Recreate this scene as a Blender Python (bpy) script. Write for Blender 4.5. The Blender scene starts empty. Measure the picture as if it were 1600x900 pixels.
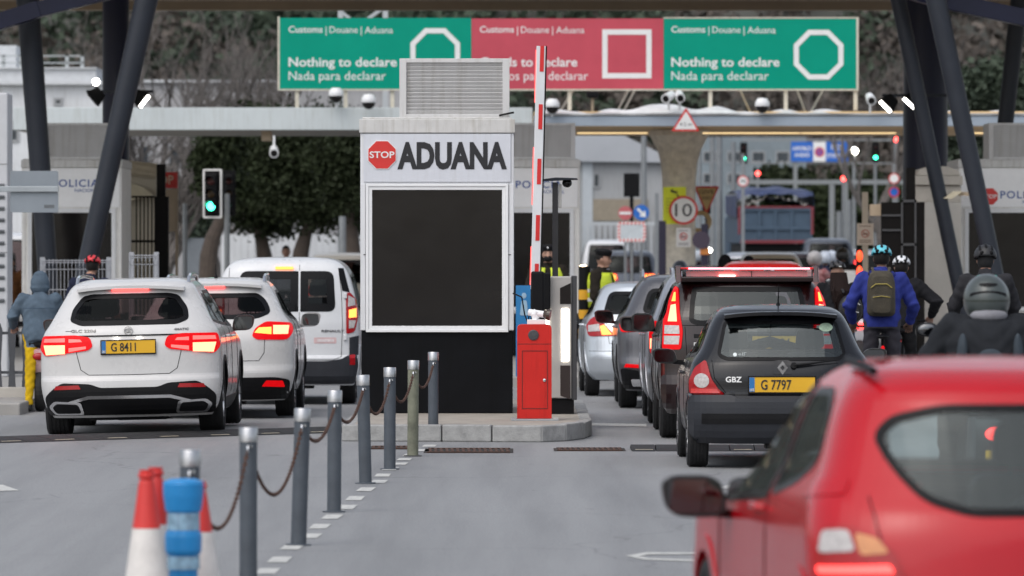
import bpy, bmesh, math, random
import numpy as np
from mathutils import Vector, Matrix, Euler
random.seed(7)
rng = np.random.default_rng(11)
SC = bpy.context.scene
COL = SC.collection
R = math.radians
PI = math.pi

# ------------------------------------------------------------------ camera, sky, sun, exposure
F = 8889.0            # focal length in pixels of the 1600 px wide photograph
HC = 1.95             # eye height
HY = 388.0            # row of the horizon
cam_d = bpy.data.cameras.new("camera")
cam = bpy.data.objects.new("camera", cam_d)
COL.objects.link(cam)
cam.location = (0, 0, HC)
cam.rotation_euler = (R(90), 0, 0)
cam_d.sensor_width = 36
cam_d.lens = 200
cam_d.shift_y = (HY - 450) / 1600.0
cam_d.clip_start = 0.5
cam_d.clip_end = 4000
cam_d.dof.use_dof = True
cam_d.dof.focus_distance = 55
cam_d.dof.aperture_fstop = 3.8
cam_d.dof.aperture_blades = 9
SC.camera = cam

SUN_EL, SUN_AZ = 54.0, 212.0      # azimuth clockwise from +Y: behind the camera, to the left
world = bpy.data.worlds.new("World")
SC.world = world
world.use_nodes = True
wn, wl = world.node_tree.nodes, world.node_tree.links
wn.clear()
wout = wn.new("ShaderNodeOutputWorld")
wbg = wn.new("ShaderNodeBackground")
wsky = wn.new("ShaderNodeTexSky")
wsky.sky_type = 'NISHITA'
wsky.sun_disc = False
wsky.sun_elevation = R(SUN_EL)
wsky.sun_rotation = R(SUN_AZ)
wsky.dust_density = 3.0
wsky.air_density = 1.0
whs = wn.new("ShaderNodeHueSaturation")
whs.inputs['Saturation'].default_value = 0.45
wbg.inputs['Strength'].default_value = 0.15
wl.new(wsky.outputs[0], whs.inputs['Color'])
wl.new(whs.outputs[0], wbg.inputs['Color'])
wl.new(wbg.outputs[0], wout.inputs['Surface'])

sun_d = bpy.data.lights.new("sun", 'SUN')
sun_d.energy = 0.75
sun_d.angle = R(85)
sun_d.color = (1.0, 0.97, 0.93)
sun = bpy.data.objects.new("sun", sun_d)
COL.objects.link(sun)
sa, se = R(SUN_AZ), R(SUN_EL)
sdir = Vector((math.sin(sa) * math.cos(se), math.cos(sa) * math.cos(se), math.sin(se)))
sun.rotation_euler = sdir.to_track_quat('Z', 'Y').to_euler()

vs = SC.view_settings
vs.view_transform = 'Standard'
vs.look = 'None'
vs.exposure = 0.36
vs.gamma = 1.0
vs.use_curve_mapping = False
SC.cycles.use_denoising = True
SC.cycles.max_bounces = 8
SC.cycles.transparent_max_bounces = 24
SC.cycles.glossy_bounces = 4
SC.cycles.caustics_reflective = False
SC.cycles.caustics_refractive = False
SC.cycles.sample_clamp_indirect = 4.0
SC.cycles.use_adaptive_sampling = True
SC.cycles.adaptive_threshold = 0.02


def PX(px, d):
    return (px - 800.0) * d / F


def PZ(py, d):
    return HC - (py - HY) * d / F


def W(px, py, d):
    return Vector((PX(px, d), d, PZ(py, d)))


# ------------------------------------------------------------------ materials
MC = {}


def M(name, rgb, rough=0.5, metal=0.0, var=0.06, scale=6.0, bump=0.0, bscale=60.0, coat=0.0, emit=None, es=0.0, spec=0.5, tint=None, streak=0.0):
    if name in MC:
        return MC[name]
    m = bpy.data.materials.new(name)
    m.use_nodes = True
    nt = m.node_tree
    b = nt.nodes['Principled BSDF']
    b.inputs['Roughness'].default_value = rough
    b.inputs['Metallic'].default_value = metal
    b.inputs['Coat Weight'].default_value = coat
    b.inputs['Coat Roughness'].default_value = 0.06
    b.inputs['Specular IOR Level'].default_value = spec
    b.inputs['Base Color'].default_value = (*rgb, 1)
    tc = nt.nodes.new('ShaderNodeTexCoord')
    if var > 0:
        n = nt.nodes.new('ShaderNodeTexNoise')
        n.inputs['Scale'].default_value = scale
        n.inputs['Detail'].default_value = 6
        n.inputs['Roughness'].default_value = 0.65
        nt.links.new(tc.outputs['Object'], n.inputs['Vector'])
        cr = nt.nodes.new('ShaderNodeValToRGB')
        t = tint or rgb
        cr.color_ramp.elements[0].position = 0.3
        cr.color_ramp.elements[1].position = 0.7
        cr.color_ramp.elements[0].color = (*[max(0, c * (1 - var)) for c in t], 1)
        cr.color_ramp.elements[1].color = (*[c * (1 + var) for c in rgb], 1)
        nt.links.new(n.outputs['Fac'], cr.inputs['Fac'])
        nt.links.new(cr.outputs['Color'], b.inputs['Base Color'])
        mr = nt.nodes.new('ShaderNodeMapRange')
        mr.inputs['To Min'].default_value = max(0.02, rough - 0.08)
        mr.inputs['To Max'].default_value = min(1, rough + 0.08)
        nt.links.new(n.outputs['Fac'], mr.inputs['Value'])
        nt.links.new(mr.outputs[0], b.inputs['Roughness'])
    if streak > 0 and var > 0:
        mp = nt.nodes.new('ShaderNodeMapping')
        mp.inputs['Scale'].default_value = (9, 9, 0.7)
        nt.links.new(tc.outputs['Object'], mp.inputs['Vector'])
        n3 = nt.nodes.new('ShaderNodeTexNoise')
        n3.inputs['Scale'].default_value = 1.6
        n3.inputs['Detail'].default_value = 7
        n3.inputs['Roughness'].default_value = 0.7
        nt.links.new(mp.outputs[0], n3.inputs['Vector'])
        c3 = nt.nodes.new('ShaderNodeValToRGB')
        c3.color_ramp.elements[0].position = 0.50
        c3.color_ramp.elements[1].position = 0.72
        c3.color_ramp.elements[0].color = (1, 1, 1, 1)
        c3.color_ramp.elements[1].color = (1 - streak, 1 - streak * 1.08, 1 - streak * 1.25, 1)
        nt.links.new(n3.outputs['Fac'], c3.inputs['Fac'])
        mm = nt.nodes.new('ShaderNodeMix')
        mm.data_type = 'RGBA'
        mm.blend_type = 'MULTIPLY'
        mm.inputs[0].default_value = 1
        nt.links.new(cr.outputs['Color'], mm.inputs[6])
        nt.links.new(c3.outputs['Color'], mm.inputs[7])
        nt.links.new(mm.outputs[2], b.inputs['Base Color'])
    if bump > 0:
        n2 = nt.nodes.new('ShaderNodeTexNoise')
        n2.inputs['Scale'].default_value = bscale
        n2.inputs['Detail'].default_value = 4
        nt.links.new(tc.outputs['Object'], n2.inputs['Vector'])
        bp = nt.nodes.new('ShaderNodeBump')
        bp.inputs['Strength'].default_value = bump
        bp.inputs['Distance'].default_value = 0.02
        nt.links.new(n2.outputs['Fac'], bp.inputs['Height'])
        nt.links.new(bp.outputs[0], b.inputs['Normal'])
    if emit:
        b.inputs['Emission Color'].default_value = (*emit, 1)
        b.inputs['Emission Strength'].default_value = es
    MC[name] = m
    return m


def glass(name, tint=(0.6, 0.65, 0.65), rough=0.02, refl=0.45, ior=1.5):
    if name in MC:
        return MC[name]
    m = bpy.data.materials.new(name)
    m.use_nodes = True
    nt = m.node_tree
    nt.nodes.clear()
    o = nt.nodes.new('ShaderNodeOutputMaterial')
    tr = nt.nodes.new('ShaderNodeBsdfTransparent')
    tr.inputs['Color'].default_value = (*tint, 1)
    gl = nt.nodes.new('ShaderNodeBsdfGlossy')
    gl.inputs['Roughness'].default_value = rough
    gl.inputs['Color'].default_value = (refl * 0.92, refl, refl, 1)
    lw = nt.nodes.new('ShaderNodeLayerWeight')
    pw = nt.nodes.new('ShaderNodeMath')
    pw.operation = 'POWER'
    pw.inputs[1].default_value = 5
    nt.links.new(lw.outputs['Facing'], pw.inputs[0])
    fr = nt.nodes.new('ShaderNodeMath')
    fr.operation = 'MULTIPLY_ADD'
    f0 = ((ior - 1) / (ior + 1)) ** 2
    fr.inputs[1].default_value = 1 - f0
    fr.inputs[2].default_value = f0
    nt.links.new(pw.outputs[0], fr.inputs[0])
    mx = nt.nodes.new('ShaderNodeMixShader')
    nt.links.new(fr.outputs[0], mx.inputs[0])
    nt.links.new(tr.outputs[0], mx.inputs[1])
    nt.links.new(gl.outputs[0], mx.inputs[2])
    nt.links.new(mx.outputs[0], o.inputs['Surface'])
    MC[name] = m
    return m


def EM(name, rgb, s):
    return M(name, tuple(min(1, c) * 0.5 for c in rgb), rough=0.3, var=0, emit=rgb, es=s)


# ------------------------------------------------------------------ mesh helpers
def newbm():
    return bmesh.new()


def obj(name, bm, mat=None, parent=None, smooth=False, bevel=0.0, loc=None, recalc=True, mats=None):
    if recalc:
        bmesh.ops.recalc_face_normals(bm, faces=bm.faces)
    me = bpy.data.meshes.new(name)
    bm.to_mesh(me)
    bm.free()
    o = bpy.data.objects.new(name, me)
    COL.objects.link(o)
    if mats:
        for m in mats:
            me.materials.append(m)
    elif mat:
        me.materials.append(mat)
    if smooth:
        me.polygons.foreach_set('use_smooth', [True] * len(me.polygons))
        me.set_sharp_from_angle(angle=R(38 if smooth is True else smooth))
    if bevel > 0:
        bv = o.modifiers.new('bevel', 'BEVEL')
        bv.width = bevel
        bv.segments = 2
        bv.limit_method = 'ANGLE'
        bv.angle_limit = R(40)
    if parent is not None:
        o.parent = parent
    if loc is not None:
        o.location = loc
    return o


def thing(name, label, cat, loc=(0, 0, 0), rotz=0.0, group=None):
    o = bpy.data.objects.new(name, None)
    o.empty_display_size = 0.2
    COL.objects.link(o)
    o.location = loc
    o.rotation_euler = (0, 0, rotz)
    tag(o, label, cat, group)
    return o


def tag(o, label, cat, group=None, kind=None):
    o['label'] = label
    o['category'] = cat
    if group:
        o['group'] = group
    if kind:
        o['kind'] = kind
    return o


def struct(o):
    o['kind'] = 'structure'
    return o


def dup(root, loc=None, rotz=None, label=None, group=None):
    def cp(o, par):
        c = o.copy()
        COL.objects.link(c)
        if par is not None:
            c.parent = par
        for ch in list(o.children):
            cp(ch, c)
        return c
    r = cp(root, None)
    if loc is not None:
        r.location = loc
    if rotz is not None:
        r.rotation_euler = (r.rotation_euler[0], r.rotation_euler[1], rotz)
    if label:
        r['label'] = label
    if group:
        r['group'] = group
    return r


def box(bm, c, s, rot=None):
    """box of size s centred at c"""
    m = Matrix.Translation(Vector(c))
    if rot is not None:
        m = m @ Euler(rot).to_matrix().to_4x4()
    m = m @ Matrix.Diagonal((s[0], s[1], s[2], 1))
    return bmesh.ops.create_cube(bm, size=1, matrix=m)['verts']


def box2(bm, a, b):
    c = [(a[i] + b[i]) / 2 for i in range(3)]
    s = [abs(b[i] - a[i]) for i in range(3)]
    return box(bm, c, s)


def beam(bm, p0, p1, w, h, up=(0, 0, 1)):
    p0, p1 = Vector(p0), Vector(p1)
    d = p1 - p0
    L = d.length
    y = d.normalized()
    x = y.cross(Vector(up))
    if x.length < 1e-5:
        x = Vector((1, 0, 0))
    x.normalize()
    z = x.cross(y)
    m = Matrix((x, y, z)).transposed().to_4x4()
    m = Matrix.Translation((p0 + p1) / 2) @ m @ Matrix.Diagonal((w, L, h, 1))
    bmesh.ops.create_cube(bm, size=1, matrix=m)


def frame_of(d):
    d = d.normalized()
    a = Vector((0, 0, 1)) if abs(d.z) < 0.9 else Vector((1, 0, 0))
    u = d.cross(a).normalized()
    v = d.cross(u).normalized()
    return u, v


def tube(bm, pts, rad, n=10, cap=True, sq=1.0):
    """sweep a circle along pts; rad a number or one per point"""
    pts = [Vector(p) for p in pts]
    if not hasattr(rad, '__len__'):
        rad = [rad] * len(pts)
    rings = []
    u = None
    for i, p in enumerate(pts):
        if i == 0:
            d = pts[1] - pts[0]
        elif i == len(pts) - 1:
            d = pts[-1] - pts[-2]
        else:
            d = (pts[i + 1] - pts[i]).normalized() + (pts[i] - pts[i - 1]).normalized()
        if d.length < 1e-9:
            d = Vector((0, 0, 1))
        d.normalize()
        if u is None:
            u, v = frame_of(d)
        else:
            u = (u - d * u.dot(d))
            if u.length < 1e-6:
                u, v = frame_of(d)
            u.normalize()
            v = d.cross(u)
        rings.append([bm.verts.new(p + (u * math.cos(2 * PI * k / n) + v * math.sin(2 * PI * k / n) * sq) * rad[i]) for k in range(n)])
    for a, b in zip(rings, rings[1:]):
        for k in range(n):
            bm.faces.new((a[k], a[(k + 1) % n], b[(k + 1) % n], b[k]))
    if cap:
        bm.faces.new(rings[0][::-1])
        bm.faces.new(rings[-1])
    return rings


def capsule(bm, p0, p1, r0, r1, n=12):
    """tapered limb with round ends"""
    p0, p1 = Vector(p0), Vector(p1)
    d = (p1 - p0)
    L = d.length
    d.normalize()
    pts, rad = [], []
    for a in (80, 55, 30, 0):
        pts.append(p0 - d * r0 * math.sin(R(a)))
        rad.append(r0 * math.cos(R(a)))
    for a in (0, 30, 55, 80):
        pts.append(p1 + d * r1 * math.sin(R(a)))
        rad.append(r1 * math.cos(R(a)))
    if L < 1e-4:
        pts.pop(4)
        rad.pop(4)
    tube(bm, pts, rad, n)


def lathe(bm, prof, c=(0, 0, 0), axis='z', n=24, a0=0.0, a1=2 * PI):
    """prof: list of (r, h) along the axis"""
    full = abs(a1 - a0 - 2 * PI) < 1e-6
    m = n if full else n + 1
    rings = []
    c = Vector(c)
    for r, h in prof:
        ring = []
        for k in range(m):
            a = a0 + (a1 - a0) * k / n
            ca, sa_ = r * math.cos(a), r * math.sin(a)
            p = {'z': (ca, sa_, h), 'x': (h, ca, sa_), 'y': (ca, h, sa_)}[axis]
            ring.append(bm.verts.new(c + Vector(p)))
        rings.append(ring)
    for a, b in zip(rings, rings[1:]):
        for k in range(n if full else n):
            k2 = (k + 1) % m
            if not full and k2 == 0:
                continue
            bm.faces.new((a[k], a[k2], b[k2], b[k]))
    if full:
        if prof[0][0] > 1e-6:
            bm.faces.new(rings[0][::-1])
        if prof[-1][0] > 1e-6:
            bm.faces.new(rings[-1])
    bmesh.ops.remove_doubles(bm, verts=bm.verts, dist=1e-6)


def ellipsoid(bm, c, r, rot=None, u=16, v=10):
    m = Matrix.Translation(Vector(c))
    if rot is not None:
        m = m @ Euler(rot).to_matrix().to_4x4()
    m = m @ Matrix.Diagonal((r[0], r[1], r[2], 1))
    return bmesh.ops.create_uvsphere(bm, u_segments=u, v_segments=v, radius=1, matrix=m)['verts']


def prism(bm, poly, t0, t1, plane='xz'):
    """extrude a 2-D polygon; plane xz extrudes along y, yz along x, xy along z"""
    def P(a, b, t):
        return {'xz': (a, t, b), 'yz': (t, a, b), 'xy': (a, b, t)}[plane]
    A = [bm.verts.new(P(a, b, t0)) for a, b in poly]
    B = [bm.verts.new(P(a, b, t1)) for a, b in poly]
    n = len(poly)
    bm.faces.new(A)
    bm.faces.new(B[::-1])
    for i in range(n):
        bm.faces.new((A[i], A[(i + 1) % n], B[(i + 1) % n], B[i]))


def ngon(cx, cy, r, n, a0=0.0, ry=None):
    ry = ry or r
    return [(cx + r * math.cos(a0 + 2 * PI * k / n), cy + ry * math.sin(a0 + 2 * PI * k / n)) for k in range(n)]


def ringprism(bm, outer, inner, t0, t1, plane='xz'):
    def P(a, b, t):
        return {'xz': (a, t, b), 'yz': (t, a, b), 'xy': (a, b, t)}[plane]
    n = len(outer)
    o0 = [bm.verts.new(P(a, b, t0)) for a, b in outer]
    i0 = [bm.verts.new(P(a, b, t0)) for a, b in inner]
    o1 = [bm.verts.new(P(a, b, t1)) for a, b in outer]
    i1 = [bm.verts.new(P(a, b, t1)) for a, b in inner]
    for k in range(n):
        j = (k + 1) % n
        bm.faces.new((o0[k], o0[j], i0[j], i0[k]))
        bm.faces.new((o1[k], i1[k], i1[j], o1[j]))
        bm.faces.new((o0[k], o1[k], o1[j], o0[j]))
        bm.faces.new((i0[k], i0[j], i1[j], i1[k]))


def rpoly(pts, r, seg=4):
    """round the corners of a polygon"""
    out = []
    n = len(pts)
    for i in range(n):
        p0, p1, p2 = Vector(pts[i - 1]), Vector(pts[i]), Vector(pts[(i + 1) % n])
        rr = r[i] if hasattr(r, '__len__') else r
        a, b = (p0 - p1), (p2 - p1)
        la, lb = a.length, b.length
        a.normalize()
        b.normalize()
        d = min(rr, la * 0.45, lb * 0.45)
        s, e = p1 + a * d, p1 + b * d
        for k in range(seg + 1):
            t = k / seg
            q = s * (1 - t) ** 2 + p1 * 2 * t * (1 - t) + e * t ** 2
            out.append((q.x, q.y))
    return out


def densify(poly, step):
    out = []
    n = len(poly)
    for i in range(n):
        a, b = Vector(poly[i]), Vector(poly[(i + 1) % n])
        k = max(1, int((b - a).length / step))
        for j in range(k):
            q = a.lerp(b, j / k)
            out.append((q.x, q.y))
    return out


def area2(p):
    return sum(p[i - 1][0] * p[i][1] - p[i][0] * p[i - 1][1] for i in range(len(p))) / 2


def inset(poly, d):
    n = len(poly)
    s = 1 if area2(poly) > 0 else -1
    out = []
    for i in range(n):
        p0, p1, p2 = Vector(poly[i - 1]), Vector(poly[i]), Vector(poly[(i + 1) % n])
        a, b = (p1 - p0), (p2 - p1)
        if a.length < 1e-9 or b.length < 1e-9:
            a = b = (p2 - p0)
        a.normalize()
        b.normalize()
        na, nb = Vector((-a.y, a.x)) * s, Vector((-b.y, b.x)) * s
        m = na + nb
        if m.length < 1e-6:
            m = na
        m.normalize()
        q = p1 + m * d / max(0.5, m.dot(na))
        out.append((q.x, q.y))
    return out


def inpoly(x, y, poly):
    c = False
    j = len(poly) - 1
    for i in range(len(poly)):
        xi, yi = poly[i]
        xj, yj = poly[j]
        if (yi > y) != (yj > y) and x < (xj - xi) * (y - yi) / (yj - yi) + xi:
            c = not c
        j = i
    return c


def clipcell(poly, x0, x1, y0, y1):
    def clip(P, f, inter):
        out = []
        for i in range(len(P)):
            a, b = P[i - 1], P[i]
            fa, fb = f(a), f(b)
            if fb:
                if not fa:
                    out.append(inter(a, b))
                out.append(b)
            elif fa:
                out.append(inter(a, b))
        return out

    def ix(v):
        return lambda a, b: (v, a[1] + (b[1] - a[1]) * (v - a[0]) / (b[0] - a[0]))

    def iy(v):
        return lambda a, b: (a[0] + (b[0] - a[0]) * (v - a[1]) / (b[1] - a[1]), v)
    P = poly
    for f, g in ((lambda p: p[0] >= x0, ix(x0)), (lambda p: p[0] <= x1, ix(x1)), (lambda p: p[1] >= y0, iy(y0)), (lambda p: p[1] <= y1, iy(y1))):
        if not P:
            return []
        P = clip(P, f, g)
    return P


def patch(bm, mf, poly, off, cell=0.05, depth=0.012):
    """sheet over a curved surface: mf(a, b, off) -> point; with a skirt of the given depth"""
    xs = [p[0] for p in poly]
    ys = [p[1] for p in poly]
    x0, x1, y0, y1 = min(xs), max(xs), min(ys), max(ys)
    nx, ny = max(1, math.ceil((x1 - x0) / cell)), max(1, math.ceil((y1 - y0) / cell))
    vd, fl = {}, []

    def vert(p):
        k = (round(p[0], 5), round(p[1], 5))
        if k not in vd:
            vd[k] = bm.verts.new(mf(p[0], p[1], off))
        return vd[k]
    for i in range(nx):
        for j in range(ny):
            c = clipcell(poly, x0 + (x1 - x0) * i / nx, x0 + (x1 - x0) * (i + 1) / nx, y0 + (y1 - y0) * j / ny, y0 + (y1 - y0) * (j + 1) / ny)
            vs_ = []
            for p in c:
                v = vert(p)
                if v not in vs_:
                    vs_.append(v)
            if len(vs_) >= 3:
                try:
                    fl.append(bm.faces.new(vs_))
                except ValueError:
                    pass
    if depth > 0:
        back = {}
        inv = {v: k for k, v in vd.items()}
        es = set(e for f in fl for e in f.edges)
        for e in es:
            if len(e.link_faces) == 1:
                q = []
                for v in e.verts:
                    if v not in back:
                        back[v] = bm.verts.new(mf(*inv[v], off - depth))
                    q.append(back[v])
                bm.faces.new((e.verts[0], e.verts[1], q[1], q[0]))


def bandring(bm, mf, outer, inner, off, depth=0.012):
    n = len(outer)
    a = [bm.verts.new(mf(*p, off)) for p in outer]
    b = [bm.verts.new(mf(*p, off)) for p in inner]
    c = [bm.verts.new(mf(*p, off - depth)) for p in outer]
    d = [bm.verts.new(mf(*p, off - depth)) for p in inner]
    for k in range(n):
        j = (k + 1) % n
        bm.faces.new((a[k], a[j], b[j], b[k]))
        bm.faces.new((a[j], a[k], c[k], c[j]))
        bm.faces.new((b[k], b[j], d[j], d[k]))


_tc = {}


def text_bm(s, bold=0.0, spacing=1.0, depth=0.0, shear=0.0):
    """flat lettering in the XZ plane facing -Y: bmesh, width, cap height, left edge"""
    key = (s, bold, spacing, depth, shear)

    def mk(st):
        c = bpy.data.curves.new('lettering', 'FONT')
        c.body = st
        c.size = 1
        c.offset = bold
        c.space_character = spacing
        c.shear = shear
        c.extrude = depth
        c.resolution_u = 3
        o = bpy.data.objects.new('lettering', c)
        COL.objects.link(o)
        dg = bpy.context.evaluated_depsgraph_get()
        me = bpy.data.meshes.new_from_object(o.evaluated_get(dg))
        bpy.data.objects.remove(o)
        bpy.data.curves.remove(c)
        return me
    if key not in _tc:
        me = mk(s)
        h = mk('H')
        xs = [v.co.x for v in me.vertices]
        hy = [v.co.y for v in h.vertices]
        _tc[key] = (me, min(xs), max(xs), max(hy) - min(hy), min(hy))
    return _tc[key]


def text(name, s, mat, x0, x1, zb, cap, y, parent=None, bold=0.0, spacing=1.0, thick=0.004, mf=None, shear=0.0, keep=False):
    """lettering from x0 to x1, baseline zb, capital height cap, on the plane y (facing -Y), front proud of y by thick"""
    me, a, b, hc, hb = text_bm(s, bold, spacing, 0.02, shear)
    sx, sz = (x1 - x0) / (b - a), cap / hc
    bm = newbm()
    bm.from_mesh(me)
    for v in bm.verts:
        x, yy, zz = v.co
        px, pz = x0 + (x - a) * sx, zb + (yy - hb) * sz
        d = thick if zz > 0 else 0.001
        v.co = Vector((px, y - d, pz)) if mf is None else mf(px, pz, d)
    return obj(name, bm, mat, parent)


def leaves(name, centers, size, mat, parent=None, flat=0.0):
    """many small two-sided leaf faces at the centres (n,3)"""
    n = len(centers)
    c = np.asarray(centers, float)
    a = rng.normal(size=(n, 3))
    a /= np.linalg.norm(a, axis=1)[:, None]
    b = rng.normal(size=(n, 3))
    b -= (a * b).sum(1)[:, None] * a
    b /= np.linalg.norm(b, axis=1)[:, None]
    s = size * rng.uniform(0.6, 1.3, n)[:, None]
    v = np.stack([c - a * s * 0.5, c + b * s * 0.32, c + a * s * 0.5, c - b * s * 0.32], 1).reshape(-1, 3)
    me = bpy.data.meshes.new(name)
    me.vertices.add(4 * n)
    me.vertices.foreach_set('co', v.ravel())
    me.loops.add(4 * n)
    me.loops.foreach_set('vertex_index', np.arange(4 * n, dtype=np.int32))
    me.polygons.add(n)
    me.polygons.foreach_set('loop_start', np.arange(0, 4 * n, 4, dtype=np.int32))
    me.update(calc_edges=True)
    me.materials.append(mat)
    o = bpy.data.objects.new(name, me)
    COL.objects.link(o)
    if parent is not None:
        o.parent = parent
    return o


def pchip(xs, ys):
    xs, ys = np.asarray(xs, float), np.asarray(ys, float)
    h = np.diff(xs)
    dl = np.diff(ys) / h
    n = len(xs)
    d = np.zeros(n)
    for i in range(1, n - 1):
        if dl[i - 1] * dl[i] > 0:
            w1, w2 = 2 * h[i] + h[i - 1], h[i] + 2 * h[i - 1]
            d[i] = (w1 + w2) / (w1 / dl[i - 1] + w2 / dl[i])
    d[0], d[-1] = dl[0], dl[-1]

    def f(x):
        x = min(max(x, xs[0]), xs[-1])
        i = min(max(int(np.searchsorted(xs, x)) - 1, 0), n - 2)
        t = (x - xs[i]) / h[i]
        return ((1 + 2 * t) * (1 - t) ** 2 * ys[i] + t * (1 - t) ** 2 * h[i] * d[i] + t * t * (3 - 2 * t) * ys[i + 1] + t * t * (t - 1) * h[i] * d[i + 1])
    return f

# ------------------------------------------------------------------ shared materials
white_pan = M('pale_grey_panel', (0.68, 0.69, 0.71), 0.42, var=0.05, scale=1.5, streak=0.16)
white_fr = M('white_frame', (0.78, 0.79, 0.80), 0.35, var=0.03)
louv_m = M('louvre_grey', (0.60, 0.595, 0.59), 0.5, var=0.06, scale=3, streak=0.2)
black_pan = M('black_panel', (0.0045, 0.005, 0.0065), 0.5, var=0.3, scale=2, spec=0.12, streak=0.3)
black_pl = M('black_plastic', (0.006, 0.006, 0.007), 0.5, var=0.15, spec=0.15)
dark_glass = M('dark_window_glass', (0.013, 0.012, 0.012), 0.10, var=0.1, scale=0.5, spec=0.42, tint=(0.008, 0.0065, 0.006), bump=0.30, bscale=0.55)
red_sign = M('sign_red', (0.62, 0.03, 0.025), 0.4, var=0.05)
white_sign = M('sign_white', (0.78, 0.78, 0.77), 0.4, var=0.04)
black_sign = M('sign_black', (0.015, 0.015, 0.018), 0.4, var=0.05)
steel = M('galvanised_steel', (0.42, 0.44, 0.46), 0.45, 0.6, var=0.12, scale=4)
chrome = M('chrome', (0.75, 0.75, 0.76), 0.15, 1.0, var=0.05, scale=20)
navy_st = M('navy_steel', (0.010, 0.012, 0.034), 0.35, var=0.12, scale=2, spec=0.3)
slate_st = M('slate_steel', (0.024, 0.028, 0.037), 0.42, var=0.12, scale=2, bump=0.03, spec=0.25)
beige = M('beige_soffit', (0.42, 0.33, 0.23), 0.7, var=0.1, scale=0.8)
cream = M('cream_render', (0.52, 0.47, 0.38), 0.8, var=0.1, scale=1.5, bump=0.1)
pale_stone = M('pale_stone', (0.48, 0.46, 0.42), 0.8, var=0.12, scale=1.2, bump=0.15, bscale=20)
rust = M('rusty_iron', (0.075, 0.036, 0.024), 0.85, 0.1, var=0.35, scale=30, bump=0.2)
lamp_w = EM('white_lamp', (1.0, 0.96, 0.88), 14)
strip_w = EM('warm_strip', (1.0, 0.72, 0.36), 1.3)


# ------------------------------------------------------------------ ground
def asphalt():
    m = bpy.data.materials.new('asphalt')
    m.use_nodes = True
    nt = m.node_tree
    L = nt.links.new
    b = nt.nodes['Principled BSDF']
    g = nt.nodes.new('ShaderNodeNewGeometry')

    def noise(sc, det=6, rough=0.6, vec=None):
        n = nt.nodes.new('ShaderNodeTexNoise')
        n.inputs['Scale'].default_value = sc
        n.inputs['Detail'].default_value = det
        n.inputs['Roughness'].default_value = rough
        L(vec or g.outputs['Position'], n.inputs['Vector'])
        return n.outputs['Fac']

    def ramp(f, p0, p1, c0, c1):
        r = nt.nodes.new('ShaderNodeValToRGB')
        r.color_ramp.elements[0].position, r.color_ramp.elements[1].position = p0, p1
        r.color_ramp.elements[0].color, r.color_ramp.elements[1].color = (*c0, 1), (*c1, 1)
        L(f, r.inputs['Fac'])
        return r.outputs['Color']

    def mul(a, c):
        n = nt.nodes.new('ShaderNodeMix')
        n.data_type = 'RGBA'
        n.blend_type = 'MULTIPLY'
        n.inputs[0].default_value = 1
        L(a, n.inputs[6])
        L(c, n.inputs[7])
        return n.outputs[2]
    mp = nt.nodes.new('ShaderNodeMapping')
    mp.inputs['Scale'].default_value = (1.0, 0.18, 1.0)
    L(g.outputs['Position'], mp.inputs['Vector'])
    base = ramp(noise(0.5, 5, vec=mp.outputs[0]), 0.25, 0.75, (0.262, 0.266, 0.272), (0.302, 0.305, 0.310))
    fine = ramp(noise(55, 3, 0.7), 0.3, 0.7, (0.62, 0.62, 0.62), (1.22, 1.22, 1.22))
    stone = ramp(noise(160, 2, 0.7), 0.35, 0.65, (0.7, 0.7, 0.7), (1.22, 1.22, 1.22))
    mp2 = nt.nodes.new('ShaderNodeMapping')
    mp2.inputs['Scale'].default_value = (1.6, 0.07, 1.0)
    L(g.outputs['Position'], mp2.inputs['Vector'])
    tyre = ramp(noise(1.0, 4, vec=mp2.outputs[0]), 0.42, 0.68, (1, 1, 1), (0.76, 0.76, 0.765))
    spots = ramp(noise(4, 3, 0.6), 0.68, 0.75, (1, 1, 1), (0.66, 0.65, 0.64))
    vo = nt.nodes.new('ShaderNodeTexVoronoi')
    vo.feature = 'DISTANCE_TO_EDGE'
    vo.inputs['Scale'].default_value = 0.16
    wv = nt.nodes.new('ShaderNodeVectorMath')
    wv.operation = 'ADD'
    nz = nt.nodes.new('ShaderNodeTexNoise')
    nz.inputs['Scale'].default_value = 0.9
    nz.inputs['Detail'].default_value = 5
    L(g.outputs['Position'], nz.inputs['Vector'])
    L(g.outputs['Position'], wv.inputs[0])
    L(nz.outputs['Color'], wv.inputs[1])
    L(wv.outputs[0], vo.inputs['Vector'])
    crack = ramp(vo.outputs['Distance'], 0.0008, 0.0024, (0.68, 0.68, 0.68), (1, 1, 1))
    c = mul(mul(mul(mul(mul(base, fine), stone), tyre), spots), crack)
    L(c, b.inputs['Base Color'])
    b.inputs['Roughness'].default_value = 0.62
    b.inputs['Specular IOR Level'].default_value = 0.4
    bp = nt.nodes.new('ShaderNodeBump')
    bp.inputs['Strength'].default_value = 0.25
    bp.inputs['Distance'].default_value = 0.006
    L(noise(140, 3, 0.7), bp.inputs['Height'])
    L(bp.outputs[0], b.inputs['Normal'])
    return m


asph = asphalt()
bm = newbm()
bmesh.ops.create_grid(bm, x_segments=40, y_segments=60, size=1, matrix=Matrix.Translation((0, 480, 0)) @ Matrix.Diagonal((600, 520, 1, 1)))
struct(obj('ground', bm, asph))

# worn white paint
paint_w = M('road_paint', (0.60, 0.60, 0.57), 0.7, var=0.12, scale=14, bump=0.1, tint=(0.38, 0.38, 0.37))


def mark(polyw, name='road_marking', m=paint_w, z=0.004):
    bm = newbm()
    bm.faces.new([bm.verts.new((x, y, z)) for x, y in polyw])
    for f in bm.faces:
        f.normal_update()
        if f.normal.z < 0:
            f.normal_flip()
    return obj(name, bm, m, recalc=False)


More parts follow.
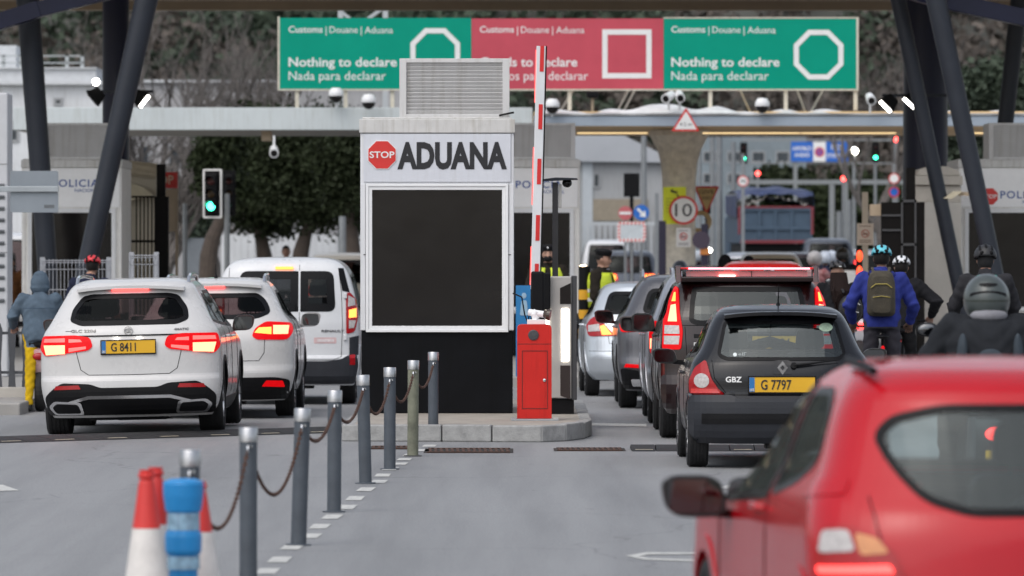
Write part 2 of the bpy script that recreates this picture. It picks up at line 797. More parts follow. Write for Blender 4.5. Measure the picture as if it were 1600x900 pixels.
# the dashes that follow the bollards: one marking, many dashes
dash_px = [(418, 893), (437, 875), (457, 855), (485, 838), (500, 823), (519, 808), (542, 793), (555, 779), (572, 765), (592, 753), (598, 743), (610, 733), (625, 725), (632, 718), (642, 711), (662, 704), (671, 697)]
pts = []
for px, py in dash_px:
    d = F * HC / (py - HY)
    pts.append((PX(px, d), d))
bm = newbm()
for i, (x, y) in enumerate(pts):
    # smooth the line of the dashes
    a, b = pts[max(0, i - 1)], pts[min(len(pts) - 1, i + 1)]
    t = Vector((b[0] - a[0], b[1] - a[1]))
    L_ = t.length / (2 if 0 < i < len(pts) - 1 else 1) * 0.46
    t.normalize()
    w = 0.062
    q = [(x - w - t.x * L_ / 2, y - t.y * L_ / 2), (x + w - t.x * L_ / 2, y - t.y * L_ / 2), (x + w + t.x * L_ / 2, y + t.y * L_ / 2), (x - w + t.x * L_ / 2, y + t.y * L_ / 2)]
    bm.faces.new([bm.verts.new((u, v, 0.004)) for u, v in q])
struct(obj('road_marking', bm, paint_w, recalc=False))


def gp(px, py):
    d = F * HC / (py - HY)
    return (PX(px, d), d)


struct(mark([gp(-40, 757), gp(4, 758), gp(30, 767), gp(-40, 769)]))
struct(mark([gp(1120, 763), gp(1160, 753), gp(1230, 750), gp(1230, 766), gp(1150, 765)]))
# outline of a painted arrow in the right lane
arw = [gp(978, 869), gp(1010, 864), gp(1110, 864), gp(1110, 866.5), gp(1015, 867), gp(998, 869.5), gp(1015, 873), gp(1110, 876), gp(1110, 879), gp(1005, 875)]
struct(mark(arw))
struct(mark([gp(900, 661), gp(1010, 663), gp(1010, 667), gp(900, 665)]))

# raised pavement on the left and right, kerbs real steps
pave = M('paving', (0.30, 0.29, 0.275), 0.8, var=0.12, scale=2, bump=0.1)
kerb_m = M('granite_kerb', (0.30, 0.30, 0.295), 0.75, var=0.22, scale=9, bump=0.25, bscale=50)
bm = newbm()
box2(bm, (-30, 66.5, -0.05), (-5.75, 170, 0.14))
struct(obj('pavement_left', bm, pave, bevel=0.02))
bm = newbm()
box2(bm, (6.2, 72, -0.05), (40, 170, 0.14))
struct(obj('pavement_right', bm, pave, bevel=0.02))
bm = newbm()
box2(bm, (-1.2, 80, -0.05), (1.05, 104, 0.15))
struct(obj('middle_island', bm, pave, bevel=0.02))

# traffic island under the customs booth
isl = [(-1.72, 57.5), (0.30, 57.2), (0.55, 57.5), (0.74, 58.2), (0.83, 59.2), (0.84, 67), (-1.72, 67)]
bm = newbm()
prism(bm, inset(isl, 0.12), 0.0, 0.165, 'xy')
struct(obj('island_paving', bm, M('island_concrete', (0.34, 0.31, 0.27), 0.8, var=0.2, scale=4, bump=0.2), bevel=0.005))
bm = newbm()
dn = densify(isl, 0.46)
for i in range(len(dn)):
    a, b = Vector(dn[i]), Vector(dn[(i + 1) % len(dn)])
    t = (b - a)
    if t.length < 0.02:
        continue
    n = Vector((-t.y, t.x)).normalized()
    g = t.normalized() * 0.006
    h = 0.17 + rng.uniform(-0.004, 0.006)
    q = [a + g, b - g, b - g + n * 0.13, a + g + n * 0.13]
    prism(bm, [(p.x, p.y) for p in q], 0, h, 'xy')
struct(obj('island_kerb', bm, kerb_m, bevel=0.014))
bm = newbm()
box2(bm, (-1.64, 57.6, 0.0), (0.3, 57.66, 0.155))
struct(obj('kerb_mortar', bm, M('mortar', (0.28, 0.22, 0.15), 0.9, var=0.2)))

# drain grates and the oblique rubber speed strips
def grate(x0, x1, y0, y1, label):
    bm = newbm()
    n = max(4, int((x1 - x0) / 0.05))
    box2(bm, (x0, y0, 0.002), (x1, y0 + 0.06, 0.012))
    box2(bm, (x0, y1 - 0.06, 0.002), (x1, y1, 0.012))
    for i in range(n):
        x = x0 + (x1 - x0) * (i + 0.5) / n
        box(bm, (x, (y0 + y1) / 2, 0.008), ((x1 - x0) / n * 0.5, (y1 - y0) - 0.13, 0.010), (0, 0, 0.02))
    o = obj('drain_grate', bm, rust)
    tag(o, label, 'grate', 'drain grates in the road')
    bm = newbm()
    bm.faces.new([bm.verts.new(p) for p in ((x0 - 0.03, y0 - 0.05, 0.004), (x1 + 0.03, y0 - 0.05, 0.004), (x1 + 0.03, y1 + 0.05, 0.004), (x0 - 0.03, y1 + 0.05, 0.004))])
    struct(obj('drain_gutter', bm, M('gutter_dark', (0.03, 0.025, 0.022), 0.9), recalc=False))


grate(PX(668, 54.7), PX(797, 54.7), 54.2, 55.3, 'long rusty drain grate in front of the island kerb')
grate(PX(870, 55.0), PX(972, 55.0), 54.7, 55.4, 'rusty drain grate crossing the right lane near the island corner')
grate(PX(580, 55.6), PX(640, 55.6), 55.2, 55.9, 'short rusty drain grate left of the leaning chain bollards')

rubber = M('black_rubber', (0.018, 0.018, 0.019), 0.7, var=0.25, scale=12, bump=0.2)
rub_y = M('pale_reflector_strip', (0.45, 0.40, 0.30), 0.6, var=0.2, scale=10)


def hump(p0, p1, n, label, every=2):
    t = thing('speed_hump', label, 'speed hump', (0, 0, 0), 0, 'rubber speed humps')
    a, b = Vector((*p0, 0)), Vector((*p1, 0))
    d = (b - a) / n
    u = d.normalized()
    v = Vector((-u.y, u.x, 0))
    for k in range(n):
        q = a + d * k
        c0, c1 = q + u * 0.005, q + d - u * 0.005
        bm = newbm()
        prof = [(-0.42, 0.0), (-0.30, 0.025), (-0.12, 0.045), (0.12, 0.045), (0.30, 0.025), (0.42, 0.0)]
        A = [bm.verts.new(c0 + v * s + Vector((0, 0, h + 0.004))) for s, h in prof]
        B = [bm.verts.new(c1 + v * s + Vector((0, 0, h + 0.004))) for s, h in prof]
        for i in range(5):
            bm.faces.new((A[i], A[i + 1], B[i + 1], B[i]))
        bm.faces.new(A)
        bm.faces.new(B[::-1])
        obj('segment', bm, rubber, t)
        if k % every == 0:
            bm = newbm()
            m0, m1 = c0.lerp(c1, 0.15), c0.lerp(c1, 0.9)
            z0, z1 = 0.016, 0.040
            vs_ = [m0 - v * 0.37 + Vector((0, 0, z0)), m1 - v * 0.37 + Vector((0, 0, z0)), m1 - v * 0.2 + Vector((0, 0, z1)), m0 - v * 0.2 + Vector((0, 0, z1))]
            bm.faces.new([bm.verts.new(p) for p in vs_])
            obj('reflector', bm, rub_y, t, recalc=False)


hump(gp(-40, 691), gp(520, 674), 14, 'black rubber speed hump with pale blocks under the white car')
hump(gp(985, 703), gp(1330, 703), 9, 'black rubber speed hump with pale blocks under the black hatchback')

# ------------------------------------------------------------------ bollards and chains
boll_m = M('bollard_grey', (0.062, 0.074, 0.090), 0.55, var=0.18, scale=7, bump=0.04)
boll_w = M('bollard_weathered', (0.16, 0.165, 0.12), 0.6, var=0.45, scale=5, bump=0.08)
tops = [(297, 703), (388, 668), (473, 638), (523, 610), (567, 586), (609, 574), (646, 563), (677, 550)]
lean = [0, 0, 1.8, 0.3, -1.4, 0, 0.4, 0]
btxt = ['grey steel bollard rising behind the blue flexible post',
        'grey chained bollard nearest the camera, cut by the bottom edge',
        'leaning grey bollard second along the chain from the front',
        'scuffed upright grey bollard between two leaning ones',
        'grey bollard leaning back, with broken paint at its foot',
        'grey bollard with a reddish link knotted at half height',
        'weathered yellowish bollard with a dark torn foot',
        'farthest dark bollard standing against the island kerb']
bpos = []
for i, (px, py) in enumerate(tops):
    d = F * 1.05 / (py - HY)
    x = PX(px, d)
    ln = R(lean[i])
    x -= math.sin(ln) * 0.9
    root = thing('bollard', btxt[i], 'bollard', (x, d, 0), 0, 'grey bollards in a row')
    root.rotation_euler = (R(0.6 * (-1) ** i), ln, 0)
    bm = newbm()
    lathe(bm, [(0.052, 0), (0.052, 0.82)], n=28)
    obj('post', bm, boll_w if i == 6 else boll_m, root, smooth=True)
    bm = newbm()
    lathe(bm, [(0.0555, 0.815), (0.0555, 0.893), (0.052, 0.90), (0.0, 0.90)], n=28)
    obj('cap', bm, M('dull_chrome', (0.45, 0.45, 0.46), 0.3, 1.0, var=0.25, scale=14), root, smooth=True)
    bm = newbm()
    for s in (-1, 1):
        tube(bm, [(0.0, s * 0.05, 0.775), (0.0, s * 0.07, 0.79), (0.0, s * 0.085, 0.775), (0.0, s * 0.07, 0.757), (0.0, s * 0.05, 0.775)], 0.007, 6)
    tube(bm, [(0.01, -0.05, 0.79), (0.018, -0.065, 0.795), (0.022, -0.05, 0.785)], 0.008, 6)
    obj('eye_bolt', bm, chrome, root, smooth=True)
    bm = newbm()
    lathe(bm, [(0.085, 0), (0.085, 0.008), (0.055, 0.012)], n=20)
    obj('foot', bm, M('broken_foot', (0.05, 0.05, 0.05), 0.8) if i == 6 else boll_m, root)
    bpos.append(Vector((x, d, 0.775)) + Vector((math.sin(ln) * 0.775, 0, 0)))


def chain(a, b, sag, label):
    bm = newbm()
    N = 200
    P = []
    for k in range(N + 1):
        t = k / N
        p = a.lerp(b, t)
        p.z -= sag * 4 * t * (1 - t)
        P.append(p)
    cum = [0]
    for u, v in zip(P, P[1:]):
        cum.append(cum[-1] + (v - u).length)
    step = 0.05
    n = int(cum[-1] / step)

    def at(s):
        j = min(max(int(np.searchsorted(cum, s)) - 1, 0), N - 1)
        return P[j].lerp(P[j + 1], (s - cum[j]) / max(1e-9, cum[j + 1] - cum[j]))
    for k in range(n):
        c = at((k + 0.5) * step)
        d = (at(min(cum[-1], (k + 1) * step)) - at(k * step)).normalized()
        u, v = frame_of(d)
        if k % 2:
            u = v
        pts_ = [c + d * (0.033 * math.cos(2 * PI * j / 8)) + u * (0.0105 * math.sin(2 * PI * j / 8)) for j in range(9)]
        tube(bm, pts_, 0.0046, 5, cap=False)
    o = obj('chain', bm, rust, smooth=R(60))
    tag(o, label, 'chain', 'rusty chains between the bollards')


sags = [0.37, 0.35, 0.16, 0.18, 0.24, 0.22, 0.18]
ctxt = ['rusty chain sagging from the nearest bollard towards the blue post',
        'rusty chain hanging in a deep loop between first and second bollards',
        'rusty chain drawn tight behind the leaning second bollard',
        'rusty chain between the scuffed bollard and the one leaning back',
        'rusty chain ending at the bollard with a knotted reddish link',
        'rusty chain between the knotted bollard and the weathered one',
        'rusty chain end at the farthest bollard beside the island']
for i in range(7):
    chain(bpos[i] + Vector((0, 0.08, 0)), bpos[i + 1] - Vector((0, 0.08, 0)), sags[i], ctxt[i])


# ------------------------------------------------------------------ booths
def octo(cx, cz, r):
    return ngon(cx, cz, r, 8, PI / 8)


def stop_octagon(parent, cx, cz, r, y):
    bm = newbm()
    prism(bm, octo(cx, cz, r), y - 0.008, y, 'xz')
    s = obj('stop_sign', bm, white_sign, parent)
    bm = newbm()
    prism(bm, octo(cx, cz, r * 0.95), y - 0.011, y - 0.0085, 'xz')
    obj('red_face', bm, red_sign, s)
    text('lettering', 'STOP', white_sign, cx - r * 0.80, cx + r * 0.80, cz - r * 0.2, r * 0.42, y - 0.0112, s, bold=0.02)


def booth(label, X0, X1, D, depth, z0, zb, zw0, zw1, zs0, zs1, ztop, louv, wx0, wx1, spm=None, wm=white_pan):
    """customs booth: base zb, window zw0..zw1, sign zs0..zs1, roof to ztop, louvred unit louv=(x0,x1,z1)"""
    t = thing('control_booth', label, 'booth', ((X0 + X1) / 2, D, z0), 0, 'white control booths')
    cx = (X0 + X1) / 2
    a, b = X0 - cx, X1 - cx
    Z = lambda z: z - z0
    bm = newbm()
    box2(bm, (a + 0.012, 0.012, Z(z0)), (b - 0.012, depth, Z(zb)))
    obj('base_panel', bm, black_pan, t, bevel=0.006)
    bm = newbm()   # walls: a box with an opening would be hidden by frame and glass
    box2(bm, (a, 0.01, Z(zb) + 0.002), (b, depth, Z(zs1)))
    obj('wall', bm, wm, t, bevel=0.008)
    bm = newbm()
    o_ = [(a + wx0, Z(zw0)), (a + wx1, Z(zw0)), (a + wx1, Z(zw1)), (a + wx0, Z(zw1))]
    ringprism(bm, o_, inset(o_, 0.030), -0.028, 0.0095)
    ringprism(bm, inset(o_, 0.030), inset(o_, 0.068), -0.016, 0.0095)
    fr = obj('window', bm, white_fr, t, bevel=0.004)
    bm = newbm()
    prism(bm, inset(o_, 0.064), -0.004, 0.008)
    obj('pane', bm, dark_glass, fr)
    bm = newbm()
    box2(bm, (a + 0.035, -0.012, Z(zs0) + 0.012), (b - 0.035, 0.009, Z(zs1) - 0.012))
    sp = obj('sign_panel', bm, spm or M('sign_panel_grey', (0.62, 0.64, 0.69), 0.35, var=0.03, streak=0.08), t, bevel=0.003)
    bm = newbm()
    box2(bm, (a - 0.012, -0.014, Z(zs1) + 0.003), (b + 0.012, depth + 0.012, Z(ztop)))
    box2(bm, (a + 0.02, 0.03, Z(ztop)), (b - 0.02, depth - 0.03, Z(ztop) + 0.02))
    obj('roof', bm, M('roof_trim_grey', (0.58, 0.575, 0.56), 0.5, var=0.08, streak=0.25), t, bevel=0.006)
    bm = newbm()
    for s in (a + 0.028, b - 0.028):
        box(bm, (s, -0.001, Z((zb + zs0) / 2)), (0.05, 0.018, zs0 - zb - 0.02))
    obj('corner_post', bm, wm, t, bevel=0.003)
    # louvred unit on the roof
    l0, l1, lz = louv[0] - cx, louv[1] - cx, Z(louv[2])
    zb_ = Z(ztop) + 0.02
    bm = newbm()
    yf = 0.06
    fw = 0.075
    box2(bm, (l0, yf, zb_), (l0 + fw, yf + 0.05, lz))
    box2(bm, (l1 - fw, yf, zb_), (l1, yf + 0.05, lz))
    box2(bm, (l0 + fw, yf, lz - 0.045), (l1 - fw, yf + 0.05, lz))
    box2(bm, (l0 + fw, yf, zb_), (l1 - fw, yf + 0.05, zb_ + 0.035))
    box2(bm, (l0, yf + 0.05, zb_), (l0 + 0.03, yf + 1.2, lz))
    box2(bm, (l1 - 0.03, yf + 0.05, zb_), (l1, yf + 1.2, lz))
    box2(bm, (l0 + 0.03, yf + 0.1, zb_), (l1 - 0.03, yf + 1.2, lz - 0.01))
    lu = obj('vent_unit', bm, louv_m, t, bevel=0.004)
    bm = newbm()
    n = 14
    hh = (lz - zb_ - 0.08) / n
    for k in range(n):
        z = zb_ + 0.035 + hh * (k + 0.5)
        box(bm, ((l0 + l1) / 2, yf + 0.035, z), (l1 - l0 - 2 * fw + 0.004, 0.008, hh * 0.98), (R(32), 0, 0))
    obj('louvre', bm, louv_m, lu)
    return t, sp, a, b, Z


DB = 61.5
t, sp, a, b, Z = booth('white customs booth with ADUANA sign and black base on the traffic island', PX(563, DB), PX(803, DB), DB, 2.3, 0.168,
                       PZ(517, DB), PZ(519, DB), PZ(287, DB), PZ(286, DB), PZ(208, DB), PZ(186, DB),
                       (PX(624, DB), PX(796, DB), PZ(91, DB)), 0.06, 1.60)
cx = (PX(563, DB) + PX(803, DB)) / 2
stop_octagon(sp, PX(597, DB) - cx, Z(PZ(242, DB)), 0.168, -0.0125)
text('lettering', 'ADUANA', black_sign, PX(621, DB) - cx, PX(792, DB) - cx, Z(PZ(264.5, DB)), 42.5 * DB / F, -0.0125, sp, bold=0.048, spacing=1.02)
bm = newbm()
for s in (a + .05, b - .05):
    box(bm, (s, -.012, Z(PZ(398, DB))), (.035, .006, .008))
obj('latch', bm, black_pl, t)
# white strip of wall beside the door edge, cable on the roof
bm = newbm()
tube(bm, [(b - 0.16, 0.03, Z(PZ(184, DB)) + 0.025), (b - 0.05, 0.02, Z(PZ(182, DB)) + 0.035), (b + 0.0, 0.03, Z(PZ(180, DB)) + 0.03)], 0.012, 6)
obj('cable', bm, black_pl, t)

blue_let = M('police_blue', (0.03, 0.08, 0.30), 0.45, var=0.04)
DP = 95.0


def police(label, x0, x1, lx0, lx1, tx, ty, stop=None, show='POLICIA'):
    k = F / DP
    t, sp, a, b, Z = booth(label, PX(x0, DP), PX(x1, DP), DP, 2.4, 0.145, PZ(490, DP), PZ(486, DP), PZ(326, DP), PZ(325, DP), PZ(262, DP), PZ(250, DP),
                           (PX(lx0, DP), PX(lx1, DP), PZ(192, DP)), 0.1, (x1 - x0) / k - 0.1, M('police_panel', (0.86, 0.86, 0.86), 0.4, var=0.04), M('police_wall', (0.80, 0.79, 0.76), 0.5, var=0.08, streak=0.25))
    cx = (PX(x0, DP) + PX(x1, DP)) / 2
    text('lettering', 'POLICIA', blue_let, PX(tx, DP) - cx, PX(tx + 72, DP) - cx, Z(PZ(ty, DP)), 11.5 / k, -0.0125, sp, bold=0.012, spacing=1.15)
    text('lettering', 'NACIONAL', blue_let, PX(tx + 35, DP) - cx, PX(tx + 76, DP) - cx, Z(PZ(ty + 8, DP)), 5.2 / k, -0.0125, sp)
    if stop:
        stop_octagon(sp, PX(stop[0], DP) - cx, Z(PZ(stop[1], DP)), 0.155, -0.0125)
    return t


police('police booth behind the slanted columns at left, POLICIA NACIONAL in blue', 34, 190, 68, 178, 82, 292)
police('police booth behind the barrier in the middle, POLICIA NACIONAL in blue', 757, 906, 790, 899, 806, 294)
police('police booth at the right edge with a red STOP octagon before POLICIA', 1498, 1690, 1546, 1660, 1563, 310, (1546, 307))

# ------------------------------------------------------------------ big entrance canopy
can = thing('entrance_canopy', 'dark steel canopy over the lanes on slanting columns', 'canopy', (0, 95, 0))
bm = newbm()
box2(bm, (-16, -5, 6.62), (16, 13.0, 6.9))
box2(bm, (-16, 12.6, 6.46), (16, 13.0, 6.62))
obj('roof', bm, beige, can)


def cw(px, py, d):
    v = W(px, py, d)
    v.y -= 95
    return v


def slant(pts_, rpx, d, m=slate_st):
    bm = newbm()
    P = [cw(px, py, d) for px, py in pts_]
    tube(bm, P, [r * d / F for r in rpx], 24)
    obj('column', bm, m, can, smooth=True)


slant([(39, -60), (80, 500)], [18.5, 15], 92)
slant([(242, -60), (117, 500)], [18.5, 14.5], 90)
slant([(1391, -60), (1509, 500)], [12.5, 11], 92)
slant([(1450, -60), (1568, 490)], [16.5, 13], 90)
slant([(1599, -60), (1559, 300)], [14, 12], 97)
slant([(181, -60), (181, 300), (181, 475)], [21, 21, 21], 101, navy_st)
slant([(1446, -60), (1446, 300), (1446, 480)], [35, 35, 35], 100, navy_st)
bm = newbm()
for a_, b_, th, wd in (((-90, 62), (62, 14), 26, .35), ((40, 20), (175, -14), 24, .31), ((1388, -22), (1500, 8), 24, .31), ((1480, 2), (1680, 45), 26, .35)):
    beam(bm, cw(*a_, 91), cw(*b_, 91), wd, th * 91 / F)
obj('girder', bm, navy_st, can, bevel=0.01)
bm = newbm()
beam(bm, cw(135, 143, 99.2), cw(240, 143, 99.2), 0.05, 0.05)
beam(bm, cw(1378, 149, 98.2), cw(1505, 149, 98.2), 0.05, 0.05)
obj('lamp_bar', bm, slate_st, can)


def flood(px, py, d, ang, label, on=True):
    p = W(px, py, d)
    t = thing('floodlight', label, 'floodlight', p, 0, 'floodlights on the canopy bars')
    t.rotation_euler = (R(-9), R(ang), 0)
    bm = newbm()
    prism(bm, rpoly([(-0.16, 0.0), (0.16, 0.0), (0.10, 0.2), (-0.10, 0.2)], 0.02), -0.12, 0.12)
    obj('housing', bm, black_pl, t, bevel=0.01)
    bm = newbm()
    box(bm, (0, 0, -0.010), (0.25, 0.18, 0.012))
    obj('lens', bm, lamp_w if on else black_pl, t)
    bm = newbm()
    tube(bm, [(0, 0, 0.19), (0, 0.05, 0.27)], 0.02, 8)
    obj('bracket', bm, slate_st, t)
    return t


flood(225, 158, 99, -52, 'lit floodlight tilted right on the bar beside the left slanted column')
flood(145, 155, 99, 50, 'dark floodlight tilted left on the left canopy bar', False)
flood(1384, 166, 98, 45, 'lit floodlight at the free end of the right canopy bar')
flood(1421, 161, 98, 42, 'lit floodlight just in front of the right navy column')
bm = newbm()
ellipsoid(bm, (0, 0, 0), (0.065, 0.065, 0.065))
o = obj('round_lamp', bm, lamp_w, loc=W(150, 128, 98.9), smooth=True)
bm = newbm()
tube(bm, [(0, 0.0, -0.03), (0, 0.06, -0.2)], 0.02, 8)
obj('stem', bm, slate_st, o)
tag(o, 'small round white lamp shining above the dark floodlight', 'lamp')

# ------------------------------------------------------------------ second canopy with its mushroom column
D2 = 120.0
c2 = thing('concrete_canopy', 'low pale canopy with a tan soffit on a mushroom column', 'canopy', (0, D2, 0))


def c2w(px, py, d=D2):
    v = W(px, py, d)
    v.y -= D2
    return v


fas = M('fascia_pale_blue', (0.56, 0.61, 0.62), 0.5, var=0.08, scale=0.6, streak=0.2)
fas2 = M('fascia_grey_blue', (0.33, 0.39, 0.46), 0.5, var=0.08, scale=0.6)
tan_m = M('tan_soffit', (0.70, 0.50, 0.27), 0.75, var=0.12, scale=0.7)
bm = newbm()
p, q = c2w(20, 203), c2w(832, 168)
box2(bm, (p.x, 0, p.z), (q.x, 0.25, q.z))
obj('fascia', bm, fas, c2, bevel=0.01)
bm = newbm()
p, q = c2w(834, 197), c2w(1700, 181)
box2(bm, (p.x, 0, p.z), (q.x, 0.25, q.z))
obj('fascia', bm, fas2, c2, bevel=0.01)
bm = newbm()
p, q = c2w(834, 196), c2w(1700, 190)
box2(bm, (p.x, 0.26, p.z), (q.x, 11, p.z + 0.3))
obj('roof', bm, tan_m, c2)
bm = newbm()
p, q = c2w(20, 202.5), c2w(832, 190)
box2(bm, (p.x, 0.26, p.z), (q.x, 7, p.z + 0.3))
obj('roof', bm, M('grey_soffit', (0.24, 0.23, 0.20), 0.7, var=0.12, scale=0.7), c2)
# white membrane thrown over the right-hand roof edge
bm = newbm()
n = 120
x0, x1 = c2w(838, 170).x, c2w(1690, 170).x
rows = []
for k in range(n + 1):
    x = x0 + (x1 - x0) * k / n
    s = k / n
    top = 4.80 + 0.04 * math.sin(3.1 * s * 2.1) + 0.07 * math.exp(-((s - 0.24) / 0.08) ** 2) + 0.02 * math.sin(41 * s) + 0.015 * math.sin(97 * s + 1)
    fold = 0.04 * math.sin(60 * s) + 0.03 * math.sin(23 * s + 2)
    rows.append([bm.verts.new(v) for v in ((x, -0.03, 4.755), (x, -0.06 - fold * 0.4, 4.80), (x, 0.05 + fold, top), (x, 0.8, top + 0.06 + fold), (x, 2.5, top + 0.02))])
for a_, b_ in zip(rows, rows[1:]):
    for i in range(4):
        bm.faces.new((a_[i], b_[i], b_[i + 1], a_[i + 1]))
obj('roof_membrane', bm, M('white_membrane', (0.68, 0.69, 0.70), 0.55, var=0.15, scale=3), c2, smooth=R(60))
bm = newbm()
xc = PX(1061, D2 + 4)
lathe(bm, [(0.36, 0), (0.36, 3.0), (0.37, 3.45), (0.40, 3.8), (0.47, 4.08), (0.58, 4.30), (0.64, 4.40), (0.64, 4.52)], (xc, 4, 0), n=32)
obj('mushroom_column', bm, M('speckled_concrete', (0.70, 0.66, 0.58), 0.85, var=0.22, scale=7, bump=0.3, bscale=14), c2, smooth=R(50))
bm = newbm()
for x0_, x1_ in ((902, 1012), (1098, 1250), (1252, 1400), (1500, 1640)):
    p, q = c2w(x0_, 205, D2 + 1.2), c2w(x1_, 205, D2 + 1.2)
    box2(bm, (p.x, 1.2, 4.395), (q.x, 1.25, 4.415))
obj('light_strip', bm, strip_w, c2)
bm = newbm()
for px in (415, 700):
    p = c2w(px, 215)
    box(bm, (p.x, 0.5, 4.33), (0.22, 0.22, 0.22))
obj('junction_box', bm, beige, c2, bevel=0.01)

# ------------------------------------------------------------------ customs sign above it
DS = 120.6
ks = F / DS
sg = thing('customs_sign', 'long overhead customs sign, green, red and green panels', 'sign', W(890, 166, DS))
so = W(890, 166, DS)


def sx(px):
    return PX(px, DS) - so.x


def sz(py):
    return PZ(py, DS) - so.z


grn = M('sign_green', (0.0, 0.29, 0.195), 0.4, var=0.05, scale=1.2, spec=0.15)
rdd = M('sign_rose', (0.52, 0.080, 0.110), 0.4, var=0.10, scale=0.8, spec=0.2)
sfr = M('sign_edge_cream', (0.62, 0.58, 0.48), 0.5, var=0.15)
for i, (x0_, x1_, m_, tx) in enumerate(((437, 736.5, grn, 451), (737, 1036.5, rdd, 750), (1037, 1338, grn, 1049))):
    bm = newbm()
    yt = 28 if i == 0 else 29
    box2(bm, (sx(x0_), -0.02, sz(139)), (sx(x1_), 0.02, sz(yt)))
    pn = obj('panel', bm, m_, sg)
    yy = -0.0205
    text('lettering', 'Customs', white_sign, sx(tx), sx(tx + 53), sz(51), 10.2 / ks, yy, pn, bold=0.012)
    text('lettering', '|', white_sign, sx(tx + 58), sx(tx + 59.2), sz(52), 10.5 / ks, yy, pn)
    text('lettering', 'Douane', white_sign, sx(tx + 64), sx(tx + 108), sz(51.5), 10.2 / ks, yy, pn)
    text('lettering', '|', white_sign, sx(tx + 113), sx(tx + 114.2), sz(52), 10.5 / ks, yy, pn)
    text('lettering', 'Aduana', white_sign, sx(tx + 119), sx(tx + 163), sz(52), 10.2 / ks, yy, pn)
    bold_t = 'Nothing to declare' if i != 1 else 'Goods to declare'
    thin_t = 'Nada para declarar' if i != 1 else 'Objetos para declarar'
    text('lettering', bold_t, white_sign, sx(tx), sx(tx + (169 if i != 1 else 152)), sz(104), 14.2 / ks, yy, pn, bold=0.017)
    text('lettering', thin_t, white_sign, sx(tx), sx(tx + (152 if i != 1 else 169)), sz(125), 13.4 / ks, yy, pn, bold=0.0)
    bm = newbm()
    if i == 1:
        o_ = [(sx(941), sz(122.5)), (sx(1018), sz(122.5)), (sx(1018), sz(46)), (sx(941), sz(46))]
        ringprism(bm, o_, inset(o_, 8.2 / ks), -0.026, -0.0205)
    else:
        cx_, cz_, r_ = (680, 83, 42) if i == 0 else (1279, 85.5, 42)
        o_ = ngon(sx(cx_), sz(cz_), r_ / ks, 8, PI / 8)
        ringprism(bm, o_, ngon(sx(cx_), sz(cz_), (r_ - 8.6) / ks, 8, PI / 8), -0.026, -0.0205)
    obj('emblem', bm, white_sign, pn)
bm = newbm()
box2(bm, (sx(434), -0.03, sz(141)), (sx(437), 0.03, sz(26)))
box2(bm, (sx(1338), -0.03, sz(142)), (sx(1341.5), 0.03, sz(27)))
box2(bm, (sx(437), -0.03, sz(141.5)), (sx(1338), 0.03, sz(139.2)))
box2(bm, (sx(1037), -0.03, sz(29)), (sx(1338), 0.03, sz(27)))
obj('frame', bm, sfr, sg)
bm = newbm()
for px in (464, 540, 613, 890, 1110, 1228, 1337):
    box2(bm, (sx(px - 3), 0.03, sz(172)), (sx(px + 3), 0.1, sz(40)))
obj('post', bm, sfr, sg)
bm = newbm()
for px, dx in ((905, -30), (990, -25), (1000, -25), (1150, 25), (1240, 22), (1395 - 100, -25)):
    tube(bm, [(sx(px), 0.08, sz(125)), (sx(px + dx), 0.9, sz(174))], 0.025, 6)
obj('brace', bm, sfr, sg)

# lattice gantry standing behind the sign: seen above and below it
lat = thing('lattice_mast', 'pale lattice frame standing behind the customs sign', 'mast', W(560, 388, 150))
lat.location.z = 0
bm = newbm()
k150 = 150 / F
for px in (530, 600):
    box2(bm, ((px - 562) * k150, 0, 0), ((px - 554) * k150, 0.12, 8.6))
beam(bm, ((528 - 560) * k150, 0.05, PZ(14, 150)), ((560 - 560) * k150, 0.05, PZ(40, 150)), 0.08, 0.08)
beam(bm, ((596 - 560) * k150, 0.05, PZ(14, 150)), ((560 - 560) * k150, 0.05, PZ(40, 150)), 0.08, 0.08)
obj('frame', bm, M('pale_mast', (0.45, 0.48, 0.5), 0.5), lat)


def cctv(px, py, d, kind, label, foot_py):
    """security camera: dome or bullet, on a stem down (or up) to foot_py"""
    p = W(px, py, d)
    t = thing('security_camera', label, 'security camera', p, 0, 'security cameras on the canopy')
    hz = PZ(foot_py, d) - p.z
    bm = newbm()
    if kind == 'dome':
        lathe(bm, [(0.0, 0.15), (0.10, 0.14), (0.15, 0.06), (0.155, -0.02), (0.15, -0.03)], n=24)
        obj('housing', bm, white_fr, t, smooth=True)
        bm = newbm()
        lathe(bm, [(0.145, -0.03), (0.13, -0.10), (0.07, -0.16), (0.0, -0.175)], n=24)
        obj('dome', bm, dark_glass, t, smooth=True)
    else:
        s = -1 if kind == 'bullet_left' else 1
        d_ = Vector((0.35 * s if kind != 'bullet' else 0.05, -1, -0.25)).normalized()
        tube(bm, [d_ * -0.2, d_ * 0.17, d_ * 0.22], [0.085, 0.1, 0.1], 18)
        obj('housing', bm, white_fr, t, smooth=R(50))
        bm = newbm()
        tube(bm, [d_ * 0.205, d_ * 0.23], [0.075, 0.07], 16)
        obj('lens', bm, dark_glass, t)
    bm = newbm()
    tube(bm, [(0, 0.08, 0.02 if hz < 0 else 0.1), (0, 0.1, hz)], 0.025, 8)
    obj('bracket', bm, white_fr, t)


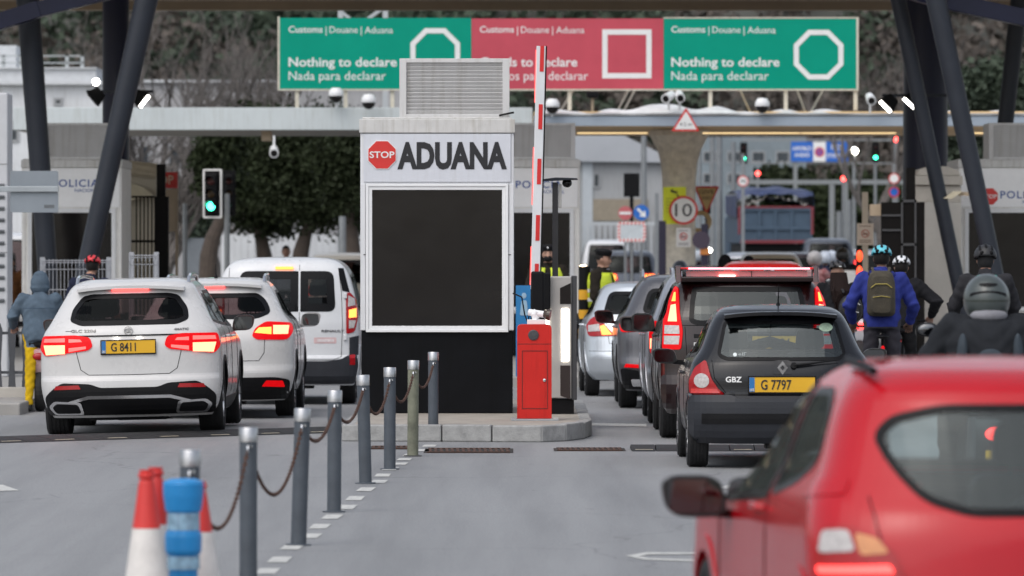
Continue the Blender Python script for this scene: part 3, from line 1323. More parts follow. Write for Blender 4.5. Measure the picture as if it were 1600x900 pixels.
cctv(525, 148, 119.7, 'dome', 'white dome camera below the green sign, left of the ADUANA booth', 168)
cctv(576, 158, 119.6, 'dome', 'small dome camera on the fascia just left of the booth vent', 168)
cctv(863, 165, 119.7, 'dome', 'white dome camera just right of the raised barrier arm', 182)
cctv(1045, 151, 119.7, 'bullet_left', 'left of two white bullet cameras above the warning triangle', 172)
cctv(1062, 150, 119.7, 'bullet', 'right of two white bullet cameras above the warning triangle', 172)
cctv(1360, 154, 119.7, 'bullet', 'white bullet camera beside the lit floodlight on the right', 176)
cctv(1191, 164, 119.7, 'dome', 'small dome camera below the right green panel', 178)
cctv(428, 236, 119.9, 'bullet', 'tan bullet camera hanging under the canopy before the dark trees', 212)
bm = newbm()
box(bm, (0, 0, 0), (0.27, 0.25, 0.14))
o = obj('loudspeaker_box', bm, black_pl, loc=W(926, 148, 119.8), bevel=0.03)
bm = newbm()
tube(bm, [(0, 0, -0.07), (0, 0.05, PZ(174, 119.8) - o.location.z)], 0.03, 8)
obj('stem', bm, beige, o)
tag(o, 'black box on a tan stem under the red sign panel', 'equipment box')

# ------------------------------------------------------------------ cars
tyre_m = M('tyre', (0.010, 0.010, 0.011), 0.8, var=0.2, scale=14, bump=0.1)
rim_m = M('alloy_rim', (0.42, 0.43, 0.45), 0.28, 0.9, var=0.06)
lining_m = M('cabin_lining', (0.02, 0.02, 0.021), 0.8, var=0.2)
seat_m = M('seat_cloth', (0.045, 0.045, 0.047), 0.85, var=0.2, scale=20)
frit_m = M('window_rubber', (0.005, 0.005, 0.006), 0.3, var=0.1, spec=0.15)
glass_c = glass('car_glass', (0.72, 0.78, 0.78))
glass_d = glass('car_glass_tinted_red_glow', (0.22, 0.13, 0.13), refl=0.30)  # dark tint; its red stands in for brake light inside the cabin
mir_m = M('mirror_glass', (0.13, 0.135, 0.14), 0.04, 1.0, var=0)
lens_red = M('red_lens', (0.34, 0.006, 0.010), 0.15, var=0.1, scale=30, coat=0.3, spec=0.3)
lens_lit = M('red_lens_glowing', (0.34, 0.002, 0.004), 0.25, var=0.1, scale=30, coat=0.0, spec=0.12, emit=(1.0, 0.002, 0.006), es=0.42)
lens_clear = M('clear_lens', (0.45, 0.42, 0.41), 0.15, var=0.25, scale=40, coat=0.6)
lens_amber = M('amber_lens', (0.55, 0.20, 0.05), 0.15, var=0.15, scale=40, coat=0.6)
brk = EM('brake_glow', (1.0, 0.17, 0.09), 4.6)
brk2 = EM('brake_glow_red', (1.0, 0.045, 0.04), 4.2)
brk3 = EM('brake_glow_amber', (1.0, 0.22, 0.04), 3.2)
plate_y = M('plate_yellow', (0.72, 0.40, 0.015), 0.4, var=0.04, scale=6)
plate_bl = M('plate_blue', (0.02, 0.16, 0.42), 0.4, var=0.04)
grey_pl = M('grey_plastic', (0.024, 0.026, 0.032), 0.5, var=0.15, scale=5, bump=0.05, spec=0.3)
dark_pl = M('dark_bumper', (0.006, 0.006, 0.007), 0.5, var=0.2, scale=5, bump=0.04, spec=0.18)


def paint(name, rgb, metal=0.0, rough=0.28, var=0.03, coat=0.45):
    return M(name, rgb, rough, metal, var=var, scale=2.5, coat=coat, spec=0.3)


class Shape:
    def __init__(s, L, yr, yf, w, ry=0.30, rf=0.55, n=3.0, nf=2.5, dw=0.0, dy=0.0, barrel=0.0):
        s.L = L
        s.fr, s.ff, s.fw = pchip(*zip(*yr)), pchip(*zip(*yf)), pchip(*zip(*w))
        s.ry, s.rf, s.n, s.nf, s.dw, s.dy = ry, rf, n, nf, dw, dy
        s.z0, s.z1 = w[0][0], w[-1][0]
        s.zs = sorted(set([a for a, _ in yr] + [a for a, _ in w] + [a for a, _ in yf]))
        s.barrel = barrel

    def w(s, z):
        return s.fw(z) - s.dw

    def yr(s, z):
        return s.fr(z) + s.dy

    def yf(s, z):
        return s.ff(z) - s.dy

    def rear_y(s, x, z):
        t = min(abs(x) / s.w(z), 0.9995)
        return s.yr(z) + s.ry * (1 - (1 - t ** s.n) ** (1 / s.n))

    def front_y(s, x, z):
        t = min(abs(x) / s.w(z), 0.9995)
        return s.yf(z) - s.rf * (1 - (1 - t ** s.nf) ** (1 / s.nf))

    def side_x(s, y, z):
        w = s.w(z)
        d = y - s.yr(z)
        if d < s.ry:
            u = max(0.0, 1 - max(d, 0) / s.ry)
            return w * (1 - u ** s.n) ** (1 / s.n)
        d = s.yf(z) - y
        if d < s.rf:
            u = max(0.0, 1 - max(d, 0) / s.rf)
            return w * (1 - u ** s.nf) ** (1 / s.nf)
        return w

    def R(s, x, z, off):
        e = 0.004
        y = s.rear_y(x, z)
        fx = (s.rear_y(x + e, z) - s.rear_y(x - e, z)) / (2 * e)
        fz = (s.rear_y(x, z + e) - s.rear_y(x, z - e)) / (2 * e)
        n = Vector((fx, -1, fz)).normalized()
        return Vector((x, y, z)) + n * off

    def Fm(s, x, z, off):
        e = 0.004
        y = s.front_y(x, z)
        fz = (s.front_y(x, z + e) - s.front_y(x, z - e)) / (2 * e)
        n = Vector((0, 1, -fz)).normalized()
        return Vector((x, y, z)) + n * off

    def S(s, sgn):
        def f(y, z, off):
            e = 0.004
            x = s.side_x(y, z)
            gy = (s.side_x(y + e, z) - s.side_x(y - e, z)) / (2 * e)
            gz = (s.side_x(y, z + e) - s.side_x(y, z - e)) / (2 * e)
            n = Vector((1, -gy, -gz)).normalized()
            p = Vector((x, y, z)) + n * off
            p.x *= sgn
            return p
        return f

    def ring(s, z, ys):
        w, a, b = s.w(z), s.yr(z), s.yf(z)
        pts = []
        ts = [i / 16 * 0.8 for i in range(17)]
        th0 = math.asin(0.8 ** (s.n / 2))
        ts += [math.sin(th0 + (PI / 2 - th0) * i / 8) ** (2 / s.n) for i in range(1, 9)]
        for t in ts:
            t = min(t, 1.0)
            y = a + s.ry * (1 - max(0.0, 1 - t ** s.n) ** (1 / s.n))
            pts.append((w * t, y))
        y0, y1 = a + s.ry, b - s.rf
        for i in range(1, ys):
            pts.append((w, y0 + (y1 - y0) * i / ys))
        for i in range(13):
            th = PI / 2 * (1 - i / 12)
            t = math.sin(th) ** (2 / s.nf) if i < 12 else 0.0
            y = b - s.rf * (1 - max(0.0, 1 - t ** s.nf) ** (1 / s.nf))
            pts.append((w * t, y))
        return pts

    def shell(s, cut, zmin=None, zmax=None, dz=0.032, ys=70, bottom=True, crown=0.012):
        """surface of horizontal rings; cut(face centre, zone) -> leave the face out"""
        zmin = s.z0 if zmin is None else zmin
        zmax = s.z1 if zmax is None else zmax
        zl = [z for z in s.zs if zmin < z < zmax]
        levels = [zmin]
        for z in zl + [zmax]:
            k = max(1, math.ceil((z - levels[-1]) / dz))
            # steep changes of the outline get more rings
            jump = max(abs(s.yr(z) - s.yr(levels[-1])), abs(s.yf(z) - s.yf(levels[-1])))
            k = max(k, math.ceil(jump / 0.09))
            l0 = levels[-1]
            levels += [l0 + (z - l0) * i / k for i in range(1, k + 1)]
        bm = newbm()
        rings = []
        for z in levels:
            half = s.ring(z, ys)
            full = half + [(-x, y) for x, y in half[-2:0:-1]]
            rings.append([bm.verts.new((x, y, z)) for x, y in full])
        n = len(rings[0])
        for ra, rb in zip(rings, rings[1:]):
            for k in range(n):
                j = (k + 1) % n
                c = (ra[k].co + ra[j].co + rb[k].co + rb[j].co) / 4
                if cut and cut(c):
                    continue
                bm.faces.new((ra[k], ra[j], rb[j], rb[k]))
        # crowned roof
        top = rings[-1]
        prev = top
        zt = levels[-1]
        mid = (s.yr(zt) + s.yf(zt)) / 2
        for f in (0.86, 0.65, 0.4, 0.15):
            nr = [bm.verts.new((v.co.x * f, mid + (v.co.y - mid) * (f * 0.4 + 0.6 if False else f), zt + crown * (1 - f * f))) for v in top]
            for k in range(n):
                j = (k + 1) % n
                bm.faces.new((prev[k], prev[j], nr[j], nr[k]))
            prev = nr
        bm.faces.new(prev)
        if bottom:
            bm.faces.new(rings[0][::-1])
        return bm


def wheel(parent, x, y, r, wid, spokes=5, rimr=0.64):
    s = 1 if x > 0 else -1
    bm = newbm()
    h = wid / 2
    prof = [(r * rimr, -h * 0.8), (r * 0.80, -h), (r * 0.93, -h * 0.97), (r * 0.985, -h * 0.80)]
    for i in range(5):
        g = -h * 0.80 + h * 1.6 * (i + 0.5) / 5
        e = h * 1.6 / 5 * 0.5
        prof += [(r, g - e * 0.75), (r, g + e * 0.75), (r * 0.982, g + e * 0.8), (r * 0.982, g + e * 1.2)]
    prof += [(r * 0.985, h * 0.80), (r * 0.93, h * 0.97), (r * 0.80, h), (r * rimr, h * 0.8), (r * rimr * 0.98, 0)]
    lathe(bm, prof, axis='x', n=40)
    wh = obj('wheel', bm, tyre_m, parent, smooth=R(30), loc=(x, y, r))
    bm = newbm()
    lathe(bm, [(r * rimr * 0.99, -h * 0.75 * s), (r * rimr * 0.99, h * 0.86 * s), (r * rimr * 0.92, h * 0.88 * s), (r * rimr * 0.88, h * 0.55 * s), (0.0, h * 0.35 * s)], axis='x', n=36)
    for k in range(spokes):
        a = 2 * PI * k / spokes
        p0 = Vector((h * 0.55 * s, 0.04 * math.cos(a), 0.04 * math.sin(a)))
        p1 = Vector((h * 0.72 * s, r * rimr * 0.9 * math.cos(a), r * rimr * 0.9 * math.sin(a)))
        beam(bm, p0, p1, 0.075, 0.05, (1, 0, 0))
    tube(bm, [(h * 0.3 * s, 0, 0), (h * 0.8 * s, 0, 0)], 0.05, 14)
    obj('rim', bm, rim_m, wh, smooth=R(30))
    return wh


def mirror(parent, sgn, x, y, z, pm, sz=(0.125, 0.07, 0.085)):
    bm = newbm()
    vs_ = ellipsoid(bm, (0, 0, 0), (1, 1, 1), u=20, v=14)
    for v in vs_:
        c = v.co
        f = lambda t: math.copysign(abs(t) ** 0.62, t)
        c.x, c.z = f(c.x) * sz[0], f(c.z) * sz[2]
        c.y = (f(c.y) * sz[1]) if c.y > 0 else -0.25 * sz[1] * min(1, abs(c.y) * 4)
        c.x += 0.02 * sgn * c.z / sz[2]
    beam(bm, (-sgn * 0.06, 0.02, -sz[2] * 0.75), (-sgn * (sz[0] + 0.10), 0.10, -sz[2] * 0.95), 0.07, 0.04)
    m = obj('mirror', bm, pm, parent, smooth=R(45), loc=(sgn * x, y, z))
    bm = newbm()
    o_ = rpoly([(-sz[0] * 0.84, -sz[2] * 0.78), (sz[0] * 0.84, -sz[2] * 0.78), (sz[0] * 0.84, sz[2] * 0.78), (-sz[0] * 0.84, sz[2] * 0.78)], 0.035)
    prism(bm, o_, -0.25 * sz[1] - 0.006, -0.25 * sz[1] - 0.001)
    obj('mirror_glass', bm, mir_m, m)
    return m


def plate(parent, shp, cx, cz, w, h, txt, tilt=0.0, blue=True, off=0.012, black_frame=True):
    y = min(shp.rear_y(cx + w / 2, cz + h / 2), shp.rear_y(cx, cz), shp.rear_y(cx, cz - h / 2)) - off
    bm = newbm()
    o_ = rpoly([(-w / 2, -h / 2), (w / 2, -h / 2), (w / 2, h / 2), (-w / 2, h / 2)], 0.01)
    prism(bm, o_, 0, 0.012)
    p = obj('number_plate', bm, plate_y, parent, loc=(cx, y, cz))
    bm = newbm()
    of = [(-w / 2 - 0.008, -h / 2 - 0.012), (w / 2 + 0.008, -h / 2 - 0.012), (w / 2 + 0.008, h / 2 + 0.008), (-w / 2 - 0.008, h / 2 + 0.008)]
    inn = [(-w / 2 + 0.001, -h / 2 + 0.001), (w / 2 - 0.001, -h / 2 + 0.001), (w / 2 - 0.001, h / 2 - 0.001), (-w / 2 + 0.001, h / 2 - 0.001)]
    ringprism(bm, of, inn, -0.004, 0.010)
    obj('plate_frame', bm, black_pl, p)
    x0 = -w / 2 + 0.015
    if blue:
        bm = newbm()
        box2(bm, (-w / 2 + 0.003, -0.002, -h / 2 + 0.004), (-w / 2 + w * 0.085, -0.0005, h / 2 - 0.004))
        obj('blue_band', bm, plate_bl, p)
        x0 = -w / 2 + w * 0.12
        text('lettering', 'GBZ', white_sign, -w / 2 + 0.007, -w / 2 + w * 0.078, -h / 2 + 0.012, h * 0.15, -0.0022, p, bold=0.02)
    tw = {6: 0.46, 4: 0.42}.get(len(txt), 0.68)
    text('lettering', txt, black_sign, x0 + w * 0.06 if tw < 0.6 else x0 + w * 0.06, x0 + w * 0.06 + w * tw, -h * 0.33, h * 0.64, -0.0005, p, bold=0.012)
    return p


def car(S):
    """one vehicle from its table of measures; local frame: x right, y forward from the rear bumper, z up"""
    root = thing('car' if 'kind' not in S else S['kind'], S['label'], S['cat'], (S['X'], S['D'], 0), R(S.get('yaw', 0)), S.get('group', 'vehicles waiting in the lanes'))
    root.rotation_euler = (0, R(S.get('roll', 0)), R(S.get('yaw', 0)))
    shp = Shape(S['L'], S['yr'], S['yf'], S['w'], **S.get('shape', {}))
    rw, wy = S['wheel_r'], S['wheel_y']
    rear_wins = [densify(rpoly(p, r), 0.06) for p, r in S.get('rear_win', [])]
    side_wins = [densify(rpoly(p, r), 0.06) for p, r in S.get('side_win', [])]
    front_win = [densify(rpoly(p, r), 0.06) for p, r in S.get('front_win', [])]
    F_ = S.get('frit', 0.045)
    cuts_r = [inset(p, F_ * 0.5) for p in rear_wins]
    cuts_s = [inset(p, 0.018) for p in side_wins]
    cuts_f = [inset(p, 0.02) for p in front_win]
    arch = S.get('arch', 0.055)
    hd = S.get('detail', 1.0)

    def cut(c):
        x, y, z = c
        w = shp.w(z)
        if z > S['belt'] - 0.3:
            if y < shp.yr(z) + shp.ry * 0.98 and y < shp.L * 0.5 and abs(x) < w * 0.985:
                for p in cuts_r:
                    if inpoly(x, z, p):
                        return True
            if abs(x) > w * 0.93:
                for p in cuts_s:
                    if inpoly(y, z, p):
                        return True
            if y > shp.yf(z) - shp.rf * 0.98 and y > shp.L * 0.4:
                for p in cuts_f:
                    if inpoly(x, z, p):
                        return True
        if abs(x) > w * 0.72:
            for q in wy:
                if (y - q) ** 2 + (z - rw) ** 2 < (rw + arch) ** 2:
                    return True
        return False

    pm = S['paint']
    obj('body', shp.shell(cut, dz=0.033 / hd, ys=int(72 * hd)), pm, root, smooth=R(40))
    # lining of the cabin, 4 cm inside the body
    inn = Shape(S['L'], S['yr'], S['yf'], S['w'], dw=0.045, dy=0.05, **S.get('shape', {}))

    def cut2(c):
        x, y, z = c
        w = inn.w(z)
        if y < inn.yr(z) + inn.ry and y < shp.L * 0.5 and abs(x) < w * 0.99:
            for p in rear_wins:
                if inpoly(x, z, p):
                    return True
        if abs(x) > w * 0.93:
            for p in side_wins:
                if inpoly(y, z, p):
                    return True
        if y > inn.yf(z) - inn.rf and y > shp.L * 0.4:
            for p in front_win:
                if inpoly(x, z, p):
                    return True
        return False
    if S.get('inside', True):
        obj('cabin_lining', inn.shell(cut2, zmin=S['belt'] - 0.28, zmax=shp.z1 - 0.035, dz=0.04, ys=60, bottom=True, crown=0.0), S.get('lining', lining_m), root, smooth=R(40))
        wi = S['w'][3][1]
        lowr = S.get('low_rear', False)
        for yy, nm in ((S['seat_y'][0], 'rear_seat'), (S['seat_y'][1], 'front_seat')):
            for sx_ in (-1, 1):
                bm = newbm()
                cxs = sx_ * wi * 0.42
                b0 = S['belt'] - 0.30
                st = S['seat_top']
                if lowr and nm == 'rear_seat':
                    st = S['belt'] + .16
                o_ = rpoly([(cxs - 0.25, b0), (cxs + 0.25, b0), (cxs + 0.22, st - 0.2), (cxs - 0.22, st - 0.2)], 0.08)
                prism(bm, o_, yy, yy + 0.14)
                hw, hh_ = (0.135, 0.19) if not (lowr and nm == 'rear_seat') else (.10, .06)
                o_ = rpoly([(cxs - hw, st - 0.17), (cxs + hw, st - 0.17), (cxs + hw * 0.86, st - 0.17 + hh_), (cxs - hw * 0.86, st - 0.17 + hh_)], 0.06)
                prism(bm, o_, yy + 0.02, yy + 0.12)
                for sp_ in (-0.05, 0.05):
                    tube(bm, [(cxs + sp_, yy + 0.07, st - 0.24), (cxs + sp_, yy + 0.07, st - 0.15)], 0.008, 6)
                obj(nm, bm, seat_m, root, bevel=0.02)
        bm = newbm()
        zc = S['belt'] - 0.02
        box2(bm, (-wi * 0.86, S['seat_y'][1] + 0.95, zc - 0.25), (wi * 0.86, S['seat_y'][1] + 1.35, zc - 0.02))
        obj('dashboard', bm, lining_m, root, bevel=0.05)
        bm = newbm()
        ellipsoid(bm, (0, S['seat_y'][1] + 0.85, S['win_top'] - 0.06), (0.11, 0.02, 0.032))
        obj('inner_mirror', bm, lining_m, root)
    # windows: black border + pane
    gr = S.get('rear_glass', glass_c)
    for p in rear_wins:
        bm = newbm()
        bandring(bm, shp.R, p, inset(p, F_), 0.004, 0.01)
        w_ = obj('rear_window', bm, frit_m, root, smooth=R(40))
        bm = newbm()
        patch(bm, shp.R, inset(p, F_ - 0.012), 0.002, 0.09, 0)
        obj('pane', bm, gr, w_, smooth=R(60))
    for sgn in (-1, 1):
        for p in side_wins:
            bm = newbm()
            f = shp.S(sgn)
            bandring(bm, f, p, inset(p, 0.032), 0.004, 0.01)
            w_ = obj('side_window', bm, frit_m, root, smooth=R(40))
            bm = newbm()
            patch(bm, f, inset(p, 0.024), 0.002, 0.09, 0)
            obj('pane', bm, S.get('side_glass', glass_c), w_, smooth=R(60))
    for p in front_win:
        bm = newbm()
        bandring(bm, shp.Fm, p, inset(p, 0.05), 0.004, 0.01)
        w_ = obj('windscreen', bm, frit_m, root, smooth=R(40))
        bm = newbm()
        patch(bm, shp.Fm, inset(p, 0.04), 0.002, 0.1, 0)
        obj('pane', bm, glass_c, w_, smooth=R(60))
    # wheels, arches
    tw = S.get('tyre_w', 0.21)
    wx = S.get('track') or (S['W'] / 2 - tw / 2 - 0.02)
    for q in wy:
        for sgn in (-1, 1):
            wheel(root, sgn * wx, q, rw, tw)
            f = shp.S(sgn)
            bm = newbm()
            zb = shp.z0 + 0.005
            outer, inner = [], []
            a0 = math.asin(max(-1, min(1, (zb - rw) / (rw + arch))))
            for k in range(25):
                a = a0 + (PI - 2 * a0) * k / 24
                for rr, lst in ((rw + arch + S.get('lip', 0.045), outer), (rw + arch - 0.028, inner)):
                    lst.append((q + rr * math.cos(a), max(zb, rw + rr * math.sin(a))))
            n_ = len(outer)
            A = [bm.verts.new(f(*p, 0.008)) for p in outer]
            B = [bm.verts.new(f(*p, 0.008)) for p in inner]
            C = [bm.verts.new(f(*p, -0.05)) for p in inner]
            Dv = [bm.verts.new(f(*p, -0.004)) for p in outer]
            E = [bm.verts.new(Vector((f(*p, 0).x - sgn * 0.33, p[0], p[1]))) for p in inner]
            for i in range(n_ - 1):
                bm.faces.new((A[i], A[i + 1], B[i + 1], B[i]))
                bm.faces.new((B[i], B[i + 1], C[i + 1], C[i]))
                bm.faces.new((A[i + 1], A[i], Dv[i], Dv[i + 1]))
                bm.faces.new((C[i], C[i + 1], E[i + 1], E[i]))
            obj('wheel_arch', bm, S.get('arch_m', pm), root, smooth=R(40))
    # underside: axle and exhaust box, a dark floor
    bm = newbm()
    tube(bm, [(-wx, wy[0], rw * 0.92), (wx, wy[0], rw * 0.92)], 0.05, 8)
    box(bm, (0.1, wy[0] - 0.35, shp.z0 - 0.005), (0.5, 0.3, 0.07))
    obj('rear_axle', bm, dark_pl, root)
    # trims and lamps as fitted sheets
    for nm, poly, off, m_, dep in S.get('rear_sheets', []):
        for sgn in ((1, -1) if nm.startswith('2') else (1,)):
            bm = newbm()
            patch(bm, shp.R, [(x * sgn, z) for x, z in (poly if sgn == 1 else poly[::-1])], off, 0.05, dep)
            obj(nm.lstrip('2'), bm, m_, root, smooth=R(50))
    for nm, poly, off, m_, dep in S.get('side_sheets', []):
        for sgn in (1, -1):
            bm = newbm()
            patch(bm, shp.S(sgn), poly, off, 0.07, dep)
            obj(nm, bm, m_, root, smooth=R(50))
    for lm in S.get('lamps', []):
        for sgn in (1, -1):
            P = lambda pp: [(x * sgn, z) for x, z in (pp if sgn == 1 else pp[::-1])]
            bm = newbm()
            patch(bm, shp.R, P(lm['poly']), lm.get('off', 0.014), 0.035, 0.03)
            tl = obj('tail_lamp', bm, lm.get('mat', lens_red), root, smooth=R(40))
            for nm, pp, m_ in lm.get('cores', []):
                bm = newbm()
                patch(bm, shp.R, P(pp), lm.get('off', 0.014) + 0.004, 0.035, 0.003)
                obj(nm, bm, m_, tl, smooth=R(40))
    for line in S.get('seams', []):
        bm = newbm()
        P = densify(line, 0.05)
        P = P[:len(P) - max(1, int((Vector(line[0]) - Vector(line[-1])).length / 0.05))] if len(line) > 2 else P
        tube(bm, [shp.R(x, z, 0.0005) for x, z in P], 0.0035, 5)
        obj('panel_seam', bm, black_pl, root)
    for line in S.get('side_seams', []):
        for sgn in (1, -1):
            bm = newbm()
            P = []
            for a_, b_ in zip(line, line[1:]):
                k = max(1, int((Vector(b_) - Vector(a_)).length / 0.06))
                P += [Vector(a_).lerp(Vector(b_), i / k) for i in range(k)]
            P.append(Vector(line[-1]))
            f = shp.S(sgn)
            tube(bm, [f(p.x, p.y, 0.0005) for p in P], 0.0035, 5)
            obj('panel_seam', bm, black_pl, root)
    for hy, hz in S.get('handles', []):
        for sgn in (1, -1):
            f = shp.S(sgn)
            bm = newbm()
            tube(bm, [f(hy - 0.09, hz, 0.0), f(hy - 0.075, hz, 0.03), f(hy + 0.075, hz, 0.03), f(hy + 0.09, hz, 0.0)], 0.014, 8)
            obj('door_handle', bm, S.get('handle_m', pm), root, smooth=R(50))
    if 'mirror' in S:
        mx, my, mz, mm = S['mirror'][:4]
        for sgn in (1, -1):
            mirror(root, sgn, mx, my, mz, mm, *S['mirror'][4:])
    if 'plate' in S:
        plate(root, shp, *S['plate'], **S.get('plate_kw', {}))
    if 'spoiler' in S:
        x1, zt, y0, y1, th = S['spoiler']
        bm = newbm()
        N = 14
        A, B, C, Dd = [], [], [], []
        for k in range(N + 1):
            x = -x1 + 2 * x1 * k / N
            dr = 0.05 * (abs(x) / x1) ** 2.5
            A.append(bm.verts.new((x, y0 + dr, zt - dr * 0.6)))
            B.append(bm.verts.new((x, y1, zt + 0.012 - dr * 0.5)))
            C.append(bm.verts.new((x, y1, zt - th - dr * 0.5)))
            Dd.append(bm.verts.new((x, y0 + dr, zt - th * 0.6 - dr * 0.6)))
        for k in range(N):
            for p, q in ((A, B), (B, C), (C, Dd), (Dd, A)):
                bm.faces.new((p[k], p[k + 1], q[k + 1], q[k]))
        for k in (0, N):
            bm.faces.new((A[k], B[k], C[k], Dd[k]))
        obj('spoiler', bm, S.get('spoiler_m', pm), root, smooth=R(35))
    if 'brake_bar' in S:
        x0, x1, z0, z1, y = S['brake_bar'][:5]
        bm = newbm()
        o_ = rpoly([(x0, z0), (x1, z0), (x1, z1), (x0, z1)], min(0.012, (z1 - z0) * 0.4))
        prism(bm, o_, y, y + 0.02)
        obj('high_brake_light', bm, S['brake_bar'][5] if len(S['brake_bar']) > 5 else brk2, root)
    if 'rails' in S:
        xr, zr, y0, y1 = S['rails']
        for sgn in (1, -1):
            bm = newbm()
            tube(bm, [(sgn * xr, y0 - 0.10, zr - 0.075), (sgn * xr, y0, zr - 0.01), (sgn * xr, y0 + 0.16, zr + 0.012), (sgn * (xr - 0.0), (y0 + y1) / 2, zr + 0.02), (sgn * (xr - 0.02), y1 - 0.15, zr), (sgn * (xr - 0.03), y1, zr - 0.06)], 0.020, 10)
            obj('roof_rail', bm, S.get('rail_m', chrome), root, smooth=R(60))
    if 'antenna' in S:
        x, y, z, h, back = S['antenna']
        bm = newbm()
        tube(bm, [(x, y, z - 0.02), (x, y, z + 0.03), (x, y - 0.01, z + 0.045), (x, y - back, z + h)], [0.028, 0.018, 0.006, 0.003], 8)
        obj('antenna', bm, black_pl, root, smooth=R(50))
    if 'wiper' in S:
        (x0, z0), (x1, z1) = S['wiper']
        bm = newbm()
        tube(bm, [shp.R(x0, z0, 0.015), shp.R(x0, z0, 0.035)], 0.028, 10)
        tube(bm, [shp.R(x0 + (x1 - x0) * k / 6, z0 + (z1 - z0) * k / 6, 0.032) for k in range(7)], [0.014, 0.013, 0.011, 0.009, 0.008, 0.007, 0.006], 6)
        obj('wiper', bm, black_pl, root, smooth=R(50))
    for (x, z, r_) in S.get('exhaust', []):
        bm = newbm()
        y = shp.yr(shp.z0) + 0.02
        tube(bm, [(x, y + 0.3, z), (x, y - 0.03, z), (x, y - 0.03, z)], [r_, r_, r_ * 0.8], 14, cap=False)
        obj('exhaust', bm, chrome, root, smooth=R(50))
    for s, x0, x1, zb, cap, m_ in S.get('letters', []):
        text('lettering', s, m_, x0, x1, zb, cap, 0, root, bold=0.02, mf=lambda a, b, d: shp.R(a, b, d + S.get('let_off', 0.002)))
    return root, shp


def front_rows(L, H, cowl=0.95, hood=0.92, nose=0.70):
    """front profile shared by the cars: bumper, bonnet, windscreen, roof"""
    return [(0.18, L - 0.10), (0.42, L), (nose, L - 0.03), (nose + 0.12, L - 0.20), (hood, L - 0.75), (cowl + 0.04, L - 1.15), (cowl + 0.10, L - 1.28), (H - 0.10, L - 1.95), (H - 0.03, L - 2.15), (H, L - 2.35)]


white_p = paint('white_car_paint', (0.57, 0.565, 0.56))
white_p2 = paint('white_van_paint', (0.62, 0.63, 0.645))
black_p = paint('black_car_paint', (0.0045, 0.005, 0.0075), 0.0, 0.25, 0.1, 0.25)
maroon_p = paint('dark_maroon_paint', (0.011, 0.0025, 0.003), 0.0, 0.22, 0.1, 0.4)
silver_p = paint('silver_paint', (0.46, 0.47, 0.50), 0.75, 0.32)
grey_p = paint('graphite_paint', (0.11, 0.11, 0.12), 0.6, 0.3)
iceblue_p = paint('pale_silver_paint', (0.60, 0.64, 0.68), 0.6, 0.32)
red_p = paint('red_car_paint', (0.43, 0.004, 0.011), 0.0, 0.2, .03, .28)
red_p2 = paint('bright_red_paint', (0.50, 0.012, 0.015), 0.0, 0.25)
cream_p = paint('cream_paint', (0.55, 0.50, 0.42), 0.0, 0.3)
bluegrey_p = paint('blue_grey_paint', (0.07, 0.08, 0.10), 0.4, 0.3)


def fwin(L, H, w, cowl=0.95):
    return [([(-w, cowl + 0.05), (w, cowl + 0.05), (w * 0.80, H - 0.10), (-w * 0.80, H - 0.10)], 0.06)]


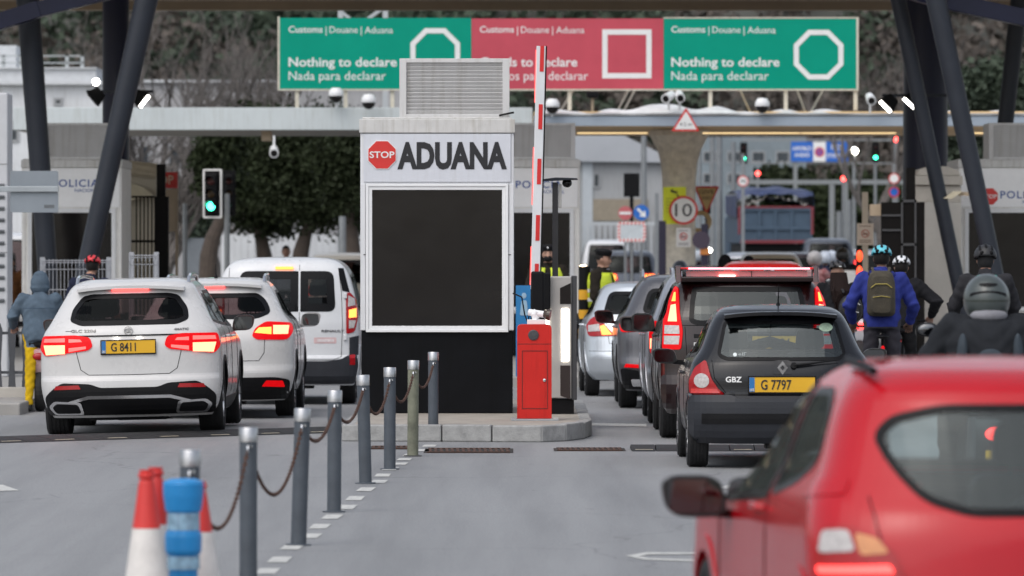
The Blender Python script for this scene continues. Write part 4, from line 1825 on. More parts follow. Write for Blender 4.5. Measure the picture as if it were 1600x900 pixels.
# --- white SUV, left lane (nearest)
H, L = 1.625, 4.66
k = 151.5
glc, glc_s = car(dict(
    label='white SUV with lit tail lamps and yellow plate G 8411 on the speed hump', cat='car', X=-3.955, D=58.9, yaw=-0.6, roll=-1.3, L=L, W=1.89, belt=1.08, win_top=1.49,
    yr=[(.20, .16), (.30, .05), (.45, 0), (.58, .01), (.64, .04), (.90, .05), (1.08, .10), (1.16, .15), (1.46, .46), (1.52, .50), (1.59, .62), (1.625, .80)],
    w=[(.20, .83), (.32, .90), (.60, .945), (.92, .94), (1.06, .915), (1.18, .845), (1.46, .70), (1.55, .645), (1.60, .58), (1.625, .50)],
    yf=front_rows(L, H, 1.02, 1.0, 0.78), shape=dict(ry=.42, rf=.6, n=2.6), paint=white_p, wheel_r=.365, wheel_y=(.92, 3.79), tyre_w=.26, track=.80,
    rear_win=[([(-.62, 1.20), (-.50, 1.152), (.50, 1.152), (.62, 1.20), (.60, 1.32), (.50, 1.455), (.40, 1.478), (-.40, 1.478), (-.50, 1.455), (-.60, 1.32)], 0.04)], frit=.05, rear_glass=glass_d,
    side_win=[([(.62, 1.17), (1.28, 1.13), (1.28, 1.46), (1.02, 1.46)], .05), ([(1.36, 1.13), (2.15, 1.10), (2.15, 1.49), (1.36, 1.49)], .04), ([(2.23, 1.10), (3.18, 1.09), (2.62, 1.49), (2.23, 1.50)], .05)],
    front_win=fwin(L, H, .72, 1.04), seat_y=(1.25, 2.2), seat_top=1.40,
    lamps=[dict(poly=rpoly([(.37, .94), (.42, .90), (.875, .845), (.93, .92), (.90, 1.05), (.55, 1.055), (.40, 1.03)], .03), mat=lens_lit,
                cores=[('brake_light', [(.66, .868), (.86, .856), (.885, .955), (.66, .955)], brk), ('brake_light', [(.66, .985), (.885, .985), (.875, 1.02), (.66, 1.025)], brk2),
                       ('brake_light', [(.44, .915), (.62, .885), (.62, .925), (.44, .94)], brk2), ('brake_light', [(.48, .985), (.62, .98), (.62, 1.015), (.50, 1.01)], brk2)])],
    rear_sheets=[('bumper_lower', rpoly([(-.86, .235), (.86, .235), (.885, .42), (.80, .50), (.70, .565), (.40, .55), (.30, .51), (-.30, .51), (-.40, .55), (-.70, .565), (-.80, .50), (-.885, .42)], .04), .012, dark_pl, .05),
                 ('2reflector', [(.50, .50), (.78, .495), (.76, .535), (.52, .54)], .018, lens_red, .01),
                 ('chrome_strip', [(-.66, .345), (-.42, .40), (.42, .40), (.66, .345), (.66, .37), (.43, .43), (-.43, .43), (-.66, .37)], .022, chrome, .03),
                 ('2exhaust_trim', rpoly([(.47, .25), (.78, .25), (.84, .33), (.78, .385), (.50, .37)], .03), .024, chrome, .03),
                 ('2exhaust_mouth', rpoly([(.50, .268), (.76, .268), (.80, .325), (.755, .36), (.535, .35)], .025), .028, black_pl, .01),
                 ('tailgate_handle', [(-.54, 1.04), (.54, 1.04), (.54, 1.052), (-.54, 1.052)], .01, frit_m, .01),
                 ('rear_sill', [(-.45, .17), (.45, .17), (.35, .215), (-.35, .215)], -.05, black_pl, .02)],
    seams=[[(-.56, 1.03), (-.54, .86), (-.50, .70), (-.42, .645), (0, .64), (.42, .645), (.50, .70), (.54, .86), (.56, 1.03)], [(-.66, 1.10), (-.60, 1.10)]],
    side_seams=[[(1.32, 1.12), (1.34, .9), (1.30, .62)], [(2.19, 1.12), (2.21, .40)], [(3.15, 1.05), (3.2, .45)]], handles=[(1.55, 1.0), (2.45, .99)],
    side_sheets=[('sill', [(1.35, .22), (3.35, .22), (3.35, .36), (1.35, .36)], .01, dark_pl, .03)], arch_m=dark_pl, lip=.03,
    mirror=(1.03, 2.95, 1.12, M('mirror_shell_dark', (0.03, 0.012, 0.012), 0.3, var=.1), (.115, .08, .085)),
    plate=(0.0, .93, .56, .135, 'G 8411'), brake_bar=(-.19, .19, 1.505, 1.53, .475, brk2), spoiler=(.56, 1.56, .44, .75, .05),
    rails=(.585, 1.645, .95, 2.6), letters=[('GLC 220d', -.60, -.34, 1.085, .028, M('badge_chrome_dark', (.12, .12, .12), .3, .8)), ('4MATIC', .47, .62, 1.088, .022, M('badge_chrome_dark', (.12, .12, .12), .3, .8))]))
# round star badge
bm = newbm()
y = glc_s.rear_y(0, 1.09) - 0.012
ringprism(bm, ngon(0, 1.095, .046, 28), ngon(0, 1.095, .039, 28), y - .006, y + .015)
for a in (90, 210, 330):
    c, s = math.cos(R(a)), math.sin(R(a))
    prism(bm, [(c * .041, 1.095 + s * .041), (-s * .008, 1.095 + c * .008), (s * .008, 1.095 - c * .008)], y - .008, y - .001)
obj('badge', bm, chrome, glc)
bm = newbm()
for x in (-.12, .11):
    box(bm, (x, glc_s.rear_y(0, 1.02) - .022, 1.022), (.035, .012, .008))
obj('plate_light', bm, lamp_w, glc)
bm = newbm()
for i in range(7):
    tube(bm, [(-.50 + .005 * i, .95 + .0, 1.59), (-.48, 2.4, 1.62)], .001, 4)
bm.free()

# --- white crossover ahead of it
H, L = 1.60, 4.36
kia, kia_s = car(dict(
    label='white crossover with red rear glass and glowing lamps between SUV and van', cat='car', X=PX(334, 64.9), D=64.9, yaw=0, roll=-.8, L=L, W=1.85, belt=1.08, win_top=1.46,
    yr=[(.20, .14), (.34, .03), (.52, 0), (.62, .03), (.88, .05), (1.06, .12), (1.14, .18), (1.44, .50), (1.50, .54), (1.57, .66), (1.60, .85)],
    w=[(.20, .80), (.34, .88), (.60, .925), (.90, .92), (1.05, .89), (1.18, .80), (1.44, .67), (1.53, .61), (1.58, .54), (1.60, .47)],
    yf=front_rows(L, H, 1.02, 1.0, .78), shape=dict(ry=.40, rf=.6, n=2.7), paint=white_p, wheel_r=.345, wheel_y=(.85, 3.49), tyre_w=.23, track=.79,
    rear_win=[([(-.66, 1.20), (-.50, 1.135), (.50, 1.135), (.66, 1.20), (.60, 1.34), (.50, 1.43), (-.50, 1.43), (-.60, 1.34)], .06)], frit=.05, rear_glass=glass_d,
    side_win=[([(.70, 1.22), (1.22, 1.14), (1.22, 1.42), (1.08, 1.43)], .05), ([(1.30, 1.13), (2.05, 1.10), (2.05, 1.47), (1.30, 1.45)], .04), ([(2.13, 1.10), (3.0, 1.09), (2.5, 1.46), (2.13, 1.48)], .05)], side_glass=glass_d,
    front_win=fwin(L, H, .70, 1.04), seat_y=(1.2, 2.1), seat_top=1.38,
    lamps=[dict(poly=rpoly([(.44, .94), (.50, .90), (.84, .895), (.90, .98), (.88, 1.08), (.60, 1.10), (.48, 1.03)], .04), mat=lens_lit,
                cores=[('brake_light', [(.47, .975), (.66, .955), (.66, 1.035), (.52, 1.03)], brk3), ('brake_light', [(.68, .955), (.84, .955), (.85, 1.05), (.68, 1.055)], brk)])],
    rear_sheets=[('bumper_lower', rpoly([(-.84, .22), (.84, .22), (.86, .44), (.70, .47), (-.70, .47), (-.86, .44)], .04), .012, dark_pl, .05),
                 ('2reflector', rpoly([(.55, .37), (.80, .36), (.78, .43), (.60, .435)], .01), .018, lens_lit, .01)],
    seams=[[(-.60, 1.10), (-.58, .75), (-.52, .66), (.52, .66), (.58, .75), (.60, 1.10)]],
    side_seams=[[(1.26, 1.12), (1.24, .62)], [(2.09, 1.12), (2.11, .40)]], handles=[(1.45, .98), (2.3, .97)], arch_m=dark_pl, lip=.035,
    mirror=(1.02, 2.80, 1.09, M('mirror_shell_white', (.35, .34, .34), .3, var=.05), (.115, .08, .085)),
    brake_bar=(-.12, .12, 1.495, 1.525, .515, brk2), spoiler=(.54, 1.545, .48, .8, .05), rails=(.56, 1.62, .95, 2.5),
    antenna=(0, .95, 1.60, .17, .07)))

# --- white van at the head of the left lane
H, L = 1.83, 4.21
van, van_s = car(dict(
    label='white panel van with twin rear windows beside the ADUANA booth', cat='van', X=PX(445, 70.8), D=70.8, yaw=0, L=L, W=1.83, belt=1.06, win_top=1.66,
    yr=[(.24, .10), (.36, .0), (.58, 0), (.62, .05), (1.0, .06), (1.10, .07), (1.62, .15), (1.72, .19), (1.80, .28), (1.83, .45)],
    w=[(.24, .84), (.38, .90), (.70, .915), (1.0, .91), (1.12, .90), (1.5, .83), (1.66, .77), (1.75, .70), (1.80, .62), (1.83, .50)],
    yf=[(.20, L - .1), (.5, L), (.8, L - .05), (.95, L - .25), (1.05, L - .8), (1.12, L - 1.0), (1.2, L - 1.1), (1.7, L - 1.6), (1.79, L - 1.8), (1.83, L - 2.1)],
    shape=dict(ry=.22, rf=.6, n=3.4), paint=white_p2, wheel_r=.325, wheel_y=(.72, 3.42), tyre_w=.2, track=.77,
    rear_win=[([(-.60, 1.16), (.165, 1.16), (.165, 1.665), (-.56, 1.665)], [.1, .02, .02, .1]), ([(.19, 1.16), (.63, 1.16), (.60, 1.665), (.19, 1.665)], [.02, .1, .1, .02])], frit=.10, rear_glass=glass('van_glass', (.40, .30, .29)),
    side_win=[([(.50, 1.18), (1.55, 1.16), (1.55, 1.62), (.55, 1.62)], .06), ([(1.68, 1.14), (2.75, 1.12), (2.35, 1.62), (1.68, 1.64)], .06)], side_glass=glass_d,
    front_win=fwin(L, H, .74, 1.2), seat_y=(1.3, 2.1), seat_top=1.52,
    lamps=[dict(poly=rpoly([(.76, .88), (.86, .91), (.90, 1.10), (.88, 1.30), (.80, 1.40), (.755, 1.39)], .03), mat=lens_red,
                cores=[('brake_light', [(.79, 1.08), (.875, 1.09), (.872, 1.20), (.79, 1.18)], brk3), ('reverse_light', [(.79, .95), (.85, .96), (.87, 1.05), (.79, 1.05)], lens_clear),
                       ('upper_lens', [(.775, 1.22), (.86, 1.24), (.85, 1.32), (.78, 1.36)], lens_clear)])],
    rear_sheets=[('bumper', rpoly([(-.86, .27), (.86, .27), (.90, .50), (.88, .64), (.70, .57), (.52, .545), (-.52, .545), (-.70, .57), (-.88, .64), (-.90, .50)], .04), .016, grey_pl, .06),
                 ('corner_trim', [(.80, .62), (.90, .62), (.905, .86), (.80, .84)], .012, grey_pl, .03),
                 ('2reflector', [(.80, .50), (.86, .50), (.86, .62), (.80, .60)], .024, lens_red, .01),
                 ('pillar_trim', [(.71, 1.42), (.80, 1.40), (.72, 1.70), (.655, 1.70)], .006, frit_m, .01)],
    seams=[[(.178, 1.15), (.178, .56)], [(.178, 1.67), (.178, 1.80)], [(-.70, 1.75), (-.715, .60), (-.60, .56), (.60, .56), (.70, .60), (.715, 1.0), (.70, 1.40), (.66, 1.70)]],
    side_seams=[[(1.62, 1.64), (1.62, .40)], [(2.8, 1.1), (2.8, .40)]], handles=[(1.75, 1.0)],
    mirror=(1.05, 2.75, 1.2, grey_pl, (.12, .08, .11)), brake_bar=(-.125, .10, 1.688, 1.722, .150, brk3),
    letters=[('RENAULT', .455, .735, .905, .030, M('badge_grey', (.08, .08, .085), .3, .5))]))
bm = newbm()
for z in (1.36, .84):
    box(bm, (.75, van_s.rear_y(.75, z) - .02, z), (.04, .03, .07))
obj('door_hinge', bm, white_p2, van, bevel=.008)
bm = newbm()
patch(bm, van_s.R, rpoly([(.36, .765), (.64, .765), (.64, .84), (.36, .84)], .015), .003, .05, .004)
obj('faded_sticker', bm, M('faded_pink', (.60, .42, .42), .5, var=.12, scale=12), van)
bm = newbm()
patch(bm, van_s.R, [(.40, .785), (.61, .785), (.61, .82), (.40, .82)], .006, .05, .002)
obj('sticker_band', bm, M('pale_sticker', (.70, .62, .62), .5, var=.15, scale=25), van)

# --- black hatchback, right lane
H, L = 1.435, 3.81
clio, clio_s = car(dict(
    label='black hatchback with GBZ badge and yellow plate G 7797 in the right lane', cat='car', X=PX(1222, 50.4), D=50.2, yaw=.3, L=L, W=1.64, belt=.94, win_top=1.30,
    yr=[(.22, .12), (.30, .03), (.45, 0), (.60, .01), (.645, .04), (.66, .09), (.80, .10), (.92, .13), (.97, .16), (1.28, .40), (1.33, .43), (1.40, .56), (1.435, .75)],
    w=[(.22, .74), (.32, .80), (.55, .825), (.75, .825), (.92, .795), (1.05, .715), (1.30, .605), (1.38, .55), (1.42, .48), (1.435, .42)],
    yf=front_rows(L, H, .90, .88, .68), shape=dict(ry=.36, rf=.55, n=2.7), paint=black_p, wheel_r=.29, wheel_y=(.62, 3.09), tyre_w=.19, track=.735,
    rear_win=[([(-.575, 1.0), (-.50, .955), (.50, .955), (.575, 1.0), (.535, 1.17), (.50, 1.305), (-.50, 1.305), (-.535, 1.17)], .04)], frit=.03, rear_glass=glass('hatch_glass', (.66, .76, .76), refl=.9, ior=1.9),
    side_win=[([(.50, 1.0), (1.45, .96), (1.45, 1.30), (.95, 1.31), (.72, 1.24)], .07), ([(1.53, .96), (2.62, .93), (2.1, 1.31), (1.53, 1.32)], .05)],
    front_win=fwin(L, H, .66, .92), seat_y=(1.05, 1.85), seat_top=1.20, low_rear=True, lining=M('lining_grey', (.09, .10, .105), .8),
    lamps=[dict(poly=rpoly([(.50, .655), (.80, .655), (.805, .78), (.755, .89), (.68, .945), (.66, .94), (.625, .80), (.56, .70)], .03), mat=lens_red, off=.02,
                cores=[('reverse_light', ngon(.70, .775, .062, 20), lens_clear), ('lower_lens', [(.545, .665), (.785, .665), (.785, .705), (.575, .705)], M('red_lens_bright', (.55, .02, .02), .1, var=.2, scale=50, coat=.5))])],
    rear_sheets=[('bumper', rpoly([(-.78, .24), (.78, .24), (.815, .40), (.815, .60), (.79, .64), (.45, .64), (.40, .615), (-.40, .615), (-.45, .64), (-.79, .64), (-.815, .60), (-.815, .40)], .02), .02, grey_pl, .06),
                 ('bumper_strip', [(-.70, .405), (.70, .405), (.70, .49), (-.70, .49)], .030, dark_pl, .02),
                 ('logo_plinth', rpoly([(-.085, .835), (.085, .835), (.085, .93), (.06, .955), (-.06, .955), (-.085, .93)], .02), .010, black_p, .01)],
    seams=[[(-.62, .96), (-.60, .80), (-.50, .67), (-.44, .645)], [(.62, .96), (.60, .80), (.50, .67), (.44, .645)], [(-.72, .345), (.72, .345)]],
    side_seams=[[(1.49, 1.3), (1.50, .6), (1.40, .35)], [(2.6, .9), (2.62, .35)]], handles=[(1.68, .82)], lip=.02,
    mirror=(.97, 2.42, .955, M('mirror_shell_black', (.012, .012, .013), .3, var=.1), (.11, .07, .07)),
    plate=(-.005, .745, .585, .135, 'G 7797'), spoiler=(.50, 1.385, .33, .7, .05), antenna=(.0, .85, 1.42, .21, .10), wiper=((.10, .905), (.50, .945)),
    letters=[('GBZ', -.50, -.36, .765, .048, white_sign)]))
# rhombus logo
bm = newbm()
y = clio_s.rear_y(0, .89) - .016
o_ = [(0, .832), (.047, .893), (0, .954), (-.047, .893)]
ringprism(bm, o_, [(0, .868), (.020, .893), (0, .918), (-.020, .893)], y - .008, y + .004)
obj('badge', bm, chrome, clio)
bm = newbm()
patch(bm, clio_s.R, ngon(.40, 1.245, .062, 24, ry=.038), .006, .03, .002)
st = obj('round_sticker', bm, M('pale_green_sticker', (.30, .40, .30), .4, var=.3, scale=40), clio)
bm = newbm()
for x0, x1, z in ((-.43, -.41, 1.0),):
    pass
patch(bm, clio_s.R, ngon(-.415, 1.005, .017, 14), .006, .03, .002)
obj('round_sticker', bm, M('pale_sticker2', (.55, .60, .60), .4, var=.2), clio)
text('lettering', 'elF', M('pale_sticker2', (.55, .60, .60), .4), -.385, -.315, .995, .028, 0, clio, mf=lambda a, b, d: clio_s.R(a, b, .006))
bm = newbm()
patch(bm, clio_s.R, [(-.475, .67), (-.42, .665), (-.42, .685), (-.47, .69)], .004, .05, .004)
obj('small_badge', bm, grey_pl, clio)

# --- dark SUV with tall lamps
H, L = 1.66, 4.6
crv, crv_s = car(dict(
    label='dark maroon SUV with tall glowing lamp columns behind the black hatchback', cat='car', X=PX(1168, 58.0), D=57.8, yaw=0, L=L, W=1.78, belt=1.14, win_top=1.56,
    yr=[(.26, .12), (.36, .02), (.56, 0), (.66, .03), (.95, .05), (1.12, .08), (1.22, .10), (1.55, .30), (1.60, .33), (1.64, .42), (1.66, .6)],
    w=[(.26, .80), (.38, .86), (.66, .89), (.95, .89), (1.10, .875), (1.25, .83), (1.50, .745), (1.58, .70), (1.63, .64), (1.66, .55)],
    yf=front_rows(L, H, 1.08, 1.06, .82), shape=dict(ry=.28, rf=.55, n=3.2), paint=maroon_p, wheel_r=.35, wheel_y=(.85, 3.47), tyre_w=.235, track=.765,
    rear_win=[([(-.60, 1.20), (-.52, 1.165), (.52, 1.165), (.60, 1.20), (.585, 1.40), (.555, 1.555), (-.555, 1.555), (-.585, 1.40)], .04)], frit=.05, rear_glass=glass('suv_glass', (.42, .32, .32), refl=.7, ior=1.8),
    side_win=[([(.42, 1.22), (1.10, 1.18), (1.10, 1.55), (.55, 1.55)], .06), ([(1.18, 1.17), (2.05, 1.15), (2.05, 1.57), (1.18, 1.56)], .04), ([(2.13, 1.15), (3.1, 1.13), (2.6, 1.56), (2.13, 1.58)], .05)], side_glass=glass_d,
    front_win=fwin(L, H, .70, 1.1), seat_y=(1.2, 2.1), seat_top=1.43, low_rear=True,
    lamps=[dict(poly=rpoly([(.68, .92), (.86, .92), (.845, 1.2), (.795, 1.42), (.735, 1.555), (.695, 1.55), (.69, 1.3), (.66, 1.1)], .03), mat=lens_lit, off=.018,
                cores=[('brake_light', [(.715, 1.20), (.80, 1.20), (.765, 1.36), (.722, 1.37)], brk), ('brake_light', [(.722, 1.40), (.757, 1.40), (.728, 1.49), (.716, 1.49)], brk3),
                       ('reverse_light', [(.69, 1.075), (.835, 1.075), (.83, 1.16), (.695, 1.16)], lens_clear), ('reverse_light', [(.70, .97), (.84, .97), (.838, 1.055), (.69, 1.055)], lens_clear)])],
    rear_sheets=[('bumper', rpoly([(-.83, .28), (.83, .28), (.87, .46), (.87, .66), (-.87, .66), (-.87, .46)], .04), .016, maroon_p, .05),
                 ('tailgate_trim', [(-.55, 1.04), (.55, 1.04), (.55, 1.075), (-.55, 1.075)], .012, black_pl, .02)],
    seams=[[(-.64, 1.15), (-.62, .80), (-.58, .68), (.58, .68), (.62, .80), (.64, 1.15)], [(-.67, 1.165), (.67, 1.165)]],
    side_seams=[[(1.14, 1.55), (1.14, .62)], [(2.09, 1.57), (2.1, .42)]], handles=[(1.3, 1.05), (2.2, 1.03)],
    mirror=(1.0, 2.95, 1.16, M('mirror_shell_black', (.012, .012, .013), .3), (.12, .08, .10)),
    plate=(.29, .99, .50, .14, '99 A 84'), plate_kw=dict(blue=False), let_off=.004,
    letters=[('DISCOVERY', -.55, -.30, .955, .035, white_sign)], rails=(.60, 1.69, .9, 2.6), rail_m=black_pl))
# raised roof wing: two dark fins, a pale band coloured like a reflection and a red light bar
bm = newbm()
for s in (-1, 1):
    prism(bm, [(.22, 1.60), (.62, 1.655), (.52, 1.77), (.36, 1.775)], s * .70 - .03, s * .70 + .03, 'yz')
wg = obj('roof_wing', bm, M('wing_black_red', (.035, .006, .007), .25, var=.1, coat=.5), crv, bevel=.012)
bm = newbm()
box(bm, (0, .38, 1.745), (1.36, .16, .022))
obj('wing_blade', bm, red_p2, wg, bevel=.008)
bm = newbm()
box(bm, (.02, .290, 1.744), (1.24, .016, .018))
obj('light_bar', bm, EM('pink_light_bar', (1.0, .10, .12), 9), wg)
bm = newbm()
box(bm, (0, .40, 1.69), (1.24, .012, .062))
obj('wing_reflection', bm, M('pale_wing_band', (.62, .46, .47), .25, var=.08, coat=.5), wg)
bm = newbm()
box(bm, (.05, .388, 1.69), (.006, .012, .062))
obj('wing_divider', bm, black_pl, wg)
bm = newbm()
box(bm, (-.20, .388, 1.666), (.165, .02, .02))
obj('high_brake_light', bm, EM('bright_brake', (1.0, .22, .18), 12), wg)
bm = newbm()
box(bm, (0, .42, 1.635), (1.38, .30, .055))
obj('wing_base', bm, maroon_p, wg, bevel=.015)

# --- silver MPV half hidden behind it
H, L = 1.69, 4.3
mpv, mpv_s = car(dict(
    label='silver people carrier almost hidden behind the dark maroon SUV', cat='car', X=2.36, D=62.8, L=L, W=1.74, belt=1.08, win_top=1.55,
    yr=[(.22, .10), (.34, .02), (.55, 0), (.64, .04), (.95, .06), (1.12, .10), (1.52, .26), (1.60, .32), (1.66, .42), (1.69, .6)],
    w=[(.22, .78), (.36, .85), (.62, .87), (.90, .87), (1.05, .855), (1.20, .79), (1.52, .67), (1.60, .62), (1.66, .55), (1.69, .45)],
    yf=front_rows(L, H, 1.05, 1.02, .8), shape=dict(ry=.30, rf=.6, n=3.0), paint=silver_p, wheel_r=.32, wheel_y=(.75, 3.38), tyre_w=.2, track=.745,
    rear_win=[([(-.62, 1.16), (.62, 1.16), (.54, 1.55), (-.54, 1.55)], .1)], rear_glass=glass_d,
    side_win=[([(.45, 1.15), (1.05, 1.12), (1.05, 1.54), (.65, 1.54)], .08), ([(1.13, 1.12), (1.98, 1.10), (1.98, 1.57), (1.13, 1.56)], .04), ([(2.06, 1.10), (3.0, 1.08), (2.5, 1.56), (2.06, 1.58)], .05)], side_glass=glass_d,
    front_win=fwin(L, H, .70, 1.06), seat_y=(1.2, 2.0), seat_top=1.42,
    lamps=[dict(poly=rpoly([(.66, .78), (.82, .78), (.835, 1.0), (.80, 1.14), (.72, 1.14), (.66, 1.0)], .03), mat=lens_lit,
                cores=[('brake_light', [(.70, .84), (.82, .84), (.82, .95), (.70, .95)], brk)])],
    rear_sheets=[('bumper_strip', [(-.80, .40), (.80, .40), (.80, .48), (-.80, .48)], .02, grey_pl, .02)],
    side_seams=[[(1.09, 1.55), (1.09, .62)], [(2.02, 1.57), (2.03, .42)]], handles=[(1.25, .98), (2.15, .97)], rails=(.56, 1.70, .8, 2.4), rail_m=silver_p,
    mirror=(1.0, 2.75, 1.08, M('mirror_shell_silver', (.10, .08, .08), .3), (.12, .08, .09))))

# --- graphite SUV
H, L = 1.62, 4.41
gsu, gsu_s = car(dict(
    label='dark grey SUV with roof rails between the silver people carrier and pale hatchback', cat='car', X=2.19, D=68.8, L=L, W=1.82, belt=1.08, win_top=1.48,
    yr=[(.22, .12), (.34, .03), (.52, 0), (.64, .03), (.90, .06), (1.08, .12), (1.46, .42), (1.53, .48), (1.59, .58), (1.62, .75)],
    w=[(.22, .80), (.36, .88), (.62, .91), (.90, .91), (1.05, .885), (1.18, .81), (1.46, .67), (1.54, .61), (1.59, .55), (1.62, .47)],
    yf=front_rows(L, H, 1.03, 1.0, .8), shape=dict(ry=.38, rf=.6, n=2.8), paint=grey_p, wheel_r=.34, wheel_y=(.85, 3.49), tyre_w=.225, track=.775,
    rear_win=[([(-.62, 1.16), (.62, 1.16), (.52, 1.46), (-.52, 1.46)], .09)], rear_glass=glass_d,
    side_win=[([(.62, 1.20), (1.20, 1.13), (1.20, 1.44), (1.0, 1.45)], .05), ([(1.28, 1.13), (2.05, 1.10), (2.05, 1.49), (1.28, 1.47)], .04), ([(2.13, 1.10), (3.05, 1.09), (2.55, 1.48), (2.13, 1.50)], .05)], side_glass=glass_d,
    front_win=fwin(L, H, .70, 1.04), seat_y=(1.2, 2.1), seat_top=1.38,
    lamps=[dict(poly=rpoly([(.56, .95), (.86, .93), (.88, 1.04), (.62, 1.09)], .03), mat=lens_lit, cores=[('brake_light', [(.64, .975), (.83, .965), (.84, 1.03), (.66, 1.045)], brk2)])],
    rear_sheets=[('bumper_lower', rpoly([(-.83, .25), (.83, .25), (.87, .50), (.60, .46), (-.60, .46), (-.87, .50)], .04), .012, dark_pl, .05), ('2reflector', [(.62, .50), (.82, .51), (.80, .55), (.64, .54)], .02, lens_lit, .01),
                 ('2exhaust_trim', rpoly([(.50, .29), (.72, .29), (.74, .37), (.52, .37)], .02), .022, chrome, .02)],
    side_seams=[[(1.24, 1.12), (1.22, .62)], [(2.09, 1.12), (2.11, .40)]], handles=[(1.45, .98), (2.3, .97)], rails=(.585, 1.665, .9, 2.5), arch_m=dark_pl,
    mirror=(1.03, 2.75, 1.09, M('mirror_shell_redlit', (.05, .008, .008), .25), (.12, .08, .085))))  # red lamp light put into the mirror shell colour

# --- pale silver hatchback
H, L = 1.50, 4.05
psh, psh_s = car(dict(
    label='pale silver hatchback at the kiosk with rounded tail and clear lamps', cat='car', X=1.82, D=74.6, yaw=1.0, L=L, W=1.70, belt=1.0, win_top=1.39,
    yr=[(.22, .12), (.34, .03), (.50, 0), (.62, .02), (.85, .06), (1.0, .12), (1.08, .17), (1.38, .46), (1.44, .52), (1.48, .62), (1.50, .8)],
    w=[(.22, .76), (.34, .83), (.58, .85), (.82, .85), (.98, .825), (1.10, .76), (1.36, .64), (1.43, .585), (1.48, .50), (1.50, .42)],
    yf=front_rows(L, H, .95, .92, .74), shape=dict(ry=.42, rf=.6, n=2.5), paint=iceblue_p, wheel_r=.305, wheel_y=(.70, 3.2), tyre_w=.195, track=.75,
    rear_win=[([(-.62, 1.08), (.62, 1.08), (.52, 1.38), (-.52, 1.38)], .09)], rear_glass=glass('pale_hatch_glass', (.40, .46, .48)),
    side_win=[([(.58, 1.12), (1.10, 1.06), (1.10, 1.36), (.95, 1.37)], .05), ([(1.18, 1.05), (1.90, 1.02), (1.90, 1.40), (1.18, 1.38)], .04), ([(1.98, 1.02), (2.85, 1.0), (2.35, 1.39), (1.98, 1.41)], .05)], side_glass=glass_d,
    front_win=fwin(L, H, .66, .97), seat_y=(1.1, 1.95), seat_top=1.30,
    lamps=[dict(poly=rpoly([(.46, .80), (.80, .79), (.83, .93), (.77, 1.02), (.66, 1.07), (.60, .95)], .04), mat=lens_red,
                cores=[('brake_light', [(.50, .815), (.63, .81), (.655, .92), (.60, .94)], brk3), ('reverse_light', [(.65, .86), (.80, .85), (.80, .93), (.665, .95)], lens_clear)])],
    seams=[[(-.58, 1.0), (-.54, .70), (.54, .70), (.58, 1.0)], [(-.80, .60), (.80, .60)]],
    side_seams=[[(1.14, 1.05), (1.14, .62)], [(1.94, 1.05), (1.95, .40)]], handles=[(1.3, .93), (2.1, .92)],
    mirror=(.98, 2.55, 1.01, M('mirror_shell_black', (.012, .012, .013), .3), (.115, .075, .08)),
    brake_bar=(-.12, .12, 1.40, 1.418, .455, lens_red), antenna=(0, 1.0, 1.50, .16, .08)))

# --- red hatchback close to the camera
H, L = 1.50, 3.95
redc, red_s = car(dict(
    label='blurred red hatchback in the near right corner, black door mirror out', cat='car', X=2.04, D=22.0, yaw=6.6, L=L, W=1.68, belt=.98, win_top=1.36,
    yr=[(.22, .14), (.34, .04), (.50, 0), (.62, .02), (.80, .05), (.90, .09), (.98, .15), (1.32, .40), (1.38, .44), (1.46, .60), (1.50, .85)],
    w=[(.22, .76), (.34, .82), (.56, .84), (.80, .838), (.94, .815), (1.06, .755), (1.32, .655), (1.42, .59), (1.47, .53), (1.50, .44)],
    yf=front_rows(L, H, .90, .87, .72), shape=dict(ry=.46, rf=.6, n=2.4), paint=red_p, wheel_r=.30, wheel_y=(.66, 3.12), tyre_w=.19, track=.745,
    rear_win=[([(-.42, .96), (-.25, .905), (.25, .905), (.42, .96), (.52, 1.08), (.575, 1.21), (.50, 1.29), (.30, 1.335), (-.30, 1.335), (-.50, 1.29), (-.575, 1.21), (-.52, 1.08)], .06)], frit=.032, rear_glass=glass('red_hatch_glass', (.62, .76, .76), refl=.9, ior=1.75),
    side_win=[([(.74, 1.10), (1.0, 1.0), (1.44, .93), (1.44, 1.38), (1.05, 1.39), (.84, 1.30)], .08), ([(1.50, .92), (2.66, .86), (2.12, 1.38), (1.50, 1.40)], .05)], side_glass=glass('red_side_glass', (.60, .68, .66), refl=.8, ior=1.8),
    front_win=fwin(L, H, .68, .94), seat_y=(1.1, 1.95), seat_top=1.20, low_rear=True, lining=M('lining_grey', (.09, .10, .105), .8),
    lamps=[dict(poly=rpoly([(.50, .66), (.52, .60), (.80, .58), (.815, .72), (.79, .86), (.70, .87), (.56, .80)], .05), mat=lens_red, off=.018,
                cores=[('reverse_light', rpoly([(.68, .77), (.80, .76), (.785, .845), (.70, .85)], .02), lens_clear), ('indicator', rpoly([(.56, .765), (.665, .755), (.68, .84), (.60, .82)], .02), lens_amber),
                       ('brake_light', rpoly([(.545, .69), (.80, .68), (.805, .71), (.56, .72)], .01), brk2)])],
    seams=[[(-.62, .98), (-.60, .84), (-.50, .60)], [(.62, .98), (.60, .84), (.50, .60)]],
    side_seams=[[(1.47, 1.4), (1.47, .55), (1.35, .36)], [(2.7, .95), (2.7, .36)]], handles=[(1.65, .88)],
    mirror=(1.0, 2.36, .895, M('mirror_shell_black', (.012, .012, .013), .3), (.135, .09, .092)), plate=(0, .52, .50, .11, 'G 2194')))
bm = newbm()
for s in (-1, 1):
    tube(bm, [(s * .535, .64, 1.462), (s * .545, .82, 1.482), (s * .55, 1.15, 1.496)], .018, 8)
obj('roof_strip', bm, black_pl, redc)
bm = newbm()
sl = red_s.S(-1)
